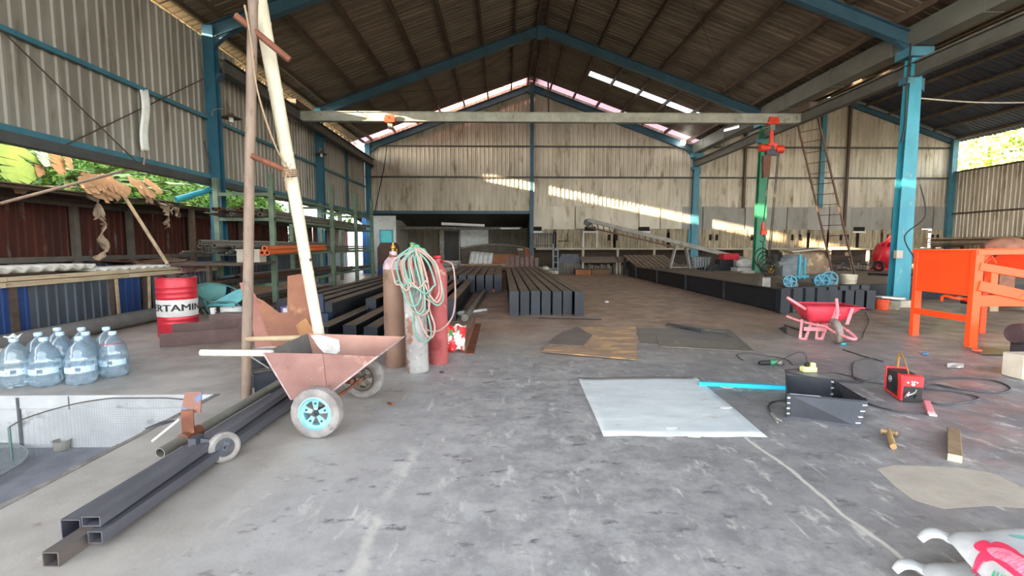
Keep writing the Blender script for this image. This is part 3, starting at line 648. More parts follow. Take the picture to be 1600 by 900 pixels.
def wheel(c, mt_rim, label):
    prof = []; n_ = 44
    mb = MB()
    R, r_ = .145, .05
    pr = [(.112, -.04), (.13, -.052), (.165, -.055), (.187, -.045), (.195, -.02), (.195, .02), (.187, .045), (.165, .055), (.13, .052), (.112, .04)]
    mb.lathe([(a, z) for a, z in pr], c, n_, ax, wob=lambda tt, z: 1+(.016 if (abs(z) > .03 and int(tt/(2*PI)*n_+.5) % 2 == 0) else 0), ring=True)
    wt = obj('wheel', mb, RUBBER, t, label=label)
    mb = MB(); mb.lathe([(.128, -.05), (.118, -.055), (.112, -.04), (.095, -.032), (.095, .03), (.112, .04), (.118, .055)], c, 32, ax, ring=True); obj('wheel_rim', mb, mt_rim, wt)
    mb = MB(); d, a, u = frame(V((0, 0, 0)), ax)
    for k in range(5):
        th = PI/2+2*PI*k/5; e = lambda an, rr: c-ax*.03+a*(rr*math.cos(an))+u*(rr*math.sin(an))
        mb.ext([e(th-.5, .028), e(th-.27, .1), e(th+.27, .1), e(th+.5, .028)], ax*.012)
    obj('wheel_spokes', mb, mt_rim, wt)
    mb = MB(); mb.cyl(c-ax*.05, c+ax*.04, .024, n=12); mb.cyl(c-ax*.065, c-ax*.05, .012, n=8)
    for k in range(5):
        th = PI/2+2*PI*k/5; q = c+a*(.075*math.cos(th))+u*(.075*math.sin(th)); mb.cyl(q-ax*.036, q-ax*.028, .009, n=8)
    obj('hub', mb, DARKST, wt)
RIMB = mat('aqua_rim_paint', '#86bcc6', '#6fa6b2', 7, .5, .05, .08, [('#c9d3d3', 9, .6, .7), ('#7b8a8c', 9, .64, .72)])
wheel(W1, RIMB, 'dusty rubber tyre on a pale aqua rim'); wheel(W2, mat('rusty_rim', '#6f655a', '#57504a', 6, .7, .1), 'dusty rubber tyre on a rusty rim')

# ---- gas cylinders
def cylinder(name, label, c, r, h, sh, mt, mtop=None, lean=0):
    t = thing(name, label, 'gas cylinder', c); c = V(c); tip = c+V((lean*h, 0, h)); ax_ = (tip-c).normalized(); mb = MB()
    mb.lathe([(r*.9, 0), (r, .02), (r, sh-.01)], c, 28, ax_); body = obj('body', mb, mt, t)
    mb = MB(); mb.lathe([(r, sh-.01), (r*.96, sh+.04), (r*.8, sh+.09), (r*.5, sh+.13), (.045, sh+.15), (.045, sh+.2)], c, 28, ax_); obj('shoulder', mb, mtop or mt, t); return t, c, ax_
CYB = mat('brown_cylinder_paint', '#8f7263', '#7d6152', 3, .55, .1, .06, [('#a88f80', 5, .62, .72), ('#5e463a', 6, .62, .74)], (1, 1, .6))
CYW = mat('worn_white_cylinder', '#b3b1b0', '#96908d', 4, .6, .1, .15, [('#8f6553', 6.5, .54, .63), ('#6c7f8a', 8, .58, .68), ('#d1cfcc', 14, .6, .68)], (1, 1, .8))
CYR = mat('worn_red_cylinder', '#b05a5a', '#9b494b', 3, .6, .05, .15, [('#cbb0aa', 10, .63, .69), ('#8d3c3e', 5, .6, .72)], (1, 1, .8))
SHW = mat('pink_white_shoulder', '#c9b0b4', '#a38a90', 12, .6, 0, .1, [('#7a4d5c', 16, .55, .6)])
t, c, ax_ = cylinder('gas_cylinder', 'tall brown gas cylinder with bare brass valve, left of the hose', (-1.3, 5.83, 0), .124, 1.4, 1.19, CYB, SHW)
mb = MB(); mb.lathe([(.04, 1.31), (.04, 1.37), (.022, 1.38), (.022, 1.42), (.03, 1.43), (.03, 1.455), (.012, 1.46), (.012, 1.5)], c, 14, ax_); mb.cyl(c+V((0, 0, 1.41)), c+V((.05, -.03, 1.41)), .013, n=8); obj('valve', mb, BRASS, t)
mb = MB(); mb.lathe([(.05, 1.29), (.058, 1.3), (.058, 1.34), (.045, 1.345)], c, 18, ax_); obj('neck_ring', mb, RUST, t)
t, cB, ax_ = cylinder('gas_cylinder', 'worn white and rusty gas cylinder carrying the coiled hose', (-.985, 5.59, 0), .126, 1.36, 1.2, CYW, mat('red_shoulder', '#c2595a', '', 3), -.03)
TB = cB+ax_*1.37
mb = MB(); mb.lathe([(.03, 1.34), (.025, 1.42), (.03, 1.45), (.012, 1.5)], cB, 12, ax_); vv = obj('valve', mb, BRASS, t)
mb = MB(); mb.lathe([(.0, -.02), (.042, -.02), (.042, .02), (.0, .02)], TB+V((.05, -.05, .06)), 16, (.5, -1, .2)); mb.lathe([(.0, -.02), (.038, -.02), (.038, .02), (.0, .02)], TB+V((.12, -.03, .02)), 16, (.5, -1, .2)); mb.tube([TB+V((0, 0, .07)), TB+V((.07, -.03, .05)), TB+V((.13, -.01, .0))], .016, 8)
mb.lathe([(.02, 0), (.035, .005), (.035, .02), (.012, .025)], TB+V((.0, 0, .1)), 14); obj('regulator', mb, mat('green_regulator', '#3f8f6d', '#2f7a5a', 12, .4, .3), t)
t, cC, ax_ = cylinder('gas_cylinder', 'worn red gas cylinder behind the hose coil, right of the white one', (-.8, 5.98, 0), .12, 1.35, 1.1, CYR, None, .0)
mb = MB(); mb.lathe([(.045, 1.2), (.03, 1.24), (.03, 1.3), (.05, 1.31), (.05, 1.335), (.015, 1.34)], cC, 14, ax_); mb.cyl(cC+V((0, 0, 1.27)), cC+V((.09, -.04, 1.27)), .014, n=8); obj('valve', mb, RED, t)
mb = MB(); mb.torus(cC+V((0, 0, .1)), (0, 0, 1), .121, .006); obj('foot_ring', mb, CYR, t)
# hose coil hung over the valve of the white cylinder: one pink, one green hose
t = thing('gas_hose', 'coil of pink and green gas hose hanging from the white cylinder', 'hose', (cB.x+.05, cB.y-.2, .4))
def coil(seed, loops, mt, extra):
    rnd = random.Random(seed); pts = []
    for k in range(loops):
        xo = -.10+.035*k*8/loops+rnd.uniform(-.03, .03); bot = rnd.uniform(.66, .86) if k % 3 else rnd.uniform(.9, 1.02); wd = rnd.uniform(.09, .15); dy = rnd.uniform(-.05, .0); bx = rnd.uniform(.0, .12)+.03*k*6/loops
        top = cB+V((.0+rnd.uniform(-.03, .04), -.15+dy, 1.42+rnd.uniform(-.03, .03)))
        P_ = lambda fx, z, y=0: V((cB.x+xo+bx*(1.42-z)*.9+fx*wd, cB.y-.16+dy+y, z))
        pts += [top, P_(-1.1, 1.28), P_(-1.0, 1.05), P_(-.5, bot+.06, -.02), P_(.1, bot, -.03), P_(.75, bot+.08, -.03), P_(.9, 1.05, -.02), P_(.6, 1.28)]
    pts += extra
    mb = MB(); mb.tube(smoothpath(pts, 5), .0105, 7); return mb
low = lambda x, z, y=-.14: V((cB.x+x, cB.y+y, z))
obj('hose', coil(3, 6, None, [low(.02, 1.42), low(.1, 1.0), low(.03, .75), low(.1, .5), low(.18, .42), low(.22, .55), low(.15, .8), low(.2, 1.0)]), mat('pink_hose', '#b89a90', '#a58379', 9, .55, 0, .05), t, label='pale pink hose')
obj('hose', coil(8, 5, None, [low(.05, 1.42), low(-.0, 1.0), low(-.02, .7), low(-.01, .5), low(.06, .40), low(.13, .38), low(.18, .48), low(.12, .75), low(.02, .8)]), mat('green_hose', '#79a094', '#638d80', 9, .5, 0, .05), t, label='sea green hose')
mb = MB(); mb.tube(smoothpath([cC+V((.09, -.04, 1.27)), cC+V((.2, -.1, 1.22)), cC+V((.23, -.12, .9)), cC+V((.2, -.14, .62)), cC+V((.08, -.2, .47)), cC+V((-.05, -.32, .46)), cC+V((-.12, -.45, .6)), low(.1, .9)], 8), .0105, 7); obj('hose', mb, mat('pink_hose', '', ''), t, label='pale pink hose from the red cylinder')

# ---- bamboo ladder frame
PA0, PA1 = V((-2.46, 4.61, 0)), GY(395, 0, 4.61); PA2 = PA0+(PA1-PA0)*1.14
PB0, PB1 = G(512, 598), GY(405, -2, 4.8); PB2 = PB0+(PB1-PB0)*1.1
t = thing('bamboo_ladder', 'bamboo ladder of one brown and one pale leaning pole tied with rope', 'ladder', PA0)
def bamboo(p, q, r0, r1, seg):
    pts, rr = [], []; n = int((q-p).length/seg)
    for i in range(n+1):
        f = i/n; r = r0+(r1-r0)*f; c = p+(q-p)*f+V((random.uniform(-.004, .004), random.uniform(-.004, .004), 0)); d = (q-p).normalized()
        for o_, k in ((-.02, 1), (-.006, 1.06), (.006, 1.06), (.02, 1)): pts.append(c+d*o_); rr.append(r*k)
    mb = MB(); mb.tube(pts, rr, 12); return mb
obj('pole', bamboo(PA0, PA2, .046, .042, .5), BAMB, t, label='brown upright pole')
obj('pole', bamboo(PB0, PB2, .052, .068, .55), BAMW, t, label='pale leaning pole')
def seg(p, q, r, mt, name, r2=None):
    mb = MB(); mb.tube([p, q], [r, r2 or r], 10); return obj(name, mb, mt, t)
seg(GY(392, 243, 4.58), GY(458, 271, 4.78), .026, RUST, 'rung')
seg(GY(368, 24, 4.56), GY(453, 94, 4.7), .03, RUST, 'rung')
R0, R1 = GY(398, 130, 4.55), GY(455, 272, 4.75)
mb = MB()
for k in range(3):
    o_ = random.uniform(-.02, .02)
    mb.tube(smoothpath([GY(384, 8, 4.55)+V((o_, 0, 0)), GY(388, 60, 4.55)+V((.02, 0, 0)), GY(400, 130, 4.55), GY(418, 190, 4.6)+V((o_, 0, 0)), GY(436, 240, 4.66), GY(456, 270, 4.72)], 5), .007, 5)
cK = GY(453, 270, 4.78); dB = (PB1-PB0).normalized()
for k in range(4): mb.torus(cK+dB*(k*.018-.03), dB, .066, .008, 16, 5)
for k in range(6):
    a_ = random.uniform(0, 6.28); mb.tube([cK+V((0, -.06, 0)), cK+V((.09*math.cos(a_), -.08, .09*math.sin(a_)))], .004, 4)
mb.tube(smoothpath([cK+V((0, -.07, 0)), cK+V((-.01, -.08, -.1)), cK+V((.0, -.08, -.18))], 4), .007, 5)
obj('rope', mb, ROPE, t)
dBp = lambda f: PB0+(PB1-PB0)*f
mb = MB(); c_ = GY(474, 408, 5.2); f_ = (c_.z-PB0.z)/(PB1.z-PB0.z); c_ = PB0+(PB1-PB0)*f_; mb.tube([c_, c_+dB*.03], .058, 12); obj('dark_band', mb, DARKW, t)

# ---- black steel offcut beside the pole, buckets, rusty cut plates
t = thing('steel_offcut', 'short grey topped channel offcut standing behind the cart wheel', 'steel', G(395, 615))
a = G(398, 618); b = a+V((.42, .28, 0)); mb = MB(); mb.span((0, 0, 0), (.01, .01, .01)); mb = MB(); mb.plate([a, b, b+V((0, 0, .24)), a+V((0, 0, .24))], .008); obj('web', mb, DARKST, t)
mb = MB(); mb.plate([a+V((-.06, .02, .24)), a+V((.04, -.06, .24)), b+V((.06, -.04, .25)), b+V((-.04, .04, .25))], .008); obj('flange', mb, STEEL, t)
def bucket(name, label, c, r, h, mt, lid=None, band=None, cat='bucket'):
    c = V(c); t = thing(name, label, cat, c); mb = MB()
    mb.lathe([(r*.86, 0), (r*.9, .01), (r*.97, h*.75), (r*1.03, h*.78), (r*.98, h*.8), (r, h), (r*.95, h), (r*.88, h*.3), (0, h*.28)], c, 22); obj('body', mb, mt, t)
    if lid: mb = MB(); mb.lathe([(r*1.06, h-.02), (r*1.06, h+.01), (r*.96, h+.012), (r*.9, h), (0, h)], c, 22); obj('lid', mb, lid, t)
    if band: mb = MB(); mb.lathe([(r*.915, h*.2), (r*.975, h*.7)], c+V((0, 0, 0)), 22); me_ = mb; mb2 = MB(); mb2.lathe([(r*.905+.004, h*.18), (r*.965+.004, h*.7)], c, 22); obj('label_band', mb2, band, t)
    mb = MB(); mb.tube([c+V((r*math.cos(a_)*1.04, r*math.sin(a_)*1.04-.02*0, h*.8-.10*math.sin((a_-PI)))) for a_ in [PI+PI*k/10 for k in range(11)]] if False else [c+V((r*1.03*math.cos(PI+PI*k/10), r*1.05*math.sin(PI+PI*k/10), h*.8-h*.45*math.sin(PI*k/10))) for k in range(11)], .004, 5); obj('bail', mb, STEEL, t); return t
DARKBK = mat('stained_dark_bucket', '#32323c', '#25252e', 8, .5, 0, .05, [('#8b8a92', 9, .64, .68)])
bucket('paint_bucket', 'dark stained paint bucket with grey lid behind the brown pole', G(408, 606)+V((0, .1, 0)), .15, .37, DARKBK, mat('grey_lid', '#a29c9a', '#8a8583', 6))
BLUEL = mat('blue_print_label', '#d9dbe2', '#4560ae', 22, .5, 0, 0, None, lo=.5, hi=.53)
bucket('paint_bucket', 'white paint bucket with blue print under the green chair', (-4.72, 8.5, 0), .17, .4, WHITE, None, BLUEL)
bucket('paint_bucket', 'white and purple splashed paint bucket behind the rusty cut plate', (-2.9, 6.75, 0), .16, .62, mat('purple_splash', '#d5d3da', '#5a4c8d', 13, .5, 0, 0, None, lo=.5, hi=.54), None)
# big flame-cut plates leaning together (hopper sides)
def leaf_plate(label, pts, Y0, Y1, mt, extra=None):
    ys = [p[1] for p in pts]; y0, y1 = min(ys), max(ys)
    P = [GY(a, b, Y0+(Y1-Y0)*(b-y0)/(y1-y0)) for a, b in pts]
    lowz = min(p.z for p in P)
    t = thing('cut_steel_plate', label, 'steel plate', (P[0].x, P[0].y, 0)); mb = MB(); mb.plate(P, .012); obj('plate', mb, mt, t); return t, P
RUSTL = mat('brown_rust_plate', '#94644c', '#7c5140', 2.5, .65, .1, .1, [('#b58563', 3, .62, .75), ('#6b4436', 4, .6, .75)])
t, P_ = leaf_plate('rusty flame-cut plate with hollowed top edge, leaning behind the cart', [(397, 463), (412, 470), (437, 489), (449, 488), (449, 431), (470, 428), (508, 600), (450, 610)], 6.15, 5.55, RUSTL)
RUSTK = mat('pink_rust_plate', '#9c6a60', '#87574e', 2.5, .65, .1, .1, [('#b5877c', 3, .6, .75)])
mb = MB(); mb.plate([GY(470, 428, 6.14), GY(477, 436, 6.1), GY(512, 600, 5.5), GY(506, 600, 5.5)], .03); obj('folded_edge', mb, RUSTK, t)
mb = MB(); mb.plate([GY(462, 508, 5.7), GY(478, 497, 5.7), GY(492, 520, 5.62), GY(470, 528, 5.62)], .02); obj('welded_patch', mb, mat('yellow_rust', '#a8784e', '#8f6340', 4, .7), t)
leaf_plate('narrow curved pink rust plate standing left of the hollowed plate', [(374, 442), (386, 440), (402, 466), (414, 500), (428, 530), (440, 600), (405, 600), (396, 520), (384, 478)], 6.1, 5.75, RUSTK)

# ---- oil drum
DC = V((-5.32, 8.02, 0)); DR, DH = .285, .95
t = thing('oil_drum', 'red oil drum with a white lettered band beside the green chair', 'drum', DC)
def drum_prof(z0, z1): return [(DR, z0), (DR, z1)]
mb = MB(); mb.lathe([(DR*.98, 0), (DR*1.015, .005), (DR*1.015, .02), (DR, .025), (DR, .2), (DR*1.02, .215), (DR, .23), (DR, .27), (DR*1.02, .285), (DR, .3), (DR, .62), (DR*1.02, .635), (DR, .65), (DR, .7), (DR*1.02, .715), (DR, .73), (DR, .78), (DR*1.02, .795), (DR, .81), (DR, DH-.02), (DR*1.02, DH-.015), (DR*1.02, DH), (DR*.97, DH), (DR*.96, DH-.02), (0, DH-.02)], DC, 40); obj('body', mb, mat('drum_red', '#c8303f', '#b62a38', 3, .35, .1, .05, [('#7c2a30', 6, .63, .72)]), t)
mb = MB(); mb.lathe([(DR+.002, .33), (DR+.004, .335), (DR+.004, .595), (DR+.002, .60)], DC, 40); obj('white_band', mb, mat('drum_white', '#d5d3d0', '#c0bdb9', 4, .5, 0, 0, [('#a3958c', 9, .66, .74)]), t)
face = math.atan2(-DC.y, -DC.x)+.02
def wrap(x, y, z): a_ = face+x/(DR+.006); return DC+V(((DR+.006+z)*math.cos(a_), (DR+.006+z)*math.sin(a_), .468+y))
o = link('lettering', text_mesh('PERTAMINA', .15, BLACK, wrap, 1.07, 0, .03), t)
mb = MB(); mb.cyl(DC+V((.1, -.15, DH-.02)), DC+V((.1, -.15, DH)), .03, n=12); mb.cyl(DC+V((-.12, .1, DH-.02)), DC+V((-.12, .1, DH)), .02, n=12); obj('bung', mb, STEEL, t)
t = thing('crumpled_rag', 'dark oily rag lying on top of the red oil drum', 'rag', DC+V((.1, 0, DH)))
mb = MB(); mb.grid(lambda u, v: DC+V((.02+(u-.5)*.36, (v-.5)*.34, DH+.02+.03*math.sin(9*u+2*v)*math.cos(7*v)-(.09*max(0, u-.72)))), 12, 12); o = obj('cloth', mb, mat('oily_rag', '#4f4038', '#3a302b', 9, .9), t); o.modifiers.new('thick', 'SOLIDIFY').thickness = .006
# green tube chair
CC = V((-4.95, 8.75, 0))
t = thing('tube_chair', 'round green steel tube chair with cyan seat behind the rusty angles', 'chair', CC)
GT = mat('green_chair_tube', '#55807c', '#466e6a', 6, .45, .2, .05)
mb = MB(); ring = []
for k in range(25):
    a_ = math.radians(20+320*k/24); ring.append(CC+V((-.12+.36*math.cos(a_)*1.05, .36*math.sin(a_)*.9, .62+.16*math.cos(a_-2.5))))
mb.tube(ring, .014, 8); obj('back_ring', mb, GT, t)
mb = MB(); mb.grid(lambda u, v: (lambda a_: CC+V((-.12+(.37-.16*v)*math.cos(a_), (.33-.13*v)*math.sin(a_), .62+.16*math.cos(a_-2.5)-.3*v)))(math.radians(95+165*u)), 16, 5); o = obj('back_mesh', mb, mat('green_chair_sheet', '#5b8d8b', '#4c7a78', 8, .6), t); o.modifiers.new('thick', 'SOLIDIFY').thickness = .006
mb = MB(); mb.plate([CC+V((-.2, -.22, .4)), CC+V((.3, -.28, .42)), CC+V((.42, .15, .62)), CC+V((.32, .3, .7)), CC+V((.02, .3, .62))], .03); obj('seat', mb, AQUA, t, bevel=.01)
for p, q in (((-.3, -.2, .36), (-.02, -.3, .0)), ((.25, -.24, .4), (.3, -.3, 0)), ((-.25, .25, .4), (-.3, .3, 0)), ((.25, .25, .5), (.3, .32, 0))):
    mb = MB(); mb.tube([CC+V(p), CC+V(q)], .013, 8); obj('leg', mb, GT, t)
mb = MB(); mb.tube(smoothpath([CC+V((-.1, -.33, .48)), CC+V((.1, -.34, .5)), CC+V((.3, -.3, .49)), CC+V((.36, -.22, .42))], 5), .012, 8); obj('armrest', mb, GT, t)
# rusty angles lying before the drum
def steel(name, label, parts_, cat='steel', group=None):
    t = thing(name, label, cat, parts_[0][1]); 
    for nm, p, mb, mt in parts_: obj(nm, mb, mt, t)
    return t
def lay_angle(label, p, q, w_, h_, mt, group=None, name='steel_angle'):
    t = thing(name, label, 'steel angle', p, 0, group); mb = MB(); mb.angle(p, q, w_, h_, .008); obj('profile', mb, mt, t); return t
BRNS = mat('brown_primer_steel', '#6b5450', '#594643', 4, .6, .15, .08, [('#8a6a5e', 6, .62, .75)])
a, b = G(250, 543), G(392, 530)
lay_angle('brown wide steel angle lying in front of the red drum', a, b+V((.1, 0, 0)), -.1, .2, BRNS)
lay_angle('second brown steel angle lying behind the wide one by the drum', a+V((.02, .25, 0)), b+V((0, .35, 0)), .1, .3, BRNS)
t = thing('folded_steel_tray', 'brown folded steel tray lying among the angles under the chair', 'steel tray', (-4.4, 7.75, 0)); mb = MB(); mb.plate([V((-4.75, 7.75, .0)), V((-3.95, 7.7, .0)), V((-3.95, 7.8, .36)), V((-4.7, 7.85, .36))], .01); obj('side', mb, BRNS, t); mb = MB(); mb.plate([V((-4.7, 7.85, .36)), V((-3.95, 7.8, .36)), V((-3.95, 8.1, .36)), V((-4.6, 8.1, .36))], .008); obj('flange', mb, mat('brown_flange', '#7d6a64', '#695853', 4, .6, .1), t)
c = G(288, 523); bucket('plastic_jug', 'small yellow plastic tub beside the red oil drum', c+V((0, .2, 0)), .13, .17, YELLOW, None, None, 'tub')
def pebbly(name, label, cat, c, r, mt, sc=(1, 1, .7)):
    mb = MB(); mb.sphere(V(c)+V((0, 0, r*sc[2])), r, 12, 8, sc)
    t = obj(name, mb, mt); tag(t, label, cat); return t
t = thing('enamel_mug', 'small white mug on the brown steel tray by the chair', 'mug', (-4.63, 7.82, .37)); mb = MB(); mb.lathe([(.035, 0), (.042, .01), (.045, .1), (.04, .1), (.036, .02), (0, .02)], (-4.63, 7.82, .37), 16); obj('cup', mb, WHITE, t); mb = MB(); mb.tube([V((-4.585, 7.8, .45)), V((-4.55, 7.78, .44)), V((-4.55, 7.78, .4)), V((-4.588, 7.8, .39))], .006, 6); obj('handle', mb, BLACK, t)
t = thing('red_cap_can', 'small red can on the front brown steel angle', 'can', G(322, 526, .1)); c = G(322, 524, .0)+V((0, .22, 0)); mb = MB(); mb.lathe([(.04, 0), (.045, .005), (.045, .11), (.03, .13), (.03, .15), (0, .15)], c, 14); obj('body', mb, RED, t)

# ---- water bottles
def pet():
    m = bpy.data.materials.new('clear_plastic'); m.use_nodes = True; t = m.node_tree; N = t.nodes; L = t.links; N.clear()
    o = N.new('ShaderNodeOutputMaterial'); tr = N.new('ShaderNodeBsdfTransparent'); tr.inputs[0].default_value = (.80, .90, .95, 1); gl = N.new('ShaderNodeBsdfGlossy'); gl.inputs['Roughness'].default_value = .12; df = N.new('ShaderNodeBsdfDiffuse'); df.inputs[0].default_value = hx('#a9bccb')
    m1 = N.new('ShaderNodeMixShader'); m1.inputs[0].default_value = .30; L.new(tr.outputs[0], m1.inputs[1]); L.new(df.outputs[0], m1.inputs[2])
    lw = N.new('ShaderNodeLayerWeight'); lw.inputs[0].default_value = .35; m2 = N.new('ShaderNodeMixShader'); mr = N.new('ShaderNodeMapRange'); mr.inputs['To Min'].default_value = .08; mr.inputs['To Max'].default_value = .6; L.new(lw.outputs['Fresnel'], mr.inputs['Value']); L.new(mr.outputs[0], m2.inputs[0]); L.new(m1.outputs[0], m2.inputs[1]); L.new(gl.outputs[0], m2.inputs[2]); L.new(m2.outputs[0], o.inputs[0]); return m
PET = pet(); CAPB = mat('pale_blue_cap', '#bcd6ea', '#a9c6de', 6, .45); LABL = mat('pale_blue_label', '#c5dcec', '#aecbe0', 8, .5, 0, 0, [('#7796b3', 30, .6, .66)])
def bottle_proto():
    t = thing('water_bottle', '', 'bottle', (0, 0, 0)); mb = MB(); r = .133
    mb.lathe([(0, .02), (.06, .015), (.10, .0), (.125, .02), (r, .055), (r*.93, .085), (r, .11), (r, .15), (r*.965, .158), (r, .166), (r, .2), (r*.965, .21), (r*.99, .22), (r*.98, .27), (r*.93, .31), (r*.9, .315), (r*.86, .345), (r*.62, .4), (r*.3, .445), (.03, .455), (.029, .475)], (0, 0, 0), 32, wob=lambda a_, z: 1+(.05*math.cos(6*a_) if z < .1 else 0)); obj('body', mb, PET, t, local=True, smooth=60)
    mb = MB(); mb.lathe([(.036, .468), (.038, .472), (.038, .5), (.034, .506), (0, .506)], (0, 0, 0), 18); obj('cap', mb, CAPB, t, local=True)
    mb = MB(); rl = r+.003; pts = [-2.5+.14*k for k in range(10)]
    vs = [V((rl*math.cos(a_), rl*math.sin(a_), z)) for z in (.135, .195) for a_ in pts]; n = len(pts); mb.add(vs, [(i, i+1, n+i+1, n+i) for i in range(n-1)]); o = obj('label', mb, LABL, t, local=True)
    mb = MB(); pts = [-.9+.14*k for k in range(8)]; vs = [V((rl*math.cos(a_), rl*math.sin(a_), z)) for z in (.14, .2) for a_ in pts]; n = len(pts); mb.add(vs, [(i, i+1, n+i+1, n+i) for i in range(n-1)]); obj('label', mb, LABL, t, local=True)
    return t
spots = [((-5.06, 5.07), 'large clear water bottle at the left edge, a tissue on its cap'), ((-4.785, 5.1), 'large clear water bottle in the front row between two others'), ((-4.47, 5.16), 'large clear water bottle at the right end of the front row'),
    ((-4.63, 5.43), 'clear water bottle behind the right end of the front row'), ((-5.12, 5.4), 'clear water bottle in the second row behind the tissue capped one'), ((-5.2, 5.72), 'clear water bottle at the back left of the bottle group'), ((-4.90, 5.42), 'clear water bottle in the middle of the second row'),
    ((-4.93, 5.73), 'clear water bottle at the back middle of the group'), ((-4.36, 5.46), 'clear water bottle with red ring at its neck, right end of group'), ((-4.66, 5.75), 'clear water bottle at the back right, behind the red ringed one')]
proto = bottle_proto(); bots = []
for i, ((x, y), lb) in enumerate(spots):
    o = proto if i == 0 else dup(proto); o.location = (x, y, 0); o.rotation_euler.z = random.uniform(-.3, .3)+.1; o['label'] = lb; o['group'] = 'water bottles on the floor'; bots.append(o)
mb = MB(); mb.torus((0, 0, .375), (0, 0, 1), .098, .004, 24, 5); o = obj('red_ring', mb, RED, bots[8], local=True)
t = thing('tissue', 'crumpled white tissue on the cap of the leftmost bottle', 'tissue', (-5.06, 5.07, .506)); mb = MB(); mb.grid(lambda u, v: V((-5.06+(u-.5)*.11, 5.07+(v-.5)*.1, .51+.025*math.sin(8*u)*math.cos(6*v+1)+.015)), 8, 8); o = obj('sheet', mb, WHITE, t); o.modifiers.new('thick', 'SOLIDIFY').thickness = .003
t = thing('white_sack', 'small pale sack lying behind the leftmost bottle', 'sack', (-5.75, 5.6, 0)); mb = MB(); mb.sphere((-5.75, 5.6, .14), .3, 16, 10, (1, .6, .48)); obj('bag', mb, CONCL, t)

# ---- in the pit: wire mesh, pot
WIRE = mat('wire_mesh_grey', '#9da3a4', '#8a9091', 9, .6, .3)
def wires(fn, nu, nv, r):                                # a woven screen along fn(u, v)
    mb = MB(); k = 14
    for i in range(nu+1): mb.tube([fn(i/nu, j/k) for j in range(k+1)], r, 3)
    for j in range(nv+1): mb.tube([fn(i/(k*2), j/nv) for i in range(2*k+1)], r, 3)
    return mb
t = thing('mesh_screen', 'curved rusty wire mesh screen standing against the pit wall', 'wire mesh', (-3.9, 4.5, PD))
xa, xb = GY(57, 650, 4.6).x, -2.86
def scr(u, v):
    x = xa+(xb-xa)*u; zt = -.17+.16*min(1, u*2.4)**.5-(.30*max(0, u-.93)/.07 if u > .93 else 0); y = 4.66-.32*(1-min(1, u*3.5))**2-.10*max(0, u-.75)/.25
    return V((x, y, PD+.02+(zt-PD-.02)*v))
o = obj('mesh', wires(scr, 64, 22, .0011), WIRE, t); o['kind'] = 'stuff'
mb = MB(); mb.tube([scr(u/30, 1) for u in range(31)], .006, 6); obj('top_wire', mb, mat('dark_wire', '#4b4844', '#5b544c', 8, .7, .2), t)
mb = MB(); mb.tube([scr(0, v/6) for v in range(7)], .012, 6); obj('edge_wire', mb, mat('greenish_edge', '#6f8580', '#5c706b', 8, .7), t)
t = thing('round_mesh_cover', 'round grey wire mesh cover lying on the pit floor', 'wire mesh', (-5.05, 4.2, PD)); cM = V((-5.0, 3.99, PD+.05)); rM = .75
mb = MB(); n_ = 56
for k in range(1, n_):
    s_ = -1+2*k/n_; q = math.sqrt(1-s_*s_)
    mb.tube([cM+V((s_*rM, -q*rM, .01*math.sin(s_*20))), cM+V((s_*rM, 0, .012)), cM+V((s_*rM, q*rM, 0))], .0022, 3); mb.tube([cM+V((-q*rM, s_*rM, .002)), cM+V((0, s_*rM, .014)), cM+V((q*rM, s_*rM, .002))], .0022, 3)
o = obj('mesh', mb, WIRE, t); o['kind'] = 'stuff'
mb = MB(); mb.torus(cM, (0, 0, 1), rM, .008, 48, 6); obj('rim', mb, WIRE, t)
t = thing('metal_pot', 'small grey metal pot on the pit floor before the mesh', 'pot', (0, 0, 0)); c = G(93, 704, PD)+V((0, .03, 0)); t.location = c
mb = MB(); mb.lathe([(.062, 0), (.066, .005), (.068, .085), (.075, .09), (.075, .095), (.064, .093), (.062, .01), (0, .01)], c, 22); obj('body', mb, mat('pot_metal', '#a8a398', '#8d887d', 8, .5, .3), t)

# ---- steel channels on the floor beside the pit, pipe and castor
CHM = mat('blue_grey_channel', '#5c5c64', '#4b4b53', 3, .5, .25, .06, [('#6d5a50', 4, .62, .75)], (3, .5, 3), .06)
def channel(label, p, q, w_, h_, mt, how='hollow'):
    t = thing('steel_channel', label, 'steel channel', p, 0, 'steel channels beside the pit'); mb = MB(); getattr(mb, how)(p, q, w_, h_, .005); obj('profile', mb, mt, t); return t
za_ = V((0, 0, 1))
channel('grey steel channel beside the pit with rust brown end, reaching nearest the camera', G(80, 886)+V((.0, 0, .035)), V((-1.93, 6.2, .035)), .075, .07, mat('end_rust_channel', '#6a5f59', '#55504f', 5, .55, .2, .08))
channel('grey steel channel lying left in the bundle beside the pit', G(112, 842)+V((0, 0, .05)), V((-2.03, 6.25, .05)), .10, .1, CHM)
channel('grey steel channel lying right in the bundle beside the pit', G(150, 860)+V((0, 0, .065)), V((-1.84, 6.3, .065)), .07, .06, CHM)
channel('grey steel channel resting on top of the bundle beside the pit', G(142, 815, .13), V((-2.0, 6.1, .13)), .09, .05, CHM)
t = thing('steel_pipe', 'grey steel pipe with rusty open end lying along the pit', 'pipe', G(252, 716)); a = G(250, 708, .06); b = V((-1.98, 6.1, .22)); mb = MB(); mb.pipe(a, b, .036, 16, .18); obj('tube', mb, mat('grey_green_pipe', '#8b8a80', '#76756c', 5, .5, .3, .05), t)
d_ = (b-a).normalized(); mb = MB(); mb.cyl(a+d_*.2, a+d_*.36, .046, n=16); obj('rusty_collar', mb, RUST, t)
c = a+d_*.27; mb = MB(); mb.plate([c+V((-.03, -.03, .03)), c+V((.05, -.02, .03)), c+V((.05, -.02, .2)), c+V((-.03, -.03, .2))], .01); obj('flange_plate', mb, RUST, t)
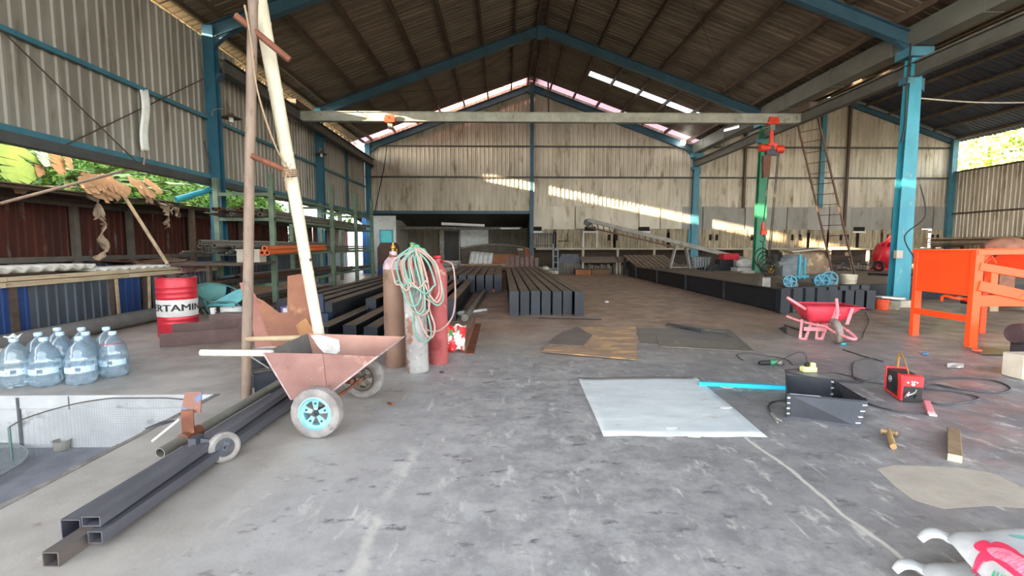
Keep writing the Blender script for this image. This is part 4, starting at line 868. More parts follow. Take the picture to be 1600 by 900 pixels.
mb = MB(); mb.plate([c+V((-.05, .0, .17)), c+V((.09, .0, .17)), c+V((.075, .05, .31)), c+V((-.045, .05, .31))], .01); obj('flange_plate', mb, mat('blue_patch_rust', '#7a5344', '#4a6f9c', 9, .6, .1, .1, None, lo=.52, hi=.6), t)
mb = MB(); mb.plate([c+V((-.26, -.08, .08)), c+V((-.13, -.08, .11)), c+V((-.1, 0, .11)), c+V((-.22, .02, .09))], .008); obj('flange_plate', mb, DARKST, t)
mb = MB(); mb.bar(c+V((-.17, -.14, .02)), c+V((-.02, -.08, .15)), .03, .012); obj('white_strip', mb, WHITE, t)
t = thing('castor_wheel', 'grey rubber castor wheel propped against the channels', 'castor', G(343, 727)); c = G(343, 727)+V((.0, .06, .1)); ax = V((.75, -.62, .12)).normalized()
mb = MB(); mb.lathe([(.062, -.02), (.085, -.026), (.1, -.016), (.1, .016), (.085, .026), (.062, .02)], c, 30, ax, ring=True); obj('tyre', mb, RUBBER, t)
mb = MB(); mb.lathe([(0, -.018), (.03, -.02), (.06, -.012), (.062, -.018), (.064, .018), (.03, .02), (0, .018)], c, 24, ax); obj('hub', mb, DARKST, t)
mb = MB(); mb.plate([c+ax*.03+V((.02, .02, .03)), c+ax*.03+V((.01, 0, -.03)), c+ax*.03+V((-.14, -.05, .02)), c+ax*.03+V((-.14, -.04, .08))], .006); mb.plate([c-ax*.03+V((.02, .02, .03)), c-ax*.03+V((.01, 0, -.03)), c-ax*.03+V((-.14, -.05, .02)), c-ax*.03+V((-.14, -.04, .08))], .006); mb.box(c+V((-.15, -.05, .05)), (.05, .09, .09)); mb.cyl(c-ax*.04, c+ax*.05, .01, n=8); obj('fork', mb, DARKST, t)

# ---- on the floor in the middle
LIGHTP = mat('pale_galvanised_plate', '#cfd7dc', '#bac3c9', 2.2, .42, .08, .06, [('#dfe3e6', 3.5, .6, .72), ('#8f9599', 5, .64, .74), ('#b7ae9d', 2.5, .62, .78)], (1, 2.4, 1))
P4 = [G(903, 591), G(1087, 590), G(1199, 684), G(943, 682)]
t = thing('steel_sheet', 'large pale galvanised steel sheet lying flat on the floor', 'sheet', (1.5, 4.4, 0)); mb = MB()
def pl(u, v):
    p = (P4[3]*(1-u)+P4[2]*u)*(1-v)+(P4[0]*(1-u)+P4[1]*u)*v; e = max(abs(u-.5), abs(v-.5))*2
    return p+V((0, 0, .006+.012*max(0, e-.8)*math.sin(9*u+5*v)**2*5*.5+.003*math.sin(7*u)*math.sin(5*v)))
mb.grid(pl, 16, 14); o = obj('plate', mb, LIGHTP, t); sm = o.modifiers.new('thick', 'SOLIDIFY'); sm.thickness = .004; sm.offset = 1
for k, (px_, py_, s_) in enumerate(((1052, 679, .06), (1085, 682, .045), (1048, 669, .04), (1135, 637, .05))):
    mb = MB(); c = G(px_, py_, .014); mb.ext([c+V((s_*1.2*math.cos(a_)*random.uniform(.7, 1.2), s_*.5*math.sin(a_)*random.uniform(.7, 1.2), 0)) for a_ in [k2*.9 for k2 in range(7)]], (0, 0, .003)); obj('paper_scrap', mb, mat('paper_white', '#e3e3e1', '#d3d3d1', 4, .8), t)
RUSTF = mat('gold_glare_rust_plate', '#a08774', '#87736a', 2.5, .38, .1, .06, [('#dfb27a', 2.4, .5, .64), ('#b98d5f', 7, .54, .68)], (1, 2, 1))  # gold spots paint the sunlit wall's reflection onto the rusty plate
def plate_on_floor(label, pts, mt, z=.004, th=.008):
    P = [G(x, y, z) for x, y in pts]; c = sum(P, V((0, 0, 0)))/len(P); t = thing('steel_plate', label, 'steel plate', c); mb = MB(); mb.plate(P, th); obj('plate', mb, mt, t); return t
plate_on_floor('rusty steel plate with painted gold glare on the floor behind the pale sheet', [(845, 549), (997, 562), (993, 511), (900, 512)], RUSTF)
plate_on_floor('dull grey plate lying on the left of the rusty plate with gold glare', [(853, 538), (910, 541), (925, 524), (902, 511), (870, 524)], mat('dull_plate', '#77706d', '#655f5d', 3, .5, .2, .06), .016)
plate_on_floor('brown front strip of plate under the rusty plate with gold glare', [(848, 550), (998, 563), (996, 549), (853, 540)], RUSTF, .018, .006)
GREYF = mat('dark_floor_plate', '#6f6d6d', '#5d5b5c', 2.5, .4, .2, .05, [('#8a8886', 3, .62, .75)], (1, 2, 1))
plate_on_floor('large dark grey plate on the floor behind the welded tray', [(995, 512), (1140, 514), (1178, 548), (1000, 536)], GREYF)
plate_on_floor('smaller grey plate with worn golden edge lying on the dark plate', [(1026, 526), (1150, 535), (1180, 549), (1031, 541)], mat('edge_gold_plate', '#7a756e', '#656160', 3, .42, .2, .05, [('#b99a6e', 3.2, .62, .7)]), .014)
t = thing('steel_bar', 'dark steel flat bar lying across the dark grey plate', 'bar', G(1070, 514)); mb = MB(); mb.bar(G(1043, 506, .03), G(1098, 516, .03), .09, .03); obj('bar', mb, DARKST, t); mb = MB(); mb.tube([G(1098, 515, .03), G(1134, 519, .025), G(1144, 528, .03), G(1139, 530, .03)], .007, 6); obj('hook_rod', mb, STEEL, t)
t = thing('square_tube', 'bright cyan square steel tube lying behind the pale sheet', 'tube', G(1097, 598)); mb = MB(); mb.hollow(G(1092, 599, .022), V((2.98, 4.76, .022)), .045, .04, .004); obj('profile', mb, CYAN, t)
# welded black tray
t = thing('welded_tray', 'open black welded steel tray lying at the end of the cyan tube', 'tray', G(1290, 650)); BK = mat('black_mill_plate', '#33363e', '#272a31', 4, .45, .2, .05, [('#454952', 6, .58, .7)])
F0, F1 = G(1228, 652), G(1341, 668); F0t, F1t = V((F0.x, F0.y, .207)), V((2.96, 3.79, .205)); rear0, rear1 = V((2.79, 4.64, 0)), V((3.13, 4.46, 0)); r0t, r1t = rear0+V((0, 0, .19)), rear1+V((.0, 0, .195))
def tp(name, pts, parent=t): mb = MB(); mb.plate(pts, .006); return obj(name, mb, BK, parent)
tp('front_plate', [F0, F1, F1t, F0t]); tp('back_plate', [rear0, rear1, r1t, r0t]); tp('bottom_plate', [p+V((0, 0, .003)) for p in (F0, F1, rear1, rear0)])
tp('end_plate', [F0, rear0, r0t+V((-.01, 0, .04)), F0t]); tp('end_plate', [F1, rear1, r1t, F1t])
mb = MB()
for k in range(4): f = .18+.22*k; mb.box(F0.lerp(F0t, f)+V((.012, -.008, 0)), (.026, .012, .012)); mb.box(F1.lerp(F1t, f)+V((-.02, -.006, 0)), (.035, .012, .009))
for k in range(3): mb.box(rear1.lerp(r1t, .3+.3*k)+V((-.015, -.02, 0)), (.022, .012, .016))
mb.bar(F0t.lerp(F1t, .03)+V((0, -.003, 0)), F0t.lerp(F1t, .42)+V((0, -.003, 0)), .006, .006); o = obj('weld_beads', mb, mat('weld_white', '#c9cfd6', '#aab0b8', 20, .5, .3), t); o['kind'] = 'stuff'
# welding machine
WM = V((3.85, 4.62, 0)); wr_ = math.radians(-62); 
t = thing('welding_machine', 'red and black portable welding machine with strap on the floor', 'welder', WM)
f_ = (G(1376, 612)-G(1412, 628)); f_.z = 0; lx = V((.36, .93, 0)).normalized(); sx_ = V((lx.y, -lx.x, 0))     # lx runs to the back, sx to the right
o0 = G(1406, 628); Lw, Ww, Hw = .40, .17, .24
def wp(a, b, c): return o0+lx*a+sx_*b+V((0, 0, c+.012))
def wbox(mb, a0, a1, b0, b1, c0, c1): mb.add([wp(a, b, c) for c in (c0, c1) for b in (b0, b1) for a in (a0, a1)], [(0, 2, 3, 1), (4, 5, 7, 6), (0, 1, 5, 4), (2, 6, 7, 3), (0, 4, 6, 2), (1, 3, 7, 5)])
mb = MB(); wbox(mb, .06, Lw-.02, .005, Ww-.005, .01, Hw-.01); obj('case', mb, mat('black_case', '#2c2c30', '#232327', 9, .45), t, bevel=.01)
RW = mat('welder_red', '#ee3338', '#e02a30', 5, .4)
mb = MB(); wbox(mb, -.005, .075, 0, Ww, Hw-.1, Hw); wbox(mb, -.005, .075, 0, .02, 0, Hw); wbox(mb, .0, .075, Ww-.01, Ww, 0, Hw); obj('front_bezel', mb, RW, t, bevel=.015)
mb = MB(); wbox(mb, -.004, .06, .018, Ww-.004, .0, Hw-.085); obj('front_panel', mb, BLACK, t)
mb = MB(); wbox(mb, Lw-.03, Lw, -.002, Ww+.002, 0, Hw+.004); wbox(mb, .05, Lw-.02, -.004, .01, 0, .02); obj('rear_frame', mb, RW, t, bevel=.006)
mb = MB(); mb.tube(smoothpath([wp(Lw-.04, Ww/2, Hw), wp(Lw-.05, Ww/2, Hw+.1), wp(Lw-.1, Ww/2, Hw+.15), wp(.2, Ww/2, Hw+.10), wp(.09, Ww/2, Hw)], 6), .018, 8, flat=.35); obj('strap', mb, mat('tan_strap', '#a87c4a', '#8f6a40', 9, .8), t)
for bb in (.05, .12): mb = MB(); mb.cyl(wp(-.03, bb, .05), wp(.01, bb, .05), .018, n=12); obj('socket', mb, BLACK, t)
mb = MB(); 
for bb, cc, s_ in ((.05, .18, .012), (.08, .19, .01), (.1, .19, .01), (.12, .185, .01), (.09, .165, .02)): mb.cyl(wp(-.012, bb, cc), wp(-.004, bb, cc), s_*.7, n=10)
obj('front_marks', mb, WHITE, t)
mb = MB(); mb.torus(wp(.26, -.001, .145), sx_, .03, .004, 20, 5); wbox(mb, .245, .275, -.004, .002, .14, .15); obj('side_emblem', mb, mat('grey_emblem', '#8e9ba3', '', 3), t)
mb = MB(); 
for k in range(6): wbox(mb, .11, .19, -.001, .004, .05+.022*k, .06+.022*k)
obj('vent_slots', mb, BLACK, t)
mb = MB(); mb.cyl(wp(-.01, .06, .09), wp(-.05, .02, .05), .01, n=6); mb.tube(smoothpath([wp(-.03, .05, .05), wp(-.07, .03, .07), wp(-.05, .09, .1), wp(-.02, .11, .12)], 4), .006, 5); obj('cable_clips', mb, CHROME, t)
# cables
CAB = mat('black_cable', '#353438', '#454347', 8, .6)
def cable(label, pts, r=.009, mt=CAB, z=None):
    P = smoothpath([G(x, y, (z or r)) for x, y in pts], 7); t = thing('cable', label, 'cable', P[0]); mb = MB(); mb.tube(P, r, 6); obj('cord', mb, mt, t); return t
cable('black welding cable looping right of the welding machine', [(1436, 594), (1490, 590), (1550, 594), (1578, 606), (1560, 614), (1500, 608), (1455, 600), (1440, 606), (1490, 612), (1530, 622), (1500, 630), (1470, 632), (1440, 625)])
cable('second black cable sweeping behind the welding machine to the plug', [(1317, 546), (1345, 555), (1380, 565), (1360, 560), (1335, 566), (1334, 590), (1350, 598), (1300, 596), (1290, 602)], .007)
cable('thin black cord from the yellow socket box to the welder', [(1280, 584), (1300, 582), (1330, 588), (1352, 594), (1374, 590)], .006)
cable('black earth cable running from the tray to the pink clamp', [(1352, 622), (1360, 632), (1400, 642), (1430, 645), (1452, 645)], .008)
cable('thin cord looping between the green grinder and the socket box', [(1162, 563), (1152, 556), (1160, 552), (1200, 556), (1230, 562), (1240, 570), (1262, 566), (1265, 574)], .005)
cable('thin black cord running from under the socket box rightwards', [(1262, 576), (1228, 578), (1240, 584), (1290, 592), (1345, 596), (1380, 600)], .006)
cable('thin black cord by the front wheel of the red wheelbarrow', [(1318, 534), (1345, 530), (1350, 520), (1358, 502), (1352, 488)], .006)
t = thing('electrode_holder', 'black cable with grey electrode holder beside the welded tray', 'welding holder', G(1212, 655)); mb = MB(); mb.tube(smoothpath([G(1230, 625, .02), G(1208, 628, .01), G(1200, 636, .01), G(1207, 648, .02)], 6), .009, 6); obj('cable', mb, CAB, t); mb = MB(); mb.tube([G(1206, 646, .025), G(1213, 654, .025)], [.014, .012], 8); mb.tube([G(1212, 653, .03), G(1221, 658, .02)], .01, 6); mb.tube([G(1211, 654, .02), G(1215, 660, .015)], .009, 6); obj('jaw', mb, CHROME, t)
t = thing('earth_clamp', 'pinkish clamp with pale tip lying right of the welding machine', 'clamp', G(1452, 640)); mb = MB(); mb.bar(G(1448, 628, .025), G(1455, 646, .02), .05, .03); obj('body', mb, PINK, t, bevel=.006); mb = MB(); mb.bar(G(1455, 645, .015), G(1458, 649, .01), .055, .015); obj('tip', mb, CONCL, t)
# hammer, timber block
t = thing('hammer', 'rusty sledge hammer with short wooden handle on the floor', 'hammer', G(1390, 685)); a, b = G(1376, 673, .03), G(1403, 678, .03); mb = MB(); mb.tube([a, a+(b-a)*.12, a+(b-a)*.2, a+(b-a)*.8, a+(b-a)*.88, b], [.022, .024, .019, .021, .026, .024], 8); obj('head', mb, mat('old_hammer_iron', '#8a7458', '#6f5d48', 9, .6, .3), t); mb = MB(); mb.tube([G(1389, 672, .035), G(1391, 682, .03), G(1396, 698, .02)], [.016, .019, .021], 10); obj('handle', mb, mat('yellowed_handle', '#a4865a', '#8c7049', 9, .6, 0, .1), t)
t = thing('timber_block', 'short weathered timber block lying alone on the floor', 'timber', G(1491, 695)); mb = MB(); mb.bar(G(1490, 673, .025), G(1492, 716, .025), .075, .05); obj('block', mb, mat('block_wood', '#8c775f', '#75634f', 5, .75, 0, .2, None, (4, 1, 4)), t, bevel=.004); q = G(1492, 716, .025); d_ = (q-G(1490, 673, .025)).normalized(); mb = MB(); mb.bar(q, q+d_*.003, .073, .048); obj('cut_end', mb, mat('fresh_end_grain', '#cdbd9d', '#b8a684', 14, .8), t)
# grinder, socket box
t = thing('angle_grinder', 'black and green angle grinder lying on the floor', 'grinder', G(1205, 566)); a, b = G(1186, 567, .035), G(1218, 566, .035); mb = MB(); mb.tube([a, a+(b-a)*.1, a+(b-a)*.5], [.02, .028, .03], 10); obj('handle', mb, BLACK, t); mb = MB(); mb.tube([a+(b-a)*.5, a+(b-a)*.8], [.034, .032], 10); obj('motor_housing', mb, mat('grinder_green', '#2f7d57', '#276a4a', 8, .4), t); mb = MB(); mb.tube([a+(b-a)*.8, b], [.032, .026], 10); mb.cyl(b+V((0, 0, -.03)), b+V((0, 0, .03)), .03, n=10); obj('gear_head', mb, STEEL, t); mb = MB(); mb.cyl(b+V((.0, 0, -.025)), b+V((0, 0, -.018)), .06, n=16); obj('disc', mb, DARKST, t)
t = thing('socket_box', 'yellow plastic socket box with plugs on the floor', 'socket box', G(1267, 582)); c = G(1267, 583); mb = MB(); mb.box(c+V((0, .05, .035)), (.16, .09, .06)); obj('case', mb, mat('pale_yellow_plastic', '#eef0a0', '#e4e58c', 6, .5), t, bevel=.012); mb = MB(); mb.box(c+V((.05, .05, .085)), (.05, .05, .05)); obj('plug', mb, mat('pale_yellow_plastic', '', ''), t, bevel=.01); mb = MB(); mb.box(c+V((-.02, .05, .08)), (.03, .04, .04)); mb.tube(smoothpath([c+V((-.02, .05, .1)), c+V((-.04, .06, .2)), c+V((-.1, .1, .22)), c+V((-.25, .2, .1)), c+V((-.3, .25, .01))], 5), .005, 6); obj('plug_lead', mb, BLACK, t)
# small scraps on the floor
for k, (px_, py_, nm, lb, mt_, s_) in enumerate(((610, 632, 'bolt', 'small rusty bolt on the floor right of the cart', RUST, .03), (1318, 539, 'bottle_top', 'small blue plastic cap beside the wheelbarrow wheel', CYAN, .04), (690, 583, 'wire_scrap', 'small dark steel scrap on the floor before the cylinders', DARKST, .03), (1445, 555, 'blue_scrap', 'small blue scrap on the wet floor near the saw', mat('scrap_blue', '#4d6f8f', '', 3), .05), (948, 473, 'paper_ball', 'crumpled white paper ball on the brown floor', WHITE, .06), (1135, 604, 'floor_disc', 'thin pale round disc on the floor behind the cyan tube', CONCL, .07))):
    c = G(px_, py_); mb = MB()
    if nm == 'floor_disc': mb.lathe([(s_, 0), (s_, .006), (0, .006)], c, 20)
    elif nm == 'bolt': mb.tube([c+V((-.03, .02, .012)), c+V((.02, -.02, .012))], .009, 6); mb.cyl(c+V((.02, -.02, .014)), c+V((.03, -.028, .014)), .016, n=6)
    else: mb.sphere(c+V((0, 0, s_*.4)), s_, 7, 5, (1, .6, .45))
    o = obj(nm, mb, mt_); tag(o, lb, nm.split('_')[-1])
t = thing('steel_bracket', 'bent steel bracket on the floor left of the red wheelbarrow', 'bracket', G(1225, 520)); mb = MB(); mb.plate([G(1217, 513, .01), G(1230, 522, .0), GY(1229, 510, 8.0)], .01); mb.bar(G(1226, 508, .01), G(1262, 520, .01), .03, .02); obj('plate', mb, DARKST, t)
# flour sacks
SCK = mat('woven_white_sack', '#a9adb1', '#9da1a5', 6, .6, 0, .12, None, (3, 3, 3), .0, bscale=60)
def sack(label, c, rz, L_, W_, H_):
    t = thing('feed_sack', label, 'sack', c, 0); c = V(c); cr, sr = math.cos(rz), math.sin(rz)
    E_ = lambda u, v: (max(0, 1-abs(u)**5)**.5)*(max(0, 1-abs(v)**5)**.5)
    def top(x, y):                                       # x, y in half-sizes -1..1
        u, v = max(-1, min(1, x)), max(-1, min(1, y)); e = E_(u, v)
        return H_*(.42+.58*e)+.010*math.sin(5*u+3*v)*e+.014*(1-e)*math.sin(13*u-6*v)
    def loc(u, v, z):
        x, y = u*L_/2*(1-.07*v**4), v*W_/2*(1-.07*u**4); return c+V((x*cr-y*sr, x*sr+y*cr, z))
    mb = MB(); n = 26
    def up(u, v): u, v = u*2-1, v*2-1; return loc(u, v, top(u, v))
    def dn(u, v): u, v = u*2-1, v*2-1; e = E_(u, v); return loc(u, v, H_*.42*(1-e)+.014*(1-e)*math.sin(13*u-6*v))
    mb.grid(up, n, n); mb.grid(dn, n, n); obj('bag', mb, SCK, t, smooth=70)
    q = loc(-.93, .93, H_*.42); mb = MB(); mb.tube(smoothpath([q+V((.1, -.07, .03)), q, q+V((-.045, .022, .012)), q+V((-.085, .03, .005)), q+V((-.11, .035, -.025))], 5), [.055-.0017*k for k in range(21)], 10, False, .32); obj('folded_corner', mb, SCK, t, smooth=70); return t, loc, top
sack('white woven feed sack lying underneath the printed one', (2.25, 1.65, 0), -.06, 1.0, .62, .14)
t, loc, top = sack('white woven feed sack printed red and green, on top of the stack', (2.34, 1.65, .125), -.13, .98, .60, .15)
S_ = lambda x, y, z=0: loc(x, y, top(x, y)+.004+z)
PRR = mat('sack_red_print', '#d8375b', '#cc3052', 14, .6); PRP = mat('sack_pink_print', '#e08aa0', '#d2607d', 30, .6, 0, 0, None, (1, 6, 1), lo=.48, hi=.52); PRG = mat('sack_green_print', '#1c9a6c', '', 3)
def blob(name, cx, cy, pts, mt_, z=0):
    mb = MB(); n = len(pts); rings = [0, .35, .7, 1.0]; vs = [S_(cx, cy, z)]
    for r in rings[1:]: vs += [S_(cx+(x-cx)*r, cy+(y-cy)*r, z) for x, y in pts]
    fs = [(0, 1+i, 1+(i+1) % n) for i in range(n)]
    for k in range(2): fs += [(1+k*n+i, 1+(k+1)*n+i, 1+(k+1)*n+(i+1) % n, 1+k*n+(i+1) % n) for i in range(n)]
    mb.add(vs, fs); return obj(name, mb, mt_, t)
def cloud(cx, cy, rx, ry, n=26, rough=.12, k=7): return [(cx+rx*math.cos(a_)*(1+rough*math.sin(k*a_)), cy+ry*math.sin(a_)*(1+rough*math.sin(k*a_+1))) for a_ in [2*PI*i/n for i in range(n)]]
def uv(px_, py_):                                       # where on the upper sack's face
    p = G(px_, py_, .262)-V((2.34, 1.65, 0)); cr, sr = math.cos(-.13), math.sin(-.13); return ((p.x*cr+p.y*sr)/.49, (-p.x*sr+p.y*cr)/.30)
def pblob(name, pts, mt_, z=0):
    q = smoothpath([V((*uv(a, b), 0)) for a, b in pts], 4, True); q = [(p.x, p.y) for p in q]; cx = sum(p[0] for p in q)/len(q); cy = sum(p[1] for p in q)/len(q); return blob(name, cx, cy, q, mt_, z)
pblob('red_print', [(1548, 846), (1556, 845), (1570, 850), (1585, 860), (1600, 872), (1640, 884), (1660, 900), (1620, 915), (1590, 897), (1570, 882), (1552, 868), (1538, 862), (1536, 852)], PRR)
pblob('pink_print', [(1540, 852), (1556, 855), (1575, 862), (1588, 871), (1605, 880), (1640, 893), (1620, 908), (1592, 893), (1572, 878), (1552, 865)], PRP, .002)
pblob('red_print', [(1519, 842), (1530, 839), (1541, 842), (1547, 850), (1540, 856), (1526, 849)], PRR, .001); pblob('red_print', [(1520, 856), (1530, 852), (1541, 854), (1538, 861), (1526, 860)], PRR, .001)
pblob('green_print', [(1574, 836), (1590, 838), (1610, 842), (1640, 850), (1610, 846), (1586, 841)], mat('sack_dull_green', '#5f9a93', '', 3))
def onsack(p0, p1, hpx):                                 # baseline from p0 to p1, letters rising to the upper right
    a, b = V((*uv(*p0), 0)), V((*uv(*p1), 0)); d = (b-a); u_ = V((*uv(p0[0]+hpx*.8, p0[1]-hpx*.35), 0))-a
    return lambda x, y, z: (lambda p: S_(p.x, p.y, .003))(a+d*(x+.5)+u_*(y+.35))
o = link('lettering', text_mesh('IFUSYU', 1.0, PRR, onsack((1517, 860), (1550, 896), 11), 1.0, 0, .03, 1), t)
o = link('lettering', text_mesh('NAYA', 1.0, PRG, onsack((1545, 880), (1580, 905), 15), 1.0, 0, .03, 1), t)

# ================================================================ middle ground: beams, barrow, orange frame
ORDW = ['leftmost', 'second', 'third', 'fourth', 'fifth', 'sixth', 'seventh', 'eighth', 'ninth', 'tenth']
def beam_stack(label, grp, x0, x1, n, y0, y1, h, z0=0, jit=.2, wid=None, mt=BEAMB):
    st = (x1-x0)/n; w_ = wid or st*.84
    for i in range(n):
        x = x0+st*(i+.5); a = y0+random.uniform(-jit, jit)*.5; b = y1+random.uniform(-jit, jit)
        t = thing('steel_beam', label+(', '+ORDW[i]+(' from the left' if i else ' of it')), 'steel beam', (x, a, z0), 0, grp)
        mb = MB(); mb.ibeam(V((x, a, z0+h/2)), V((x, b, z0+h/2)), w_, h-.012, .012); obj('profile', mb, mt, t)
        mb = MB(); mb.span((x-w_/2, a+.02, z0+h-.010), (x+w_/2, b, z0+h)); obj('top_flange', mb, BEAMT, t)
        mb = MB(); mb.span((x-w_/2, a-.012, z0), (x+w_/2, a, z0+h+random.uniform(0, .02))); obj('end_plate', mb, mat('end_plate_black', '#2a2f38', '#22262d', 4, .5, .1, .04, [('#6f7178', 12, .7, .73)], (1, 1, 1), .2), t)
        if x0 > 0 and y0 < 11:
            mb = MB(); mb.span((x-w_/2, a+.9, z0+.0), (x+w_/2, a+.912, z0+h-.01)); obj('stiffener', mb, mt, t)
beam_stack('black painted steel beam in the stack ending mid floor, top painted lit brown', 'black beams stacked mid floor', .13, 1.72, 7, 10.2, 22.5, .5, 0, .25)
for k in range(7):                                       # the tapered far end of the stack, leaning up
    x = .13+1.59/7*(k+.5); t = thing('steel_plate', 'dark end plate standing behind the mid floor beams, '+ORDW[k]+' from left', 'steel plate', (x, 22.8, 0), 0, 'end plates behind the beams'); mb = MB(); mb.span((x-.085, 22.85, 0), (x+.085, 22.9, .92+.05*(k % 3))); obj('plate', mb, BRNS, t)
beam_stack('black steel beam in the far left stack behind the cylinders', 'black beams behind the gas cylinders', -1.95, .0, 7, 15.2, 23.2, .55, 0, .1)
beam_stack('long dark steel beam lying left of the gas cylinders', 'long dark beams beside the rack', -2.75, -.85, 6, 9.6, 19.5, .42, 0, .6, .2)
beam_stack('dark steel beam lying low behind the brown cylinder', 'low dark beams behind the cart', -2.9, -1.4, 4, 7.3, 15, .25, 0, .5, .2)
beam_stack('dark steel beam beside the green rack posts', 'dark beams beside the rack', -4.3, -2.95, 4, 8.9, 17, .45, 0, .6, .22)
t = thing('blue_steel_block', 'dark blue steel end bracket standing among the long beams', 'bracket', (-3.35, 8.5, 0)); mb = MB(); mb.span((-3.5, 8.55, 0), (-3.15, 8.6, .62)); mb.span((-3.5, 8.35, 0), (-3.0, 8.6, .3)); obj('plate', mb, mat('navy_paint', '#2b3a55', '#233048', 4, .5), t)
lay_angle('rusty steel angle lying right of the red cylinder', G(727, 553), G(742, 506), .12, .14, RUST)
t = thing('steel_bar', 'long grey steel pipe on the floor beside the black beam stack', 'pipe', G(725, 480)); mb = MB(); mb.tube([V((-.72, 9.2, .09)), V((-.55, 15, .09))], .07, 10); obj('tube', mb, PIPEG, t)
t = thing('snack_packet', 'crumpled red and white packet lying behind the red cylinder', 'packet', G(711, 545)); c = G(709, 552); mb = MB(); mb.grid(lambda u, v: c+V(((u-.5)*.30, .12+(v-.5)*.12+.03*math.sin(9*u+4*v), .02+v*.34+.03*math.sin(12*u)*math.cos(7*v))), 12, 12); o = obj('foil', mb, mat('packet_print', '#d4222c', '#e9e6e2', 6, .35, 0, .1, [('#3f8f4f', 9, .62, .66)], lo=.5, hi=.55), t); o.modifiers.new('thick', 'SOLIDIFY').thickness = .012
t = thing('white_lath', 'white cloth wrapped lath on the floor near the beam stack', 'lath', G(740, 487)); mb = MB(); mb.tube([G(720, 489, .03), G(760, 484, .03)], .03, 8); mb.sphere(G(722, 490, .06), .12, 8, 6, (1, .7, .5)); obj('lath', mb, WHITE, t)
t = thing('orange_tool', 'small orange tool case on the floor between the beam stacks', 'tool case', G(770, 457)); c = G(770, 457); mb = MB(); mb.box(c+V((0, 0, .06)), (.3, .14, .12)); obj('case', mb, mat('orange_tool', '#e0532f', '', 3), t, bevel=.02)
t = thing('steel_rod', 'thin steel rod on the floor in front of the black beam stack', 'rod', G(890, 498)); mb = MB(); mb.tube([G(842, 497, .012), G(940, 499, .012)], .012, 5); obj('rod', mb, DARKST, t)
# the long low platform of black beams on the right
beam_stack('black steel beam of the wide low stack on the right, top painted lit brown', 'beams of the wide right hand stack', 6.25, 8.55, 9, 10.9, 22.4, .42, .02, .05, .2)
t = thing('edge_beam', 'long black edge beam along the left side of the right hand stack', 'steel beam', (6.1, 10.3, 0)); mb = MB(); mb.ibeam(V((6.12, 10.3, .26)), V((6.25, 24, .26)), .14, .5, .012); obj('profile', mb, BEAMB, t)
for y in (10.6, 13.2, 16, 19, 22): mb = MB(); mb.span((6.05, y, .02), (6.12, y+.012, .5)); obj('stiffener', mb, BEAMB, t)
t = thing('cross_beam', 'black beam across the near end of the right hand stack', 'steel beam', (7.3, 10.4, 0)); mb = MB(); mb.ibeam(V((5.98, 10.35, .28)), V((8.75, 11.5, .28)), .16, .54, .012); obj('profile', mb, BEAMB, t)
for k in range(8):
    f = .04+k*.131; p = V((5.98, 10.35, 0)).lerp(V((8.75, 11.5, 0)), f); mb = MB(); mb.span((p.x-.1, p.y-.095, .02), (p.x+.1, p.y-.083, .53)); obj('end_plate', mb, mat('end_plate_black', '', ''), t)
for k in range(9):                                       # far end tilted slats
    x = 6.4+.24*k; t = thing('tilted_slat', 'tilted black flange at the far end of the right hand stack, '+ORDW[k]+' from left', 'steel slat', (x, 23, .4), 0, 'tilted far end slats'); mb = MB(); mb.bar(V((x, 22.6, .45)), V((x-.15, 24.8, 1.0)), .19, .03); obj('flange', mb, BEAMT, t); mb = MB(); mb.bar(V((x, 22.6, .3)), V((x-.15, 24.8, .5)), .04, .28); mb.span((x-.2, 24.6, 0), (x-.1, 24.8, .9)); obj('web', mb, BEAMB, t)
# red wheelbarrow
t = thing('wheelbarrow', 'red wheelbarrow with faded pink frame on the floor', 'wheelbarrow', (4.95, 7.4, 0))
def wbp(px_, py_, Y_): return GY(px_, py_, Y_)
rim = [wbp(1250, 479, 7.55), wbp(1302, 480, 7.15), wbp(1345, 482, 7.25), wbp(1330, 479, 7.75), wbp(1290, 478, 7.95)]
zt = rim[0].z; TL, TR, BR_, BL_ = V((4.62, 7.25, .53)), V((5.42, 7.12, .53)), V((5.5, 7.72, .53)), V((4.72, 7.88, .53))
tl, tr, br, bl = V((4.78, 7.4, .27)), V((5.18, 7.32, .25)), V((5.24, 7.62, .25)), V((4.85, 7.7, .27))
mb = MB()
for q in ((TL, TR, tr, tl), (TR, BR_, br, tr), (BR_, BL_, bl, br), (BL_, TL, tl, bl), (tl, tr, br, bl)): mb.add(q, [(0, 1, 2, 3)])
o = obj('tray', mb, REDB, t, smooth=50); bv = o.modifiers.new('round', 'BEVEL'); bv.width = .06; bv.segments = 3; o.modifiers.new('thick', 'SOLIDIFY').thickness = .006
mb = MB(); mb.tube([TL, TR, BR_, BL_], .012, 6, True); obj('tray_rim', mb, REDB, t)
WC = V((5.0, 7.12, .19)); wax = V((.93, -.25, .18)).normalized()
mb = MB(); mb.lathe([(.10, -.03), (.15, -.05), (.185, -.03), (.19, 0), (.185, .03), (.15, .05), (.10, .03)], WC, 28, wax, ring=True); wo_ = obj('wheel', mb, mat('muddy_tyre', '#8b817c', '#6c6360', 9, .8, 0, .2), t)
mb = MB(); mb.lathe([(0, -.03), (.04, -.035), (.1, -.025), (.1, .025), (.04, .035), (0, .03)], WC, 20, wax); obj('hub', mb, mat('muddy_hub', '#9b8d86', '#7a6f6a', 9, .7), wo_)
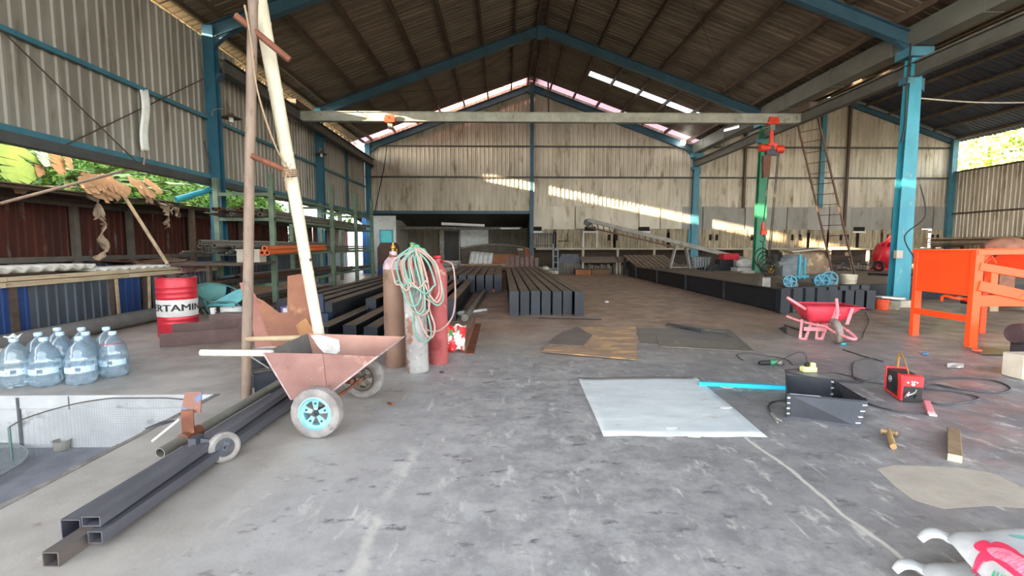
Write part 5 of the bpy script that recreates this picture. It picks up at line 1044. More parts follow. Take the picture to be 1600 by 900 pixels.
for s_ in (-1, 1):
    mb = MB(); e = WC+wax*(.085*s_)
    mb.tube(smoothpath([e+V((.02, -.08, .0)), e+V((.0, .1, .06)), V((4.95+.1*s_, 7.35, .24)), V((4.86+.13*s_, 7.6, .27)), V((4.78+.16*s_, 7.75, .32))], 5), .019, 8); obj('frame_tube', mb, PINK, t)
mb = MB(); mb.tube(smoothpath([WC+wax*.1+V((.02, -.06, .0)), WC+V((.1, -.28, -.06)), WC+V((.0, -.3, -.06)), WC-wax*.1+V((.02, -.05, .02))], 6), .022, 8); obj('nose_guard', mb, PINK, t)
for s_, x in ((0, 4.72), (1, 4.98)):
    mb = MB(); mb.bar(V((x, 7.5, .3)), V((x-.05, 7.45, 0)), .035, .03); mb.bar(V((x+.12, 7.45, .28)), V((x-.0, 7.4, 0)), .03, .03); mb.bar(V((x-.05, 7.44, .015)), V((x+.01, 7.39, .015)), .04, .03); obj('leg', mb, PINK, t)
mb = MB(); mb.bar(V((4.7, 7.42, .17)), V((5.02, 7.36, .17)), .02, .06); obj('leg_brace', mb, PINK, t)
for p, q in ((V((4.62, 7.28, .50)), V((4.30, 7.22, .68))), (V((4.98, 7.12, .3)), V((4.95, 7.08, .68)))): mb = MB(); mb.tube(smoothpath([p, (p+q)/2+V((.03, 0, -.02)), q], 4), .022, 8); obj('handle', mb, PINK, t)
for x in (4.98, 5.22): mb = MB(); mb.bar(V((x, 7.2-.0, .27)), V((x+.02, 7.13, .53)), .05, .012, (0, -1, 0)); obj('tray_strap', mb, PINK, t)
# orange frame (batch machine)
OM = V((6.68, 7.2, 0)); t = thing('orange_machine_frame', 'large bright orange steel machine frame at the right edge', 'machine', OM); xo = 6.66
def ob(name, a, b, mt=ORANGE, bev=.004): mb = MB(); mb.span(a, b); return obj(name, mb, mt, t, bevel=bev)
def obar(name, p, q, w_, h_): mb = MB(); mb.bar(V(p), V(q), w_, h_); return obj(name, mb, ORANGE, t, bevel=.003)
ob('side_panel', (6.69, 6.78, .74), (6.71, 7.78, 1.39)); ob('panel_lip', (6.665, 6.72, 1.375), (6.76, 7.8, 1.40))
obar('leg', (6.74, 7.75, 0), (6.74, 7.75, 1.39), .11, .07); obar('leg', (6.70, 6.74, 0), (6.70, 6.74, 1.40), .12, .08); obar('leg', (8.05, 7.95, 0), (8.05, 7.95, 1.4), .1, .08); obar('leg', (9.4, 6.74, 0), (9.4, 6.74, 1.4), .12, .08); obar('leg', (9.4, 7.75, 0), (9.4, 7.75, 1.4), .1, .08)
obar('cross_bar', (6.71, 6.78, .41), (6.71, 7.72, .41), .05, .09); obar('cross_bar', (6.9, 6.8, .64), (7.0, 7.3, .66), .04, .05); obar('top_rail', (6.66, 6.74, 1.365), (9.45, 6.74, 1.40), .1, .07); obar('top_rail', (6.66, 7.76, 1.37), (9.45, 7.76, 1.40), .08, .06)
obar('lower_rail', (6.66, 6.74, .68), (9.45, 6.74, .70), .07, .16); obar('sloped_rail', (6.7, 6.72, 1.17), (9.4, 6.72, .72), .07, .11); obar('sloped_rail', (6.7, 6.71, .90), (8.6, 6.71, .5), .07, .14); obar('upright', (6.93, 6.73, .86), (6.93, 6.73, 1.12), .1, .06)
obar('upright', (7.25, 7.2, 1.15), (7.25, 7.2, 1.38), .08, .05); obar('upright', (7.05, 7.2, 1.15), (7.05, 7.2, 1.38), .08, .05)
mb = MB(); mb.plate([V((7.35, 7.0, 1.38)), V((9.3, 7.0, 1.38)), V((9.3, 7.5, .85)), V((7.45, 7.5, 1.05))], .012); obj('hopper_plate', mb, ORANGE, t)
for zz, xx, s_ in ((1.24, 6.82, .16), (.76, 7.28, .2)):
    mb = MB(); pts = [V((xx+k*s_*.5, 6.9 if zz > 1 else 6.68, zz+(.07 if k % 2 else -.03))) for k in range(5)]; mb.tube(pts, .014, 6); obj('zigzag_bar', mb, ORANGE, t)
mb = MB(); mb.tube(smoothpath([V((6.75, 7.3, .62)), V((6.74, 7.25, .7)), V((6.8, 7.0, .68)), V((7.6, 6.9, .72)), V((8.4, 6.9, .74))], 5), .02, 8); obj('pipe_guard', mb, ORANGE, t)
# handsaw, grey mould beside it, concrete kerb at the right edge
t = thing('hand_saw', 'long saw with orange grip lying before the orange frame', 'saw', G(1540, 550)); mb = MB(); mb.plate([G(1531, 541, .02), G(1575, 546, .02), G(1575, 554, .02), G(1532, 553, .02)], .004); obj('blade', mb, mat('saw_blade', '#6b6152', '#564d41', 7, .45, .4), t); mb = MB(); mb.bar(G(1520, 546, .03), G(1533, 548, .03), .07, .03); obj('grip', mb, mat('saw_orange', '#d9583c', '', 4), t, bevel=.006); mb = MB(); mb.tube([G(1509, 542, .03), G(1522, 546, .03)], .012, 6); obj('tail', mb, CHROME, t)
t = thing('concrete_kerb', 'pale concrete kerb block at the right edge of the picture', 'kerb', (6.1, 5.4, 0)); mb = MB(); mb.span((5.64, 5.06, 0), (6.5, 5.3, .27)); obj('block', mb, CONCL, t, bevel=.015)
t = thing('dark_roller', 'dark brown roller wheel on the kerb under the orange frame', 'roller', (6.9, 6.3, .3)); c = GY(1598, 521, 6.35); mb = MB(); mb.lathe([(0, -.15), (.12, -.15), (.135, -.12), (.135, .12), (.12, .15), (0, .15)], c, 24, (1, .2, 0)); obj('drum', mb, mat('dark_maroon', '#4b3a3d', '#3a2d30', 5, .6), t); mb = MB(); mb.span((c.x-.05, c.y-.1, 0), (c.x+.25, c.y+.1, c.z-.13)); mb.cyl(c+V((0, .0, -.14)), c+V((.3, 0, -.14)), .02, n=8); obj('stand', mb, DARKST, t)
t = thing('paper_scrap', 'crumpled white paper on the floor before the orange frame', 'paper', G(1492, 570)); mb = MB(); mb.grid(lambda u, v: G(1480+26*u, 567+8*v, .012+.012*math.sin(7*u)*math.cos(5*v)), 8, 6); o = obj('sheet', mb, WHITE, t)
# things at the foot of the near column
t = thing('wooden_plank', 'short pale plank lying on blocks beside the teal column', 'plank', G(1395, 482)); mb = MB(); mb.bar(GY(1372, 463.5, 11.0), GY(1405, 466, 11.0), .25, .035); obj('board', mb, WHITE, t)
bucket('orange_bucket', 'small orange bucket under the plank beside the teal column', GY(1378, 479, 11.0)*1.0-V((0, 0, GY(1378, 479, 11.0).z)), .14, .23, mat('bucket_orange', '#e0552f', '#cf4a28', 5, .5), None, None)
bucket('paint_can', 'rusty paint can under the plank next to the orange bucket', V((9.0, 11.0, 0)), .16, .2, mat('can_grey', '#8d8578', '#756c60', 7, .6, .1), STEEL, None, 'can')
t = thing('concrete_block', 'rough concrete footing block by the teal column foot', 'block', (9.6, 11.6, 0)); mb = MB(); mb.span((9.35, 11.3, 0), (9.9, 11.9, .16)); mb.span((9.4, 11.5, .16), (9.75, 11.85, .22)); obj('block', mb, CONCL, t, bevel=.01)
mb = MB(); a = GX(1413, 404, XR-.25); mb.box((XR-.25, 12.2, 1.25), (.16, .1, .2)); obj('switch_box', mb, CONCL, tcol)
mb = MB(); mb.tube(smoothpath([V((XR-.28, 12.2, 6.4)), V((XR-.4, 12.1, 5.4)), V((XR-.34, 12.15, 4.6)), V((XR-.45, 12.1, 4.0))], 6), .02, 6); mb.tube(smoothpath([V((XR+.1, 12.1, 3.0)), V((XR+.2, 12.0, 2.2)), V((XR-.2, 12.1, 1.7)), V((XR+.1, 12.05, 1.1))], 6), .015, 6); obj('cable_run', mb, BLACK, tcol)
t = thing('blue_pump', 'small blue pump on the floor left of the plank', 'pump', (8.1, 11.9, 0)); c = V((8.55, 12.2, 0)); mb = MB(); mb.cyl(c+V((-.18, 0, .14)), c+V((.12, 0, .14)), .12, n=14); mb.box(c+V((0, 0, .02)), (.36, .2, .04)); obj('body', mb, mat('pump_blue', '#34558a', '#2b4874', 5, .5), t); mb = MB(); mb.cyl(c+V((.12, 0, .15)), c+V((.5, 0, .17)), .13, n=14); obj('motor', mb, STEEL, t)
# two blue pulley motors and crates standing on the beams
MB_ = mat('motor_blue', '#4f8fa6', '#3f7a91', 5, .45, .1, .05, [('#3b4a50', 7, .62, .72)])
def motor(label, c, r, spokes, ax):
    t = thing('pulley_motor', label, 'motor', c); c = V(c); ax = V(ax).normalized(); d, a, u = frame(V((0, 0, 0)), ax); cc = c+V((0, 0, r+.02))
    mb = MB(); mb.lathe([(r*.82, -.05), (r, -.05), (r, -.035), (r*.93, 0), (r, .035), (r, .05), (r*.82, .05)], cc, 26, ax, ring=True)
    mb.lathe([(0, -.05), (r*.2, -.05), (r*.2, .05), (0, .05)], cc, 14, ax)
    for k in range(spokes): th = 2*PI*k/spokes; mb.bar(cc+a*(r*.15*math.cos(th))+u*(r*.15*math.sin(th)), cc+a*(r*.88*math.cos(th))+u*(r*.88*math.sin(th)), .035, .04, ax)
    obj('pulley', mb, MB_, t); mb = MB(); mb.cyl(cc+ax*.08, cc+ax*.5, r*.62, n=18); mb.cyl(cc+ax*.5, cc+ax*.58, r*.45, n=18); obj('housing', mb, MB_, t); mb = MB(); mb.box(cc+ax*.3+V((0, 0, -r*.7)), (.35, .3, r*.55)); obj('foot', mb, STEEL, t)
motor('blue pulley motor with open spokes on the right hand beam stack', (7.72, 11.6, .44), .165, 6, (.35, 1, .0)); motor('smaller blue motor with grey crate base on the left of the spoked pulley', (6.95, 11.6, .44), .15, 5, (.4, 1, 0)); motor('dark blue round motor right behind the spoked pulley', (8.15, 11.95, .44), .19, 5, (.5, 1, 0))
t = thing('grey_box', 'small grey steel box beside the smaller blue motor', 'box', (6.3, 11.7, .5)); mb = MB(); mb.span((6.28, 11.6, .44), (6.48, 11.8, .70)); obj('box', mb, STEEL, t)
bucket('cream_tub', 'cream square tub with coiled rope behind the dark blue motor', V((9.55, 13.2, .42)), .2, .26, mat('cream_tub', '#cfc6b2', '#b9af9a', 5), None, None, 'tub')
t = thing('floor_slab', 'low dark edged concrete platform behind the pulleys', 'platform', (13, 17, 0)); mb = MB(); mb.span((9.2, 13.0, 0), (22.5, 13.2, .42)); obj('edge', mb, BLACKP, t); mb = MB(); mb.span((9.2, 13.2, 0), (22.5, 22, .4)); obj('deck', mb, mat('deck_cement', '#8d7d70', '#776859', 2, .7, 0, .1), t)

# ================================================================ overhead: crane, hoists, lamps, ladder
t = thing('bridge_crane_beam', 'long pale grey crane bridge beam spanning the hall overhead', 'crane beam', (1.5, 17, 5.8)); CR = mat('crane_grey', '#a5a69a', '#8f9085', 3, .5, .1, .05, [('#6f6a5a', 5, .62, .72), ('#7b4f41', 1.3, .72, .76)])
L0, L1 = V((-7.0, 17, 5.82)), V((10.45, 17, 5.82))
mb = MB(); mb.ibeam(L0, L1, .22, .32, .02); mb.span((-7.0, 16.93, 5.68), (10.45, 16.95, 5.96)); obj('girder', mb, CR, t)
for x in (-6.8, 10.26): mb = MB(); mb.span((x-.14, 16.3, 5.98), (x+.14, 17.7, 6.2)); obj('end_carriage', mb, PURL, t)
mb = MB()
for k in range(7):
    x = -1+k*1.5; mb.box((x, 16.92, 5.76), (.02, .02, .03))
obj('bolts', mb, PURL, t)
HR = mat('hoist_red', '#d9432c', '#c23622', 6, .45, .1)
def trolley(label, px_, hoist=False):
    c = GY(px_, 198, 16.95); t = thing('hoist_trolley', label, 'hoist', c); mb = MB(); mb.box((c.x, 16.95, 5.66), (.34, .3, .1)); mb.box((c.x, 16.85, 5.74), (.3, .05, .22))
    for s_ in (-.1, .1): mb.cyl(V((c.x+s_, 16.8, 5.72)), V((c.x+s_, 16.86, 5.72)), .08, n=14)
    obj('trolley', mb, HR, t); mb = MB(); mb.box((c.x, 16.95, 5.52), (.16, .14, .2)); obj('block', mb, STEEL, t); return t, c
trolley('red hoist trolley near the left end of the crane bridge', 610)
t, c = trolley('red hoist trolley with chain hoist near the right end of the bridge', 1206)
x = c.x; mb = MB(); mb.bar(V((x, 16.95, 5.5)), V((x, 16.95, 4.95)), .1, .08); obj('link_plate', mb, HR, t)
mb = MB(); mb.cyl(V((x-.42, 16.9, 4.82)), V((x-.08, 16.9, 4.82)), .13, n=16); mb.cyl(V((x+.12, 16.9, 4.78)), V((x+.38, 16.9, 4.78)), .14, n=16); mb.box((x, 16.9, 4.86), (.3, .2, .22)); obj('hoist_body', mb, HR, t)
mb = MB(); mb.box((x-.0, 16.9, 4.66), (.4, .16, .16)); mb.cyl(V((x-.06, 16.82, 4.8)), V((x-.06, 16.78, 4.8)), .1, n=12); obj('gear_case', mb, DARKST, t)
mb = MB(); mb.ext([V((x-.3, 16.85, 4.55)), V((x-.02, 16.85, 4.6)), V((x-.06, 16.85, 3.85)), V((x-.26, 16.85, 3.8))], (0, .14, 0)); obj('chain_bag', mb, mat('chain_bag_brown', '#6e4c3d', '#573b30', 6, .8), t)
CHN = mat('dark_chain', '#3a3632', '#2b2825', 20, .5, .4)
mb = MB(); mb.cyl(V((x-.02, 16.9, 4.6)), V((x-.18, 16.9, 2.2)), .018, n=5); mb.cyl(V((x+.22, 16.9, 4.7)), V((x+.05, 16.9, 1.1)), .016, n=5); mb.cyl(V((x+.27, 16.9, 4.7)), V((x+.1, 16.9, 1.1)), .016, n=5); obj('chain', mb, CHN, t)
hk = V((x-.18, 16.9, 2.05)); mb = MB(); mb.tube([hk+V((0, 0, .25)), hk, hk+V((.05, 0, -.2))], [.05, .07, .04], 8); mb.box(hk+V((.03, 0, -.12)), (.2, .1, .14)); obj('hook_block', mb, HR, t)
mb = MB(); mb.tube(smoothpath([hk+V((.02, 0, -.2)), hk+V((.08, 0, -.34)), hk+V((.02, 0, -.45)), hk+V((-.08, 0, -.4))], 5), .022, 6); obj('hook', mb, DARKST, t)
t = thing('chain_loop', 'coils of dark chain and cable hanging beside the green column', 'chain', (x-.15, 16.9, .6)); mb = MB()
for k in range(6): mb.torus(V((x-.18+.12*k/2, 16.88, 1.05-.1*k)), (random.uniform(-.5, .5), 1, random.uniform(-.3, .3)), .34-.03*k, .022, 22, 5)
mb.cyl(V((x-.16, 16.88, 1.6)), V((x-.16, 16.88, .5)), .02, n=5); obj('chain', mb, CHN, t)
# steel ladder leaning on the right runway
t = thing('steel_ladder', 'thin rusty steel ladder leaning against the crane rail', 'ladder', (12.4, 17.3, 0)); LAD = mat('ladder_steel', '#6b5143', '#563f34', 5, .6, .2)
A0, A1 = V((12.35, 17.75, 0)), V((10.42, 17.6, 6.25)); B0_, B1_ = V((12.75, 17.15, 0)), V((10.78, 17.0, 6.25))
for p, q in ((A0, A1), (B0_, B1_)): mb = MB(); mb.bar(p, q, .05, .05); obj('rail', mb, LAD, t)
for k in range(1, 17): f = k/17; mb = MB(); mb.cyl(A0.lerp(A1, f), B0_.lerp(B1_, f), .014, n=6); obj('rung', mb, LAD, t)
t = thing('overhead_cable', 'thin cable slung from the near teal column to the right wall', 'cable', (XR+.2, 12.3, 5.2)); mb = MB(); mb.tube(smoothpath([V((XR+.14, 12.35, 5.15)), V((13, 13.2, 5.3)), V((17, 14.6, 5.75)), V((24.2, 17.2, 6.6))], 6), .018, 5); obj('cord', mb, CONCL, t)
t = thing('drop_rod', 'thin brown rod hanging from the roof ridge near the back', 'rod', (1.8, 20.5, 7)); mb = MB(); mb.cyl(V((1.86, 20.6, zr(1.86)-.1)), V((1.92, 20.6, 6.6)), .035, n=7); obj('rod', mb, BROWNP, t)
t = thing('wall_cable', 'thin dark cable hanging down the back wall beside the left corner', 'cable', GY(600, 230, 26.1)); mb = MB(); mb.tube(smoothpath([GY(604, 230, 26.1), GY(600, 262, 26.1), GY(592, 300, 26.1), GY(586, 330, 26.1)], 5), .025, 5); obj('cord', mb, BLACK, t)
# lamps
LMP = emit('lamp_glow', '#ffffff', 9)
def tube_lamp(label, a, b):
    t = thing('tube_light', label, 'lamp', (a+b)/2); mb = MB(); mb.bar(a+V((0, 0, .05)), b+V((0, 0, .05)), .08, .05); obj('batten', mb, WHITE, t); mb = MB(); mb.cyl(a, b, .03, n=10); obj('tube', mb, LMP, t)
    for e in (a.lerp(b, .2), a.lerp(b, .8)): mb = MB(); mb.cyl(e+V((0, 0, .05)), V((e.x, e.y, zr(e.x))), .01, n=5); obj('hanger', mb, PURL, t)
tube_lamp('lit fluorescent tube under the right end of the crane bridge', GY(1132, 204, 20), GY(1154, 198, 20)); 
t = thing('bulb', 'bright white bulb at the back wall right of the gable', 'lamp', GY(1067, 223, 26)); c = GY(1067, 223, 25.9); mb = MB(); mb.sphere(c, .14, 14, 10); obj('bulb', mb, emit('bulb_glow', '#fffaf0', 14), t); mb = MB(); mb.cyl(c+V((.1, 0, -.02)), c+V((.38, .25, -.05)), .05, n=10); obj('holder', mb, STEEL, t)
def wall_lamp(label, c, s_=1.0):
    c = V(c); t = thing('shade_lamp', label, 'lamp', c); mb = MB(); mb.lathe([(.03, .1), (.05, .08), (.06, .05), (.22, -.02), (.225, -.03), (.21, -.03), (.05, .03), (0, .03)], c, 24); obj('shade', mb, mat('lamp_shade_brown', '#6f5a48', '#54443a', 6, .5, .3), t); mb = MB(); mb.lathe([(.045, .0), (.055, -.03), (.05, -.12), (0, -.13)], c, 14); obj('bulb', mb, WHITE, t); mb = MB(); mb.tube(smoothpath([V((XL+.3, c.y-.05, c.z+.02)), V((XL+.35, c.y-.05, c.z+.16)), c+V((-.1, 0, .2)), c+V((0, 0, .2)), c+V((0, 0, .1))], 4), .012, 6); obj('bracket', mb, STEEL, t)
wall_lamp('brown enamel shade lamp on the second left column', GY(361, 183, 12.15)); wall_lamp('small shade lamp on the third left column', GY(502, 240, 19.0))
# strip of torn plastic on the left wall
t = thing('torn_strip', 'torn white plastic strip hanging on the left corrugated wall', 'strip', GX(223, 150, XL+.1)); q = [GX(a, b, XL+.1) for a, b in ((217, 140), (229, 141), (230, 190), (232, 222), (226, 238), (221, 225), (221, 190))]; mb = MB()
mb.grid(lambda u, v: (lambda a, b: GX(a, b, XL+.1)+V((.03*math.sin(6*v)+.03*math.sin(8*u), 0, 0)))(218+11*u+3*v, 140+95*v), 4, 12); o = obj('plastic', mb, mat('milky_plastic', '#e6e8e4', '#cfd2cd', 5, .4), t); o.modifiers.new('thick', 'SOLIDIFY').thickness = .004
mb = MB(); mb.tube(smoothpath([GX(223, 235, XL+.12), GX(226, 245, XL+.14), GX(224, 258, XL+.14)], 4), .02, 6); obj('dry_stalk', mb, LEAFS, t)

# ================================================================ left side: low bench, lean-to, fence, plants
t = thing('side_bench', 'low timber edged sheet metal bench along the open left side', 'bench', (-8, 9, 0))
xe = -7.0
for i, (y0, y1) in enumerate(((4.5, 6.95), (6.96, 9.2), (9.21, 12.3))):
    mb = MB(); mb.span((xe, y0, .955+.003*i), (xe+.045, y1, 1.02)); obj('edge_board', mb, WOODY, t); mb = MB(); mb.span((xe-.005, y0, .87), (xe+.03, y1, .945)); obj('edge_board', mb, WOODY, t)
mb = MB(); mb.span((-9.6, 4.5, .95), (-7.0, 12.4, .985)); obj('top', mb, mat('bench_top', '#574f48', '#463f39', 2, .8, 0, .1), t)
x = 4.6; k = 0
for y0, y1, mt_ in ((4.5, 7.35, BLUEB), (7.35, 8.85, SLATE), (8.95, 9.6, BLUEB), (9.9, 10.6, SLATE), (10.85, 12.3, SLATE)):
    me_ = sheet_mesh('front_sheet', y1-y0, max(2, int((y1-y0)/.16)), .02 if mt_ is SLATE else .006, lambda u, h, e, y0=y0: V((xe-.06+h, y0+u, .9 if e else .12)), mt_); link('front_sheet', me_, t)
for y in (4.6, 7.1, 8.85, 9.75, 10.7, 12.3): mb = MB(); mb.span((xe-.12, y-.05, 0), (xe-.02, y+.05, .95)); obj('post', mb, DARKW if y != 10.7 else TEALD, t)
for y, lean in ((9.72, .02), (8.95, -.03)): mb = MB(); mb.bar(V((xe+.0, y, .1)), V((xe+.01, y+lean, .86)), .03, .05); obj('white_batten', mb, WOOD, t)
mb = MB(); mb.span((-9.7, 4.5, .0), (-9.6, 12.4, .95)); mb.span((-9.6, 4.5, 0), (-7.1, 4.55, .95)); mb.span((-9.6, 12.36, 0), (-7.1, 12.4, .95)); obj('inner_wall', mb, SLATE, t)
t = thing('floor_pipe', 'thick grey concrete pipe lying along the foot of the bench', 'pipe', (-6.75, 9, 0)); mb = MB(); mb.tube([V((-6.78, 5.4, .13)), V((-6.78, 12.2, .13))], .13, 14); obj('tube', mb, mat('grey_cement_pipe', '#7d7b79', '#6a6866', 3, .8, 0, .1), t)
# white corrugated roofing leftovers on the bench
for i, (ya, yb_, zz, dz, lb) in enumerate(((6.4, 8.6, 1.0, .1, 'thicker stack of white wavy roofing sheet on the bench'), (8.55, 10.6, 1.0, .03, 'thin white wavy roofing sheet on the bench beside the stack'))):
    t = thing('roofing_sheet', lb, 'roofing sheet', (-7.2, ya, zz)); mb = MB(); mb.grid(lambda u, v: V((-7.05-.8*v, ya+(yb_-ya)*u, zz+.03+dz*.5+.022*math.sin(2*PI*u*(yb_-ya)/.24))), 60, 3); o = obj('sheet', mb, WHITEC, t, smooth=60); s_ = o.modifiers.new('thick', 'SOLIDIFY'); s_.thickness = .02+dz*.4
t = thing('red_cloth', 'faded red cloth hanging over the bench edge', 'cloth', (-6.95, 10.9, 1.0)); mb = MB(); mb.grid(lambda u, v: V((-7.1+.16*min(1, v*2), 10.6+u*.95+.02*math.sin(9*v), 1.045+.015*math.sin(12*u)-.24*max(0, v-.5)*(1+.4*math.sin(5*u)))), 14, 10); o = obj('cloth', mb, mat('faded_cloth', '#a88a86', '#8e5f66', 9, .9), t); o.modifiers.new('thick', 'SOLIDIFY').thickness = .006
for k in range(9):
    y = 10.2+random.uniform(0, 2.0); t = thing('scrap_sheet', 'dark rusty scrap piece heaped on the far end of the bench', 'scrap', (-8, y, 1.0), 0, 'scrap on the bench end'); c = V((-7.6-random.random(), y, 1.03+.05*(k % 3))); mb = MB(); mb.box(c, (.7, .5, .02), Matrix.Rotation(random.uniform(-.15, .15), 3, 'X') @ Matrix.Rotation(random.uniform(0, 3), 3, 'Z')); obj('sheet', mb, BROWNP, t)
# rusty fence behind, its posts and lean-to roof
t = thing('rusty_fence', 'wall of rusty corrugated sheets outside behind the bench', 'fence', (-10.2, 12, 0)); RW_ = 1.0
me = sheet_mesh('rusty_sheet', RW_+.04, 5, .03, lambda u, h, e: V((h, u, 2.62 if e else 1.12)), RUSTW)
for i in range(36): o = link('rusty_sheet', me, t); o.matrix_parent_inverse = world_of(t).inverted(); o.location = (-10.2, -3.5+i*RW_, random.uniform(-.04, .02)); o.rotation_euler = (0, random.uniform(-.02, .02), 0)
me = sheet_mesh('lower_sheet', RW_+.04, 5, .03, lambda u, h, e: V((h, u, 1.2 if e else 0)), SLATE)
for i in range(36): o = link('lower_sheet', me, t); o.matrix_parent_inverse = world_of(t).inverted(); o.location = (-10.3, -3.5+i*RW_, 0)
mb = MB(); mb.span((-10.15, 5.5, 1.10), (-10.05, 24.5, 1.22)); mb.span((-10.15, 5.5, 2.38), (-10.02, 24.5, 2.5)); obj('rail', mb, mat('grey_rail_wood', '#77706a', '#635c57', 3, .8, 0, .1), t)
for y in (9.0, 11.7, 13.4, 16, 19): mb = MB(); mb.span((-10.1, y-.07, 0), (-9.98, y+.07, 2.5)); obj('post', mb, mat('grey_rail_wood', '', ''), t)
t = thing('lean_to_roof', 'low grey lean-to roof of sheets outside the left opening', 'roof', (-9.3, 12, 2.5))
for i in range(18):
    y0 = -2.6+i*1.95; mb = MB(); z_ = random.uniform(-.03, .03); mb.plate([V((-8.1, y0, 2.5+z_)), V((-8.1, y0+2.0, 2.52+z_)), V((-10.8, y0+2.0, 2.62+z_)), V((-10.8, y0, 2.6+z_))], .02); obj('roof_sheet', mb, TARP, t)
for x_ in (-8.25, -9.6): mb = MB(); mb.bar(V((x_, 5.2, 2.47)), V((x_, 24.5, 2.47)), .06, .08); obj('rafter', mb, DARKW, t)
for y in (6.0, 13.2, 19.8): mb = MB(); mb.span((-8.3, y-.05, 0), (-8.2, y+.05, 2.45)); obj('post', mb, DARKW, t)
for a, b, X0, X1, r, nm, mt_, lb in (((186, 294), (262, 413), -8.1, -7.0, .035, 'wooden_prop', WOOD, 'grey wooden prop leaning from the bench up to the lean-to roof'), ((0, 318), (212, 262), -8.0, -7.2, .025, 'bamboo_pole', BAMB, 'thin slanting pole under the bottom beam of the left wall'), ((275, 312), (330, 296), -7.6, -7.2, .07, 'teal_strut', TEALB, 'short teal strut fixed to the second left column')):
    p, q = GX(*a, X0), GX(*b, X1); t = thing(nm, lb, nm.split('_')[1], p); mb = MB(); mb.tube([p, q], r, 8); obj('pole', mb, mt_, t)
# banana plants: torn green leaves and dry hanging ones
def blade(mb, base, tip, wd, sag, n=14, torn=True, seed=0, up=V((0, 0, 1))):
    rnd = random.Random(seed); base = V(base); tip = V(tip); d = (tip-base); side = d.cross(up).normalized()
    L_ = []
    for i in range(n+1):
        f = i/n; c = base+d*f+V((0, 0, -sag*f*f)); L_.append((c, wd*math.sin(PI*min(1, .12+f*.88))**.6))
    for i in range(n):
        (c0, w0), (c1, w1) = L_[i], L_[i+1]
        for s_ in (-1, 1):
            j = rnd.uniform(.75, 1.0) if torn else 1; dz = rnd.uniform(-.35, -.05) if torn else -.2; g = .06 if torn and i % 3 == 2 else .0
            mb.add([c0, c1-(c1-c0)*g, c1-(c1-c0)*g+side*(s_*w1*j)+V((0, 0, dz*w1)), c0+side*(s_*w0*j)+V((0, 0, dz*w0))], [(0, 1, 2, 3)])
def banana(label, loc, leaves, h, dry=()):
    t = thing('banana_plant', label, 'banana plant', loc); c = V(loc); mb = MB(); mb.tube([c, c+V((.05, .02, h*.5)), c+V((.0, .05, h))], [.14, .11, .07], 10); obj('stem', mb, mat('banana_stem', '#8a9a5c', '#6f7d4a', 5, .7), t)
    for k, (tip, wd, sag) in enumerate(leaves): mb = MB(); blade(mb, c+V((0, 0, h)), V(tip)+V((0, 0, sag)), wd, sag, seed=k); o = obj('leaf', mb, LEAFG, t, smooth=0)
    for k, (a, b, wd, sag) in enumerate(dry): mb = MB(); blade(mb, a, b, wd, sag, 9, seed=k+50); o = obj('dry_leaf', mb, LEAFD, t, smooth=0)
banana('broad leaved banana plant in the upper left of the opening', (-9.6, 7.4, 0), [(GX(60, 275, -8.6), .32, .3), (GX(-30, 250, -9), .35, .2), (GX(30, 235, -9.5), .33, .2), (GX(90, 240, -9.2), .3, .2), (GX(150, 270, -8.8), .28, .3), (GX(10, 290, -8.8), .3, .3)], 2.9, [(GX(60, 290, -8.2), GX(150, 290, -8.0), .12, .05)])
banana('second banana plant behind the dry leaves and column', (-10.6, 12.2, 0), [(GX(180, 262, -9.2), .3, .1), (GX(270, 300, -9), .3, .3), (GX(250, 270, -9.5), .3, .1), (GX(320, 290, -9.6), .28, .2)], 3.1)
t = thing('dry_banana_leaves', 'clump of dry brown banana leaves drooping over the lean-to', 'dry leaves', GX(180, 285, -8.0))
for k, (a, b, wd) in enumerate((((150, 285), (205, 290), .16), ((128, 292), (165, 270), .13), ((160, 278), (200, 296), .14), ((200, 278), (245, 300), .15), ((215, 290), (240, 312), .13), ((140, 298), (190, 292), .14), ((225, 280), (255, 296), .1), ((128, 285), (150, 268), .1))):
    mb = MB(); blade(mb, GX(*a, -8.0), GX(*b, -7.9), wd*1.7, .06, 8, seed=k, up=V((.8, 0, .5))); obj('leaf', mb, LEAFD, t, smooth=0)
for k, (a, b, wd, mt_, nm, lb) in enumerate((((22, 190), (28, 292), .5, LEAFG, 'banana_leaf', 'broad pale green banana leaf hanging upright at the far upper left'), ((66, 228), (69, 260), .17, mat('pale_leaf', '#a9c9c0', '#8fb3a8', 4, .6), 'banana_leaf', 'pale bluish banana leaf tip under the bottom beam'), ((62, 240), (60, 277), .12, LEAFD, 'dry_leaf', 'dry brown leaf strip hanging below the pale leaf tip'), ((88, 238), (92, 272), .2, LEAFD, 'dry_leaf', 'dry brown leaf hanging right of the pale leaf tip'), ((106, 242), (108, 264), .12, LEAFD, 'dry_leaf', 'small dry brown leaf right of the larger dry one'), ((20, 286), (50, 296), .16, LEAFD, 'dry_leaf', 'orange dry leaf lying on the lean-to roof edge'))):
    p, q = GX(*a, -8.7), GX(*b, -8.5); o = None; mb = MB(); blade(mb, p, q, wd, .0, 10, seed=k+30, up=V((1, 0, .1))); o = obj(nm, mb, mt_, smooth=0); o.modifiers.new('thick', 'SOLIDIFY').thickness = .006; tag(o, lb, 'leaf')
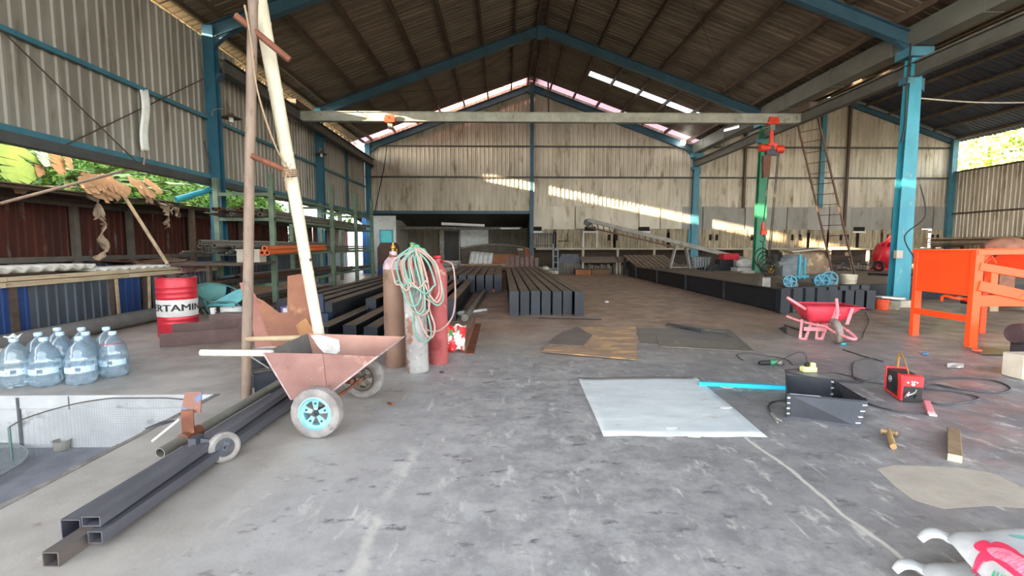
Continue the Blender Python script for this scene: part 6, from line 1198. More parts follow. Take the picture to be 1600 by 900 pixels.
def hanging(label, pts, X_, wd, seed):
    rnd = random.Random(seed); P = smoothpath([GX(a, b, X_) for a, b in pts], 4); t = thing('withered_leaf', label, 'dry leaf', P[0]); mb = MB(); rows = []
    for i, p in enumerate(P):
        w_ = wd*(.35+.65*abs(math.sin(i*.9+seed)))*(1-.3*i/len(P)); tw = i*.55+seed; rows.append([p+V((.1*math.sin(tw)*f, w_*f*math.cos(tw*.4), .04*math.sin(3*f+i))) for f in (-1, -.5, 0, .5, 1)])
    mb.add([q for r_ in rows for q in r_], [(i*5+j, i*5+j+1, (i+1)*5+j+1, (i+1)*5+j) for i in range(len(rows)-1) for j in range(4)]); o = obj('leaf', mb, LEAFS, t); o.modifiers.new('thick', 'SOLIDIFY').thickness = .008
    for k in range(5):
        i = rnd.randrange(2, len(P)-1); mb = MB(); mb.tube([P[i], P[i]+V((.03, rnd.uniform(-.16, .16), -.1)), P[i]+V((.04, rnd.uniform(-.2, .2), rnd.uniform(-.22, -.1)))], [.035, .03, .008], 5, False, .3); obj('shred', mb, LEAFS, t)
hanging('long withered banana leaf hanging straight down before the rusty fence', [(140, 298), (152, 318), (155, 335), (163, 350), (158, 372), (165, 390), (155, 405)], -8.15, .11, 1)
hanging('short withered banana leaf hanging beside the second left column', [(245, 314), (258, 325), (262, 342), (256, 350)], -8.15, .11, 3); hanging('small curled withered leaf nearest the column', [(262, 318), (274, 326), (278, 335)], -8.15, .08, 5)
def foliage(name, label, c, rad, n, mt, sz, grp=None, trunk=None, cat='tree', seed=1, flat=1):
    rnd = random.Random(seed); t = thing(name, label, cat, (c[0], c[1], 0), 0, grp); mb = MB(); c = V(c); blobs = [(c+V((rnd.gauss(0, .45)*rad[0], rnd.gauss(0, .45)*rad[1], rnd.gauss(0, .4)*rad[2])), rnd.uniform(.3, .55)) for _ in range(14)]
    for i in range(n):
        b, r_ = rnd.choice(blobs); v = V((rnd.gauss(0, 1), rnd.gauss(0, 1), rnd.gauss(0, 1))).normalized(); p = b+V((v.x*rad[0], v.y*rad[1], v.z*rad[2]))*r_*rnd.uniform(.8, 1.05)
        a = V((rnd.gauss(0, 1), rnd.gauss(0, 1), rnd.gauss(0, .6))).normalized(); bb = a.cross(V((rnd.gauss(0, 1), rnd.gauss(0, 1), rnd.gauss(0, 1)))).normalized(); s_ = sz*rnd.uniform(.6, 1.3)
        mb.add([p-a*s_, p+bb*s_*.4, p+a*s_, p-bb*s_*.4], [(0, 1, 2, 3)])
    o = obj('crown', mb, mt, t, smooth=0); o['kind'] = 'stuff'
    mb = MB(); mb.tube([V((c.x, c.y, -.9)), V((c.x+.1, c.y, c.z*.5)), V((c.x, c.y, c.z))], [.16, .12, .06], 8); obj('trunk', mb, mat('bark', '#6b5a4a', '#54463a', 6, .9, 0, .2), t)
    for k in range(4): mb = MB(); e = c+V((rnd.uniform(-1, 1)*rad[0]*.6, rnd.uniform(-1, 1)*rad[1]*.6, rnd.uniform(0, .6)*rad[2])); mb.tube([V((c.x, c.y, c.z*.6)), e], [.06, .02], 5); obj('branch', mb, mat('bark', '', ''), t)
foliage('leafy_tree', 'dense green tree outside the left opening behind the column', (-12.2, 16.5, 3.4), (1.6, 3.4, 1.3), 6500, FOLI, .11, seed=4)
foliage('leafy_tree', 'green tree outside behind the steel rack', (-12.5, 23, 3.5), (1.7, 3.5, 1.4), 5000, FOLI, .13, seed=5)
foliage('leafy_tree', 'bushy green tree outside at the far upper left', (-13.4, 10.5, 3.6), (1.5, 2.6, 1.4), 5000, FOLI, .12, seed=6)
foliage('leafy_tree', 'green tree beyond the far left eaves corner', (-11, 33, 6), (3, 2.5, 2.2), 3500, FOLI, .2, seed=9)
for k, (x, y, z, a) in enumerate(((33, 27.5, 7.2, 3.2), (36, 35, 8.0, 3.4), (34.5, 19, 7.2, 3.0), (43, 31, 9.0, 3.5), (44, 22, 9.3, 3.5))): foliage('pale_tree', ('sunlit pale green tree outside the right opening', 'pale green tree further back beyond the right wall', 'pale tree just past the right edge outside', 'tall pale tree far behind the right wall', 'far pale tree at the right outside')[k], (x, y, z), (a, a, 2.4), 5200, FOLR, .24, seed=20+k)

foliage('leafy_tree', 'unseen tall tree added outside the left eaves to block sun', (-12.6, 23.7, 7.4), (1.1, 1.1, 1.5), 5000, FOLI, .17, seed=12)  # unseen tree added to cut off the left end of the sun stripe
mb = MB(); rnd = random.Random(2); hg = [[rnd.uniform(-.35, .35) for _ in range(90)] for _ in range(8)]
mb.grid(lambda u, v: V((-16.5+.9*hg[int(v*7)][int(u*88)]-1.2*v*v, -6+44*u, -1+6.3*v+.6*hg[int(v*7)][int(u*88)+1]*v)), 88, 7)
for i in range(14000):
    u, v = rnd.random(), rnd.random(); p = V((-16.2-1.2*v*v+rnd.uniform(-.2, .5), -6+44*u, -.5+6.2*v)); s_ = rnd.uniform(.1, .26); a = V((rnd.gauss(0, 1), rnd.gauss(0, 1), rnd.gauss(0, 1))).normalized(); bb = a.cross(V((rnd.gauss(0, 1), rnd.gauss(0, 1), 1))).normalized()
    mb.add([p-a*s_, p+bb*s_*.4, p+a*s_, p-bb*s_*.4], [(0, 1, 2, 3)])
o = obj('sun_block_hedge', mb, FOLI, smooth=0); tag(o, 'tall dense green hedge added outside on the left', 'sun_block_hedge', None, 'stuff')  # leaf screen added outside to stop low sun reaching the floor
# ---- storage rack with pipes
RG = mat('rack_green', '#6c7f69', '#57685a', 4, .6, .1, .08, [('#5a4a3d', 6, .6, .72)])
t = thing('storage_rack', 'tall green steel pipe rack standing along the left side', 'rack', (-6.2, 16, 0)); LV = (.55, 1.3, 2.15, 2.75)
for y in (12.1, 16.3, 18.9, 21.2):
    for x_, hgt in ((-5.62, 3.45 if y > 13 else 3.2), (-6.95, 3.1)): mb = MB(); mb.span((x_-.06, y-.05, 0), (x_+.06, y+.05, hgt)); obj('post', mb, RG, t)
    for z in LV: mb = MB(); mb.span((-6.95, y-.04, z-.08), (-5.56, y+.04, z)); obj('arm', mb, RG, t)
for z in LV: mb = MB(); mb.span((-5.7, 12.1, z-.07), (-5.62, 21.2, z-.01)); obj('side_rail', mb, RG, t)
def rack_pipes(z, n, rmin, rmax, mts, label, grp, y0=(10.2, 13), y1=(17, 22), spread=(-6.85, -5.72), open_=True):
    lay = 0; x = spread[0]; zz = z
    for i in range(n):
        r = random.uniform(rmin, rmax)
        if x+2*r > spread[1]: lay += 1; x = spread[0]+random.uniform(0, .1); zz += rmax*1.85
        a, b = random.uniform(*y0), random.uniform(*y1); mt_ = random.choice(mts); t = thing('steel_pipe', {BROWNP: 'brown ', PIPEG: 'grey ', STEEL: 'light grey ', DARKST: 'dark '}[mt_]+label, 'pipe', (x+r, a, zz), 0, grp); mb = MB()
        if open_ and random.random() < .7: mb.pipe(V((x+r, a, zz+r)), V((x+r+random.uniform(-.02, .02), b, zz+r)), r, 9)
        else: mb.hollow(V((x+r, a, zz+r)), V((x+r+random.uniform(-.02, .02), b, zz+r)), 2*r, 1.6*r)
        obj('tube', mb, mt_, t); x += 2*r+.004
rack_pipes(2.16, 22, .03, .06, [BROWNP, PIPEG, BROWNP], 'steel pipe stacked on the upper level of the rack', 'pipes on the upper rack level', (11.4, 12.2))
rack_pipes(1.31, 26, .03, .055, [PIPEG, PIPEG, STEEL], 'steel pipe stacked on the middle level of the rack', 'pipes on the middle rack level', (10.6, 12.3))
rack_pipes(.56, 18, .025, .05, [BROWNP, DARKST], 'steel pipe stacked on the lower level of the rack', 'pipes on the lower rack level', (11.0, 12.4))
rack_pipes(.0, 26, .03, .05, [DARKST, BROWNP, STEEL], 'scrap pipe heaped on the floor under the rack', 'pipes under the rack', (9.6, 11.5), (13, 17), (-6.6, -4.6))
OPI = mat('orange_plastic_pipe', '#d9703c', '#c65f30', 5, .5)
for k, (a, b) in enumerate(((409, 395), (417, 395), (413, 388))): p = GY(a, b, 9.9); t = thing('orange_pipe', ('lower left', 'lower right', 'uppermost')[k]+' of the three orange pipes sticking out of the rack', 'pipe', p, 0, 'three orange pipes'); mb = MB(); mb.pipe(p, p+V((-1.0, 6, .05)), .05, 14, .25); obj('tube', mb, OPI, t)
t = thing('rack_bin', 'pale crate on the near end of the rack behind the brown pole', 'crate', GY(393, 398, 11)); c = GY(393, 398, 11.0); mb = MB(); mb.box((c.x, c.y, 1.23), (.5, .3, .26)); mb.box((c.x, c.y, 1.375), (.54, .34, .03)); obj('crate', mb, CONCL, t)
t = thing('near_shelf', 'dark plank shelf joining the bench end to the rack', 'shelf', (-6.6, 12.9, 1.2)); mb = MB(); mb.span((-7.0, 10.4, 1.04), (-5.5, 11.95, 1.1)); obj('board', mb, DARKW, t)
for y in (10.5, 11.85): mb = MB(); mb.span((-6.3, y-.04, 0), (-6.22, y+.04, 1.04)); obj('leg', mb, DARKW, t)
for k in range(10): a = 10.5+random.uniform(0, 1.2); t = thing('thin_rod', 'thin steel rod on the bench far end before the rack', 'rod', (-6.9, a, 1.3), 0, 'thin rods at the bench end'); x_ = -7.1+.11*k; mb = MB(); mb.cyl(V((x_, a, 1.3+.02*(k % 3))), V((x_+.1, a+4.2, 1.38)), .02, n=6); obj('rod', mb, random.choice([STEEL, PIPEG]), t)

# ================================================================ back wall zone
# recess under the left half of the back wall
YR = 30.2
mb = MB(); mb.plate([V((XL-1, YB+.1, 3.2)), V((XC+.3, YB+.1, 3.2)), V((XC+.3, YR+.5, 2.5)), V((XL-1, YR+.5, 2.5))], .03); obj('recess_roof', mb, mat('recess_dark_sheet', '#4d4a47', '#3f3c3a', 1.5, .7, .1, .1, None, (4, .4, 1)), wbk)
RCW = mat('recess_wall_boards', '#6b6459', '#58524a', 2, .8, 0, .12, [('#47413a', 2.4, .6, .75)], (2, 2, .5), .12)
x = XL+1.2
while x < XC+.3:
    mb = MB(); mb.span((x, YR, 0), (x+.58, YR+.05, 2.55)); obj('board', mb, RCW, wbk); x += .6
mb = MB(); mb.span((XL-1, YR+.06, 0), (XC+.3, YR+.1, 2.7)); obj('added_recess_backing', mb, RCW, wbk)  # backing sheet added to stop light coming between the boards
mb = MB(); mb.span((XC+.05, YB, 0), (XC+.15, YR, 3.2)); obj('recess_wall', mb, RCW, wbk)
t = thing('grey_gutter_pipe', 'long grey pipe hung across the recess under the back wall', 'pipe', (-3, 27.4, 2.35)); a, b = GY(605, 356, 27.4), GY(815, 357, 27.4); mb = MB(); mb.tube([a, b], .09, 10); obj('tube', mb, PIPEG, t)
t = thing('white_lath', 'white painted lath hung above the whiteboard', 'lath', GY(722, 350, 27)); mb = MB(); mb.bar(GY(690, 349, 27), GY(757, 352, 27), .15, .1); mb.bar(GY(690, 351, 27.05), GY(757, 353.5, 27.05), .08, .06); obj('lath', mb, WHITE, t)
t = thing('tube_light', 'unlit white tube lamp hanging at the right of the recess', 'lamp', GY(795, 357, 27.2)); mb = MB(); mb.cyl(GY(782, 357, 27.2), GY(812, 357, 27.2), .05, n=8); obj('tube', mb, WHITE, t)
t = thing('white_cabin', 'white plastered cabin with teal window in the back left corner', 'cabin', (-6.7, 27.5, 0)); x0, x1 = GY(584, 380, 26.6).x, GY(619, 380, 26.6).x
mb = MB(); mb.span((x0-.6, 26.6, 0), (x1, 26.66, 3.1)); obj('front_wall', mb, WHITE, t); mb = MB(); mb.span((x1-.06, 26.66, 0), (x1, 30, 2.9)); obj('side_wall', mb, mat('grey_plaster', '#a19c93', '#8b867d', 2, .8, 0, .1), t)
a, b = GY(593, 359, 26.58), GY(614.5, 385, 26.58); mb = MB(); mb.span((a.x, 26.55, b.z), (b.x, 26.6, a.z)); wf = obj('window', mb, mat('teal_window_frame', '#2f8fa0', '', 3), t); mb = MB(); mb.span((a.x+.06, 26.53, b.z+.06), (b.x-.06, 26.56, a.z-.06)); obj('pane', mb, mat('teal_pane', '#49b3bd', '#5cc3c9', 3, .25), wf)
a, b = GY(571, 336, 26.9), GY(578, 430, 26.9)
for px_, w_ in ((574, .2), (569, .12)): q = GY(px_, 400, 26.4); t2 = thing('blue_post', 'tall blue post in the back left corner' if w_ > .15 else 'thin blue post left of the tall one in the corner', 'post', (q.x, 26.4, 0)); mb = MB(); mb.span((q.x-w_/2, 26.35, 0), (q.x+w_/2, 26.45, 3.0)); obj('post', mb, mat('corner_blue', '#2f74b8', '#2864a3', 4, .5), t2)
t = thing('dark_door', 'dark doorway leaf with grey mottled side post in the recess', 'door', GY(706, 400, 29.9)); YD = 29.9
def at(px_, py_, Y=YD): return GY(px_, py_, Y)
a, b = at(695, 362), at(717, 428); mb = MB(); mb.span((a.x, YD, 0), (b.x, YD+.05, a.z)); obj('leaf', mb, mat('door_dark', '#3f3d3b', '#353331', 2, .6), t)
a, b = at(687, 358), at(695, 425); mb = MB(); mb.span((a.x, YD-.1, 0), (b.x, YD, a.z)); obj('side_post', mb, mat('mottled_post', '#aaa59c', '#6f6a62', 5, .8, 0, .2, None, (3, 3, 1)), t); a = at(718, 358); mb = MB(); mb.span((a.x-.04, YD-.05, 0), (a.x+.05, YD, a.z)); mb.span((at(695, 360).x, YD-.05, a.z-.1), (a.x, YD, a.z)); obj('door_frame', mb, STEEL, t)
t = thing('white_board', 'white board with faint marks hung on the recess wall', 'whiteboard', at(740, 372)); a, b = at(719.5, 358.5, 29.85), at(763, 386, 29.85); mb = MB(); mb.span((a.x, 29.82, b.z), (b.x, 29.86, a.z)); obj('board', mb, WHITE, t); mb = MB()
for px_, py_ in ((730, 366), (739, 364), (756, 368)): q = at(px_, py_, 29.8); mb.tube([q, q+V((.05, 0, .07)), q+V((.1, 0, -.03)), q+V((.16, 0, .05))], .012, 4)
obj('marks', mb, mat('pen_grey', '#6a6e7a', '', 3), t)
t = thing('roof_tiles', 'row of white curved roofing sheets leaning in the recess', 'roofing', at(748, 410, 26.9))
for k in range(5):
    q = at(736+7*k, 412, 26.8-.05*k); mb = MB(); mb.grid(lambda u, v: q+V((.26*(u-.5)+.1*v, .35*v, .66*v-.02*k+.0)) + V((0, -.07*math.sin(PI*u), 0)), 8, 3); o = obj('sheet', mb, WHITE, t); o.modifiers.new('thick', 'SOLIDIFY').thickness = .02
t = thing('brown_screen', 'dark low screen wall with arched grey frame in the recess', 'screen', at(770, 405, 28)); q0, q1 = at(721, 388, 28.0), at(826, 388, 28.0); mb = MB(); pts = [V((q0.x+(q1.x-q0.x)*k/10, 28.0, 1.35+.22*math.sin(PI*k/10))) for k in range(11)]; mb.ext([V((q0.x, 28, 0))]+pts+[V((q1.x, 28, 0))], (0, .05, 0)); obj('panel', mb, mat('screen_brown', '#5f564d', '#4d453d', 3, .7), t); mb = MB(); mb.tube([p+V((0, -.03, 0)) for p in pts], .05, 6); obj('arch_frame', mb, mat('arch_grey', '#8b8880', '#75726a', 5, .7), t)
t = thing('plywood_board', 'reddish brown plywood panel standing beside the white roofing sheets', 'panel', at(785, 410, 27)); a, b = at(769, 397, 27.0), at(808, 412, 27.0); mb = MB(); mb.span((a.x, 27, .1), (b.x, 27.04, a.z)); obj('panel', mb, mat('plywood_red', '#9a6245', '#86523a', 3, .7), t)
t = thing('brick_pier', 'orange brick pier at the right end of the recess', 'pier', at(826, 400, 26.6)); a, b = at(819, 388, 26.6), at(832, 425, 26.6); BRK = mat('orange_brick', '#b9684a', '#a3573c', 5, .8, 0, .2, None, (1, 1, 1), .14)
mb = MB(); mb.span((a.x+.01, 26.62, 0), (b.x-.01, 26.9, a.z)); obj('mortar', mb, CONCL, t)
bm_ = MB(); bm_.box((0, 0, 0), (.21, .12, .075)); me = mesh('brick', bm_, BRK); r_ = 0; z = .05
while z < a.z:
    x = a.x+(.11 if r_ % 2 == 0 else .0)
    while x < b.x: o = link('brick', me, t); o.matrix_parent_inverse = world_of(t).inverted(); o.location = (x, 26.63, z); x += .225
    z += .088; r_ += 1
t = thing('brown_post', 'dark brown post beside the brick pier, pale top', 'post', at(813, 410, 26.4)); a, b = at(809, 391, 26.4), at(817, 430, 26.4); mb = MB(); mb.span((a.x, 26.3, 0), (b.x+.1, 26.5, a.z)); obj('post', mb, DARKW, t); mb = MB(); mb.span((a.x-.02, 26.28, a.z), (b.x, 26.5, a.z+.1)); obj('cap', mb, WOOD, t)
t = thing('long_table', 'long low brown wooden table in front of the recess', 'table', at(755, 415, 25)); a, b = at(719, 413, 25.0), at(803, 413, 25.0); mb = MB(); mb.span((a.x, 24.6, a.z-.1), (b.x, 25.6, a.z)); obj('tabletop', mb, WOOD, t); mb = MB(); mb.span((a.x, 24.58, a.z-.3), (b.x, 24.62, a.z-.14)); obj('apron', mb, mat('apron_wood', '#8a7556', '#75623f', 3, .7, 0, .1, None, (.5, 3, 3)), t)
for x in (a.x+.1, b.x-.1):
    for y in (24.7, 25.5): mb = MB(); mb.span((x-.04, y-.04, 0), (x+.04, y+.04, a.z-.1)); obj('leg', mb, WOOD, t)
t = thing('rags_heap', 'grey rags heaped on the floor left of the long table', 'rags', at(703, 413, 24.5)); mb = MB()
for k in range(9): mb.sphere(at(694+2.6*k, 414-2*(k % 3), 24.4+.1*(k % 2)), .2, 8, 6, (1, .8, .5))
mb.span((at(690, 420, 24.4).x, 24.2, 0), (at(718, 420, 24.4).x, 24.9, .42)); obj('rags', mb, mat('rag_grey', '#a9a7a3', '#7f7d79', 5, .9, 0, .3), t)
t = thing('rusty_locker', 'rounded rusty steel tank standing before the white cabin', 'tank', at(600, 410, 23)); a, b = at(589, 379, 23), at(622, 440, 23); cx_ = (a.x+b.x)/2; wd_ = (b.x-a.x); mb = MB(); mb.ext([V((a.x, 23, 0)), V((a.x, 23, a.z-.25)), V((a.x+.15, 23, a.z)), V((b.x-.15, 23, a.z)), V((b.x, 23, a.z-.25)), V((b.x, 23, 0))], (0, .5, 0)); obj('shell', mb, mat('locker_rust', '#5b453d', '#4a3832', 3, .7, .1), t, bevel=.02); mb = MB(); mb.span((a.x+.05, 22.98, .1), (b.x-.05, 23, .62)); obj('lower_door', mb, DARKST, t)
mb = MB(); t = thing('blue_box', 'dark blue box on the floor beside the rusty tank', 'box', (-4.9, 22.5, 0)); mb.span((-5.6, 22.2, 0), (-4.9, 22.7, .5)); obj('box', mb, BLUEB, t)
# dark frame gate, junk, little drawers
t = thing('frame_gate', 'thin dark steel barred frame before the back wall', 'gate', at(843, 385, 25.6)); a, b = at(831, 365, 25.8), at(866, 384, 25.8); mb = MB(); mb.bar(V((a.x, 25.8, a.z)), V((b.x, 25.8, a.z)), .05, .05); mb.bar(V((a.x, 25.8, b.z)), V((b.x, 25.8, b.z)), .04, .04); mb.bar(V((b.x, 25.8, 0)), V((b.x, 25.8, a.z)), .05, .05); mb.bar(V((a.x, 25.8, 0)), V((a.x, 25.8, a.z)), .05, .05); obj('frame', mb, DARKST, t)
for k in range(9): x = a.x+(b.x-a.x)*(k+1)/10; mb = MB(); mb.cyl(V((x, 25.8, b.z)), V((x, 25.8, a.z)), .018, n=5); obj('bar', mb, DARKST, t)
t = thing('grey_step_frame', 'grey steel step frame standing right of the barred frame', 'frame', at(868, 405, 25.4)); a = at(866, 381, 25.4); b = at(871, 424, 25.4)
for x in (a.x-.05, a.x+.2): mb = MB(); mb.span((x-.035, 25.4, 0), (x+.035, 25.47, a.z)); obj('post', mb, mat('frame_grey', '#7f858c', '#6a7076', 4, .5), t)
for k in range(4): mb = MB(); mb.bar(V((a.x-.05, 25.43, .3+.32*k)), V((a.x+.2, 25.43, .3+.32*k)), .05, .05); obj('rung', mb, mat('frame_grey', '', ''), t)
t = thing('wall_bracket', 'small rusty bracket shelf fixed on the back wall boards', 'bracket', at(880, 377, 26)); a, b = at(872, 376, 26.15), at(889, 378, 26.15); mb = MB(); mb.span((a.x, 26.0, a.z-.05), (b.x, 26.2, a.z)); mb.span((b.x-.1, 26.1, a.z), (b.x-.05, 26.2, a.z+.4)); obj('bracket', mb, BROWNP, t)
t = thing('black_cabinet', 'low black cabinet with corrugated front below the back openings', 'cabinet', at(888, 405, 25.9)); a, b = at(873, 397, 25.9), at(906, 428, 25.9); mb = MB(); mb.ext([V((a.x, 25.9, .75)), V((a.x+.15, 25.9, a.z)), V((b.x-.15, 25.9, a.z)), V((b.x+.05, 25.9, .75)), V((b.x+.05, 25.9, .55)), V((a.x, 25.9, .55))], (0, .3, 0)); obj('lid', mb, DARKST, t); link('front', sheet_mesh('front', b.x-a.x, 8, .03, lambda u, h, e: V((a.x+u, 25.88-h, .56 if e else 0)), mat('cab_grey', '#6e6a62', '#5b5750', 3, .7)), t); mb = MB(); mb.span((a.x, 25.95, 0), (b.x, 26.2, .6)); obj('body', mb, DARKST, t)
for i, (p0, p1, lb) in enumerate(((909, 965, 'left grey brown work counter board below the back openings'), (967, 1025, 'right grey brown work counter board below the back openings'))):
    a, b = at(p0, 410, 25.4), at(p1, 410, 25.4); t = thing('work_counter', lb, 'counter', ((a.x+b.x)/2, 25.5, 0)); mb = MB(); mb.plate([V((a.x, 25.3, .6)), V((b.x, 25.3, .6)), V((b.x, 26.1, .86)), V((a.x, 26.1, .86))], .05); obj('top', mb, mat('counter_board', '#7b7067', '#665c54', 2, .7), t)
    for x in (a.x+.05, b.x-.05): mb = MB(); mb.span((x-.04, 25.35, 0), (x+.04, 25.43, .6)); obj('leg', mb, CONCL, t)
for i, (p0, p1, mt_, lb) in enumerate(((899.5, 924, mat('drawer_orange', '#a5643d', '#8f5433', 3, .7), 'low orange brown wooden box on the back floor'), (925, 953, mat('drawer_brown', '#7a5c42', '#684d36', 3, .7), 'low dark brown wooden box beside the orange brown one'))):
    a, b = at(p0, 421, 24.6), at(p1, 429, 24.6); t = thing('wooden_box', lb, 'box', ((a.x+b.x)/2, 24.6, 0)); mb = MB(); mb.span((a.x, 24.6, 0), (b.x, 25.1, .27)); obj('body', mb, mt_, t, bevel=.01); mb = MB(); mb.span((a.x-.03, 24.57, .27), (b.x+.03, 25.13, .31)); obj('lid', mb, DARKW, t)
t = thing('paper_junk', 'heap of white bags and laths on the back floor', 'junk', at(858, 420, 24.4)); mb = MB(); rnd = random.Random(5)
for k in range(14): mb.sphere(at(836+2.6*k, 423, 24.2)+V((0, rnd.uniform(-.3, .4), .05+rnd.uniform(0, .35)*(1 if k < 8 else .3)))-V((0, 0, at(836+2.6*k, 423, 24.2).z)), rnd.uniform(.1, .22), 7, 5, (1, .8, .6))
for k in range(5): q = G(850+k*4, 426); mb.bar(q+V((-.4, rnd.uniform(-.2, .2), .06+.05*k)), q+V((.6, rnd.uniform(-.3, .3), .05+.03*k)), .12, .04)
o = obj('bags', mb, mat('junk_white', '#c9c4b8', '#a59f92', 4, .8, 0, .1), t); o['kind'] = 'stuff'
# conveyor leaning over the back of the hall
t = thing('belt_conveyor', 'long grey inclined belt conveyor in front of the back wall', 'conveyor', (7, 22, 0)); C0, C1 = GY(918, 348, 23.4), GY(1172, 412, 21.6); dC, sC, uC = frame(C0, C1); CVG = mat('conveyor_grey', '#8d8982', '#78746d', 3, .55, .2, .06, [('#6a5a4d', 5, .6, .72)])
for s_ in (-.3, .3):
    mb = MB(); mb.bar(C0+sC*s_+uC*.12, C1+sC*s_+uC*.12, .06, .16); obj('side_rail', mb, CVG, t); mb = MB(); mb.bar(C0+sC*s_-uC*.2, C0.lerp(C1, .55)+sC*s_-uC*.12, .05, .06)
    for k in range(14): a = C0.lerp(C1, .02+.038*k)+sC*s_; b = C0.lerp(C1, .04+.038*k)+sC*s_; mb.bar(a+uC*.1, b-uC*.17, .03, .03)
    obj('lower_truss', mb, BROWNP, t)
mb = MB(); mb.bar(C0+uC*.2, C1+uC*.2, .5, .03); obj('belt', mb, mat('belt_dust', '#a39d94', '#8d877e', 4, .7), t)
for e in (C0, C1): mb = MB(); mb.cyl(e-sC*.33, e+sC*.33, .16, n=16); obj('end_drum', mb, DARKST, t)
for f in (.56, .62):
    for s_ in (-.3, .3): q = C0.lerp(C1, f)+sC*s_; mb = MB(); mb.bar(q, V((q.x+(-.35 if f < .6 else .3), q.y, 0)), .07, .07); obj('leg', mb, CVG, t)
q = C0.lerp(C1, .57); mb = MB(); mb.bar(V((q.x-.4, q.y-.3, .5)), V((q.x+1.0, q.y-.3, .5)), .05, .05); mb.bar(V((q.x-.3, q.y-.3, .15)), V((q.x+1.1, q.y-.3, .15)), .08, .08); obj('cross_brace', mb, CVG, t)
t = thing('hopper_bin', 'grey ribbed hopper bin under the conveyor', 'hopper', at(1096, 410, 22.4)); a, b = at(1081, 403, 22.4), at(1110, 403, 22.4); mb = MB(); q = [V((a.x, 22.3, .95)), V((b.x, 22.3, .95)), V((b.x-.1, 22.3, .12)), V((a.x+.1, 22.3, .12))]; mb.ext(q, (0, .7, 0)); obj('shell', mb, mat('hopper_grey', '#8e979e', '#7a8389', 3, .5), t)
for k in range(7): x = a.x+.05+(b.x-a.x-.1)*k/6; mb = MB(); mb.bar(V((x, 22.28, .95)), V((a.x+.12+(b.x-a.x-.24)*k/6, 22.28, .14)), .03, .04); obj('rib', mb, STEEL, t)
mb = MB(); mb.span((a.x+.2, 22.27, .12), (b.x-.3, 22.29, .5)); obj('opening', mb, DARK, t)
t = thing('engine_unit', 'small red and black engine unit beside the conveyor foot', 'engine', at(1142, 408, 21)); q = at(1140, 408, 20.9); mb = MB(); mb.box((q.x+.1, 21.2, 1.0), (.7, .5, .28)); obj('red_cover', mb, RED, t, bevel=.03); mb = MB(); mb.box((q.x-.1, 21.2, .55), (.6, .5, .65)); mb.cyl(V((q.x-.55, 21, .35)), V((q.x-.55, 21.3, .35)), .35, n=16); obj('block', mb, BLACKP, t, bevel=.02); mb = MB(); mb.cyl(V((q.x+.35, 21.0, .68)), V((q.x+.35, 21.4, .68)), .2, n=14); mb.span((q.x-.1, 20.98, .6), (q.x+.2, 21.0, .8)); obj('chrome_parts', mb, CHROME, t); mb = MB(); mb.span((q.x-.8, 20.95, .05), (q.x+1, 21.45, .18)); obj('skid', mb, DARKW, t)
t = thing('white_bag', 'white bag lying beside the red engine unit', 'bag', at(1164, 420, 20.9)); q = at(1165, 418, 20.6); mb = MB(); mb.sphere((q.x, 20.6, .72), .42, 12, 8, (1, .8, .5)); mb.span((q.x-.5, 20.3, 0), (q.x+.5, 20.9, .55)); obj('bag', mb, WHITE, t)
bucket('pale_bucket', 'pale concrete stained bucket left of the green column', V((GY(1168, 440, 19.4).x-.2, 19.0, 0)), .26, .5, mat('bucket_pale', '#c9c1b0', '#a89f8d', 5, .8, 0, .1))
t = thing('red_hand_mixer', 'dusty machine with hanging yellow block beside the green column', 'machine', at(1215, 415, 20)); mb = MB(); mb.cyl(V((11.4, 20, .3)), V((11.4, 20, 1.1)), .35, .25, 14); mb.box((11.4, 19.6, .55), (.3, .3, .5)); obj('body', mb, DARKST, t); mb = MB(); mb.lathe([(.22, 0), (.24, .03), (.2, .3), (.08, .36), (0, .36)], (10.25, 18.1, .42), 14); obj('yellow_block', mb, YELLOW, t)
t = thing('heap_sacks', 'brown and grey sacking draped over crates behind the pulleys', 'sacks', at(1262, 415, 17.5)); a, b = at(1232, 392, 18.4), at(1296, 440, 18.4); rnd = random.Random(3)
mb = MB(); mb.grid(lambda u, v: V((a.x+(b.x-a.x)*u+.06*math.sin(9*v), 18.4+.9*(1-v) if v > .6 else 18.75-.55*(.6-v)-.0+.08*math.sin(7*u+3), min(1.28, .42+1.45*v)+.07*math.sin(8*u)*math.sin(5*v+1))), 22, 16); o = obj('sacking', mb, mat('sacking_brown', '#9a846c', '#77655a', 2.5, .9, 0, .25, [('#c2ab8a', 3, .58, .7), ('#5f6a70', 2, .6, .72)]), t); o.modifiers.new('thick', 'SOLIDIFY').thickness = .03
mb = MB(); mb.span((a.x+.1, 18.85, .42), (b.x-.1, 19.2, 1.2)); obj('crate', mb, DARKW, t); mb = MB(); mb.plate([V((a.x+.1, 18.3, 1.22)), V((b.x-.3, 18.3, 1.34)), V((b.x-.2, 19.2, 1.36)), V((a.x+.1, 19.2, 1.24))], .05); obj('top_board', mb, CONCL, t)
t = thing('blue_pipe_stand', 'short cyan pipe stand beside the sacking heap', 'stand', at(1251, 430, 15)); q = at(1251, 430, 15.2); mb = MB(); mb.tube([V((q.x-.05, 15.2, .42)), V((q.x-.05, 15.2, 1.2))], .06, 8); mb.tube([V((q.x+.12, 15.2, .42)), V((q.x+.12, 15.2, 1.1))], .04, 8); mb.bar(V((q.x-.2, 15.2, .5)), V((q.x+.25, 15.2, .5)), .08, .08); obj('pipe', mb, TEALB, t)
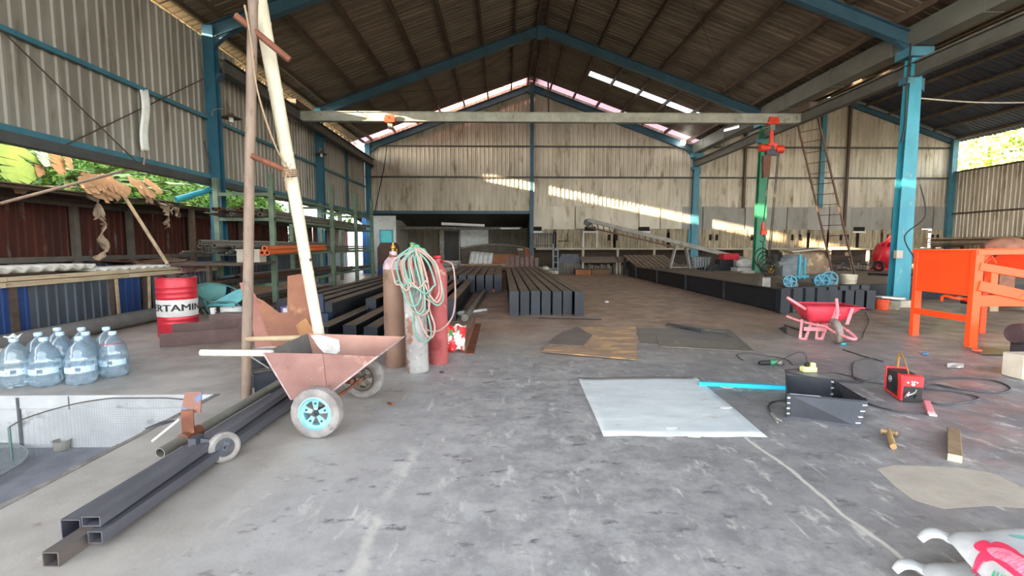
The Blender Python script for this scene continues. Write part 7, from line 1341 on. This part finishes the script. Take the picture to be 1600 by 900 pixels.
t = thing('grey_gearbox', 'dusty grey blue gearbox left of the sacking heap', 'gearbox', at(1238, 412, 17)); q = at(1234, 415, 17.2); mb = MB(); mb.sphere((q.x, 17.2, .9), .36, 12, 8, (1, .8, .8)); mb.box((q.x, 17.2, .6), (.8, .5, .4)); mb.cyl(V((q.x-.5, 17.1, .8)), V((q.x+.4, 17.1, .95)), .12, n=10); obj('body', mb, mat('dusty_grey_blue', '#7c8286', '#666a6c', 4, .7, .1, .1), t)
t = thing('concrete_mixer', 'red concrete mixer drum with tipping frame near the back right', 'mixer', (16, 20.5, .4)); q = at(1387, 417, 20.5)
mb = MB(); axm = V((-.25, -.3, .9)).normalized(); mb.lathe([(.0, -.55), (.3, -.52), (.55, -.2), (.58, .15), (.42, .5), (.34, .56), (.3, .5), (.4, .2)], (q.x, 20.5, 1.05), 22, axm); obj('drum', mb, RED, t)
mb = MB(); mb.tube([V((q.x-.75, 20.3, .45)), V((q.x-.35, 20.2, 1.6)), V((q.x-.2, 20.2, 1.9))], .05, 7); mb.tube([V((q.x+.6, 20.4, .45)), V((q.x+.3, 20.3, 1.7))], .05, 7); mb.bar(V((q.x-.8, 20.4, .5)), V((q.x+.6, 20.4, .5)), .1, .1); mb.tube([V((q.x+.2, 20.3, 1.8)), V((q.x+.65, 20.2, 2.2))], .035, 6); obj('frame', mb, RED, t)
for x in (q.x-.7, q.x+.1): mb = MB(); mb.torus(V((x, 20.1, .62)), (1, .5, 0), .18, .06, 18, 6); obj('wheel', mb, BLACK if x < q.x else RED, t)
t = thing('grey_canister', 'grey metal canister standing right of the red mixer', 'canister', at(1402, 440, 19)); q = at(1401, 440, 18.5); mb = MB(); mb.lathe([(.2, 0), (.24, .05), (.24, .5), (.12, .6), (.1, .66), (0, .66)], (q.x, 18.5, .4), 16); obj('body', mb, STEEL, t)
t = thing('rebar_frame', 'tangle of thin rusty rods lying on the platform', 'rods', at(1350, 435, 18)); mb = MB(); rnd = random.Random(11)
for k in range(22): q = V((rnd.uniform(13.6, 15.0), rnd.uniform(19.2, 20.8), .42+rnd.uniform(0, .5))); mb.cyl(q, q+V((rnd.uniform(-.8, .8), rnd.uniform(-.8, .8), rnd.uniform(-.15, .3))), .018, n=4)
o = obj('rods', mb, DARKST, t); o['kind'] = 'stuff'
t = thing('dark_mat', 'flat black mat with cut steel lying on the platform', 'mat', (14.5, 17.3, .42)); mb = MB(); mb.box((14.6, 17.5, .44), (2.0, .9, .06), Matrix.Rotation(.2, 3, 'Z')); obj('mat', mb, BLACKP, t)
t = thing('broom', 'short handled tool leaning against the white post at the back', 'tool', at(1330, 400, 24.5)); mb = MB(); mb.tube([at(1325, 399, 24.6), V((at(1334, 420, 24.2).x, 24.2, .02))], .03, 6); mb.sphere(at(1324, 397, 24.6), .12, 8, 6); obj('handle', mb, WOOD, t)
# pipes and laths heaped along the right wall
ORD = ['first', 'second', 'third', 'fourth', 'fifth', 'sixth', 'seventh', 'eighth', 'ninth', 'tenth']
for k in range(16):
    i, j = k % 4, k//4; x = 23.78-.3*i; z = 1.53+.1*j; mt_ = random.choice([WOOD, PIPEG, DARKW, CONCL]); nm = {WOOD: 'tan', PIPEG: 'grey', DARKW: 'dark', CONCL: 'pale'}[mt_]
    t = thing('long_lath', '%s lath in the %s layer at the right wall, %s from the wall' % (nm, ('bottom', 'second', 'third', 'top')[j], ORD[i]), 'lath', (x, 22, z), 0, 'laths along the right wall'); mb = MB(); mb.bar(V((x+random.uniform(-.05, .05), 25.8+random.uniform(-.3, .2), z+.04)), V((x+random.uniform(-.08, .08), 17+random.uniform(-1, 1), z+.04)), .13, .07); obj('lath', mb, mt_, t)
t = thing('lath_rack', 'dark shelf stand carrying the laths at the right wall', 'shelf', (23.5, 22, 0))
for y in (17.8, 21.5, 25.2): mb = MB(); mb.span((22.6, y-.06, 0), (22.7, y+.06, 1.45)); mb.span((22.6, y-.06, 1.43), (24.2, y+.06, 1.52)); mb.span((24.12, y-.06, 0), (24.2, y+.06, 1.43)); obj('stand', mb, DARKW, t)
for k in range(12): t = thing('steel_pipe', 'thin grey pipe in the heap behind the orange frame', 'pipe', (18, 17+.3*k, .45), 0, 'pipes behind the orange frame'); mb = MB(); a = V((16.6+random.uniform(0, .5), 16.5+.25*k, .44)); mb.cyl(a, a+V((4.5, random.uniform(-.05, .05), .25+.12*(k % 4))), .035, n=6); obj('tube', mb, random.choice([PIPEG, BROWNP]), t)
t = thing('rust_lump', 'rusty brown machine housing behind the top of the orange frame', 'housing', (10.2, 9, 0)); q = GY(1572, 386, 12); mb = MB(); mb.sphere((q.x, 12, q.z), .42, 14, 9, (1.3, .8, .6)); mb.span((q.x-.2, 11.9, 0), (q.x+.2, 12.1, q.z)); obj('housing', mb, mat('housing_rust', '#a3705a', '#7d5546', 4, .8, 0, .2), t)
mb = MB(); mb.span((XR+.4, 10.6, .12), (16, 11.1, .3)); t = thing('dark_beam', 'long dark beam on the floor behind the orange frame', 'beam', (13, 10.8, .0)); obj('profile', mb, BEAMB, t); mb = MB(); mb.span((XR+.6, 10.6, 0), (XR+.8, 11.1, .12)); mb.span((15.4, 10.6, 0), (15.6, 11.1, .12)); obj('block', mb, WOOD, t)
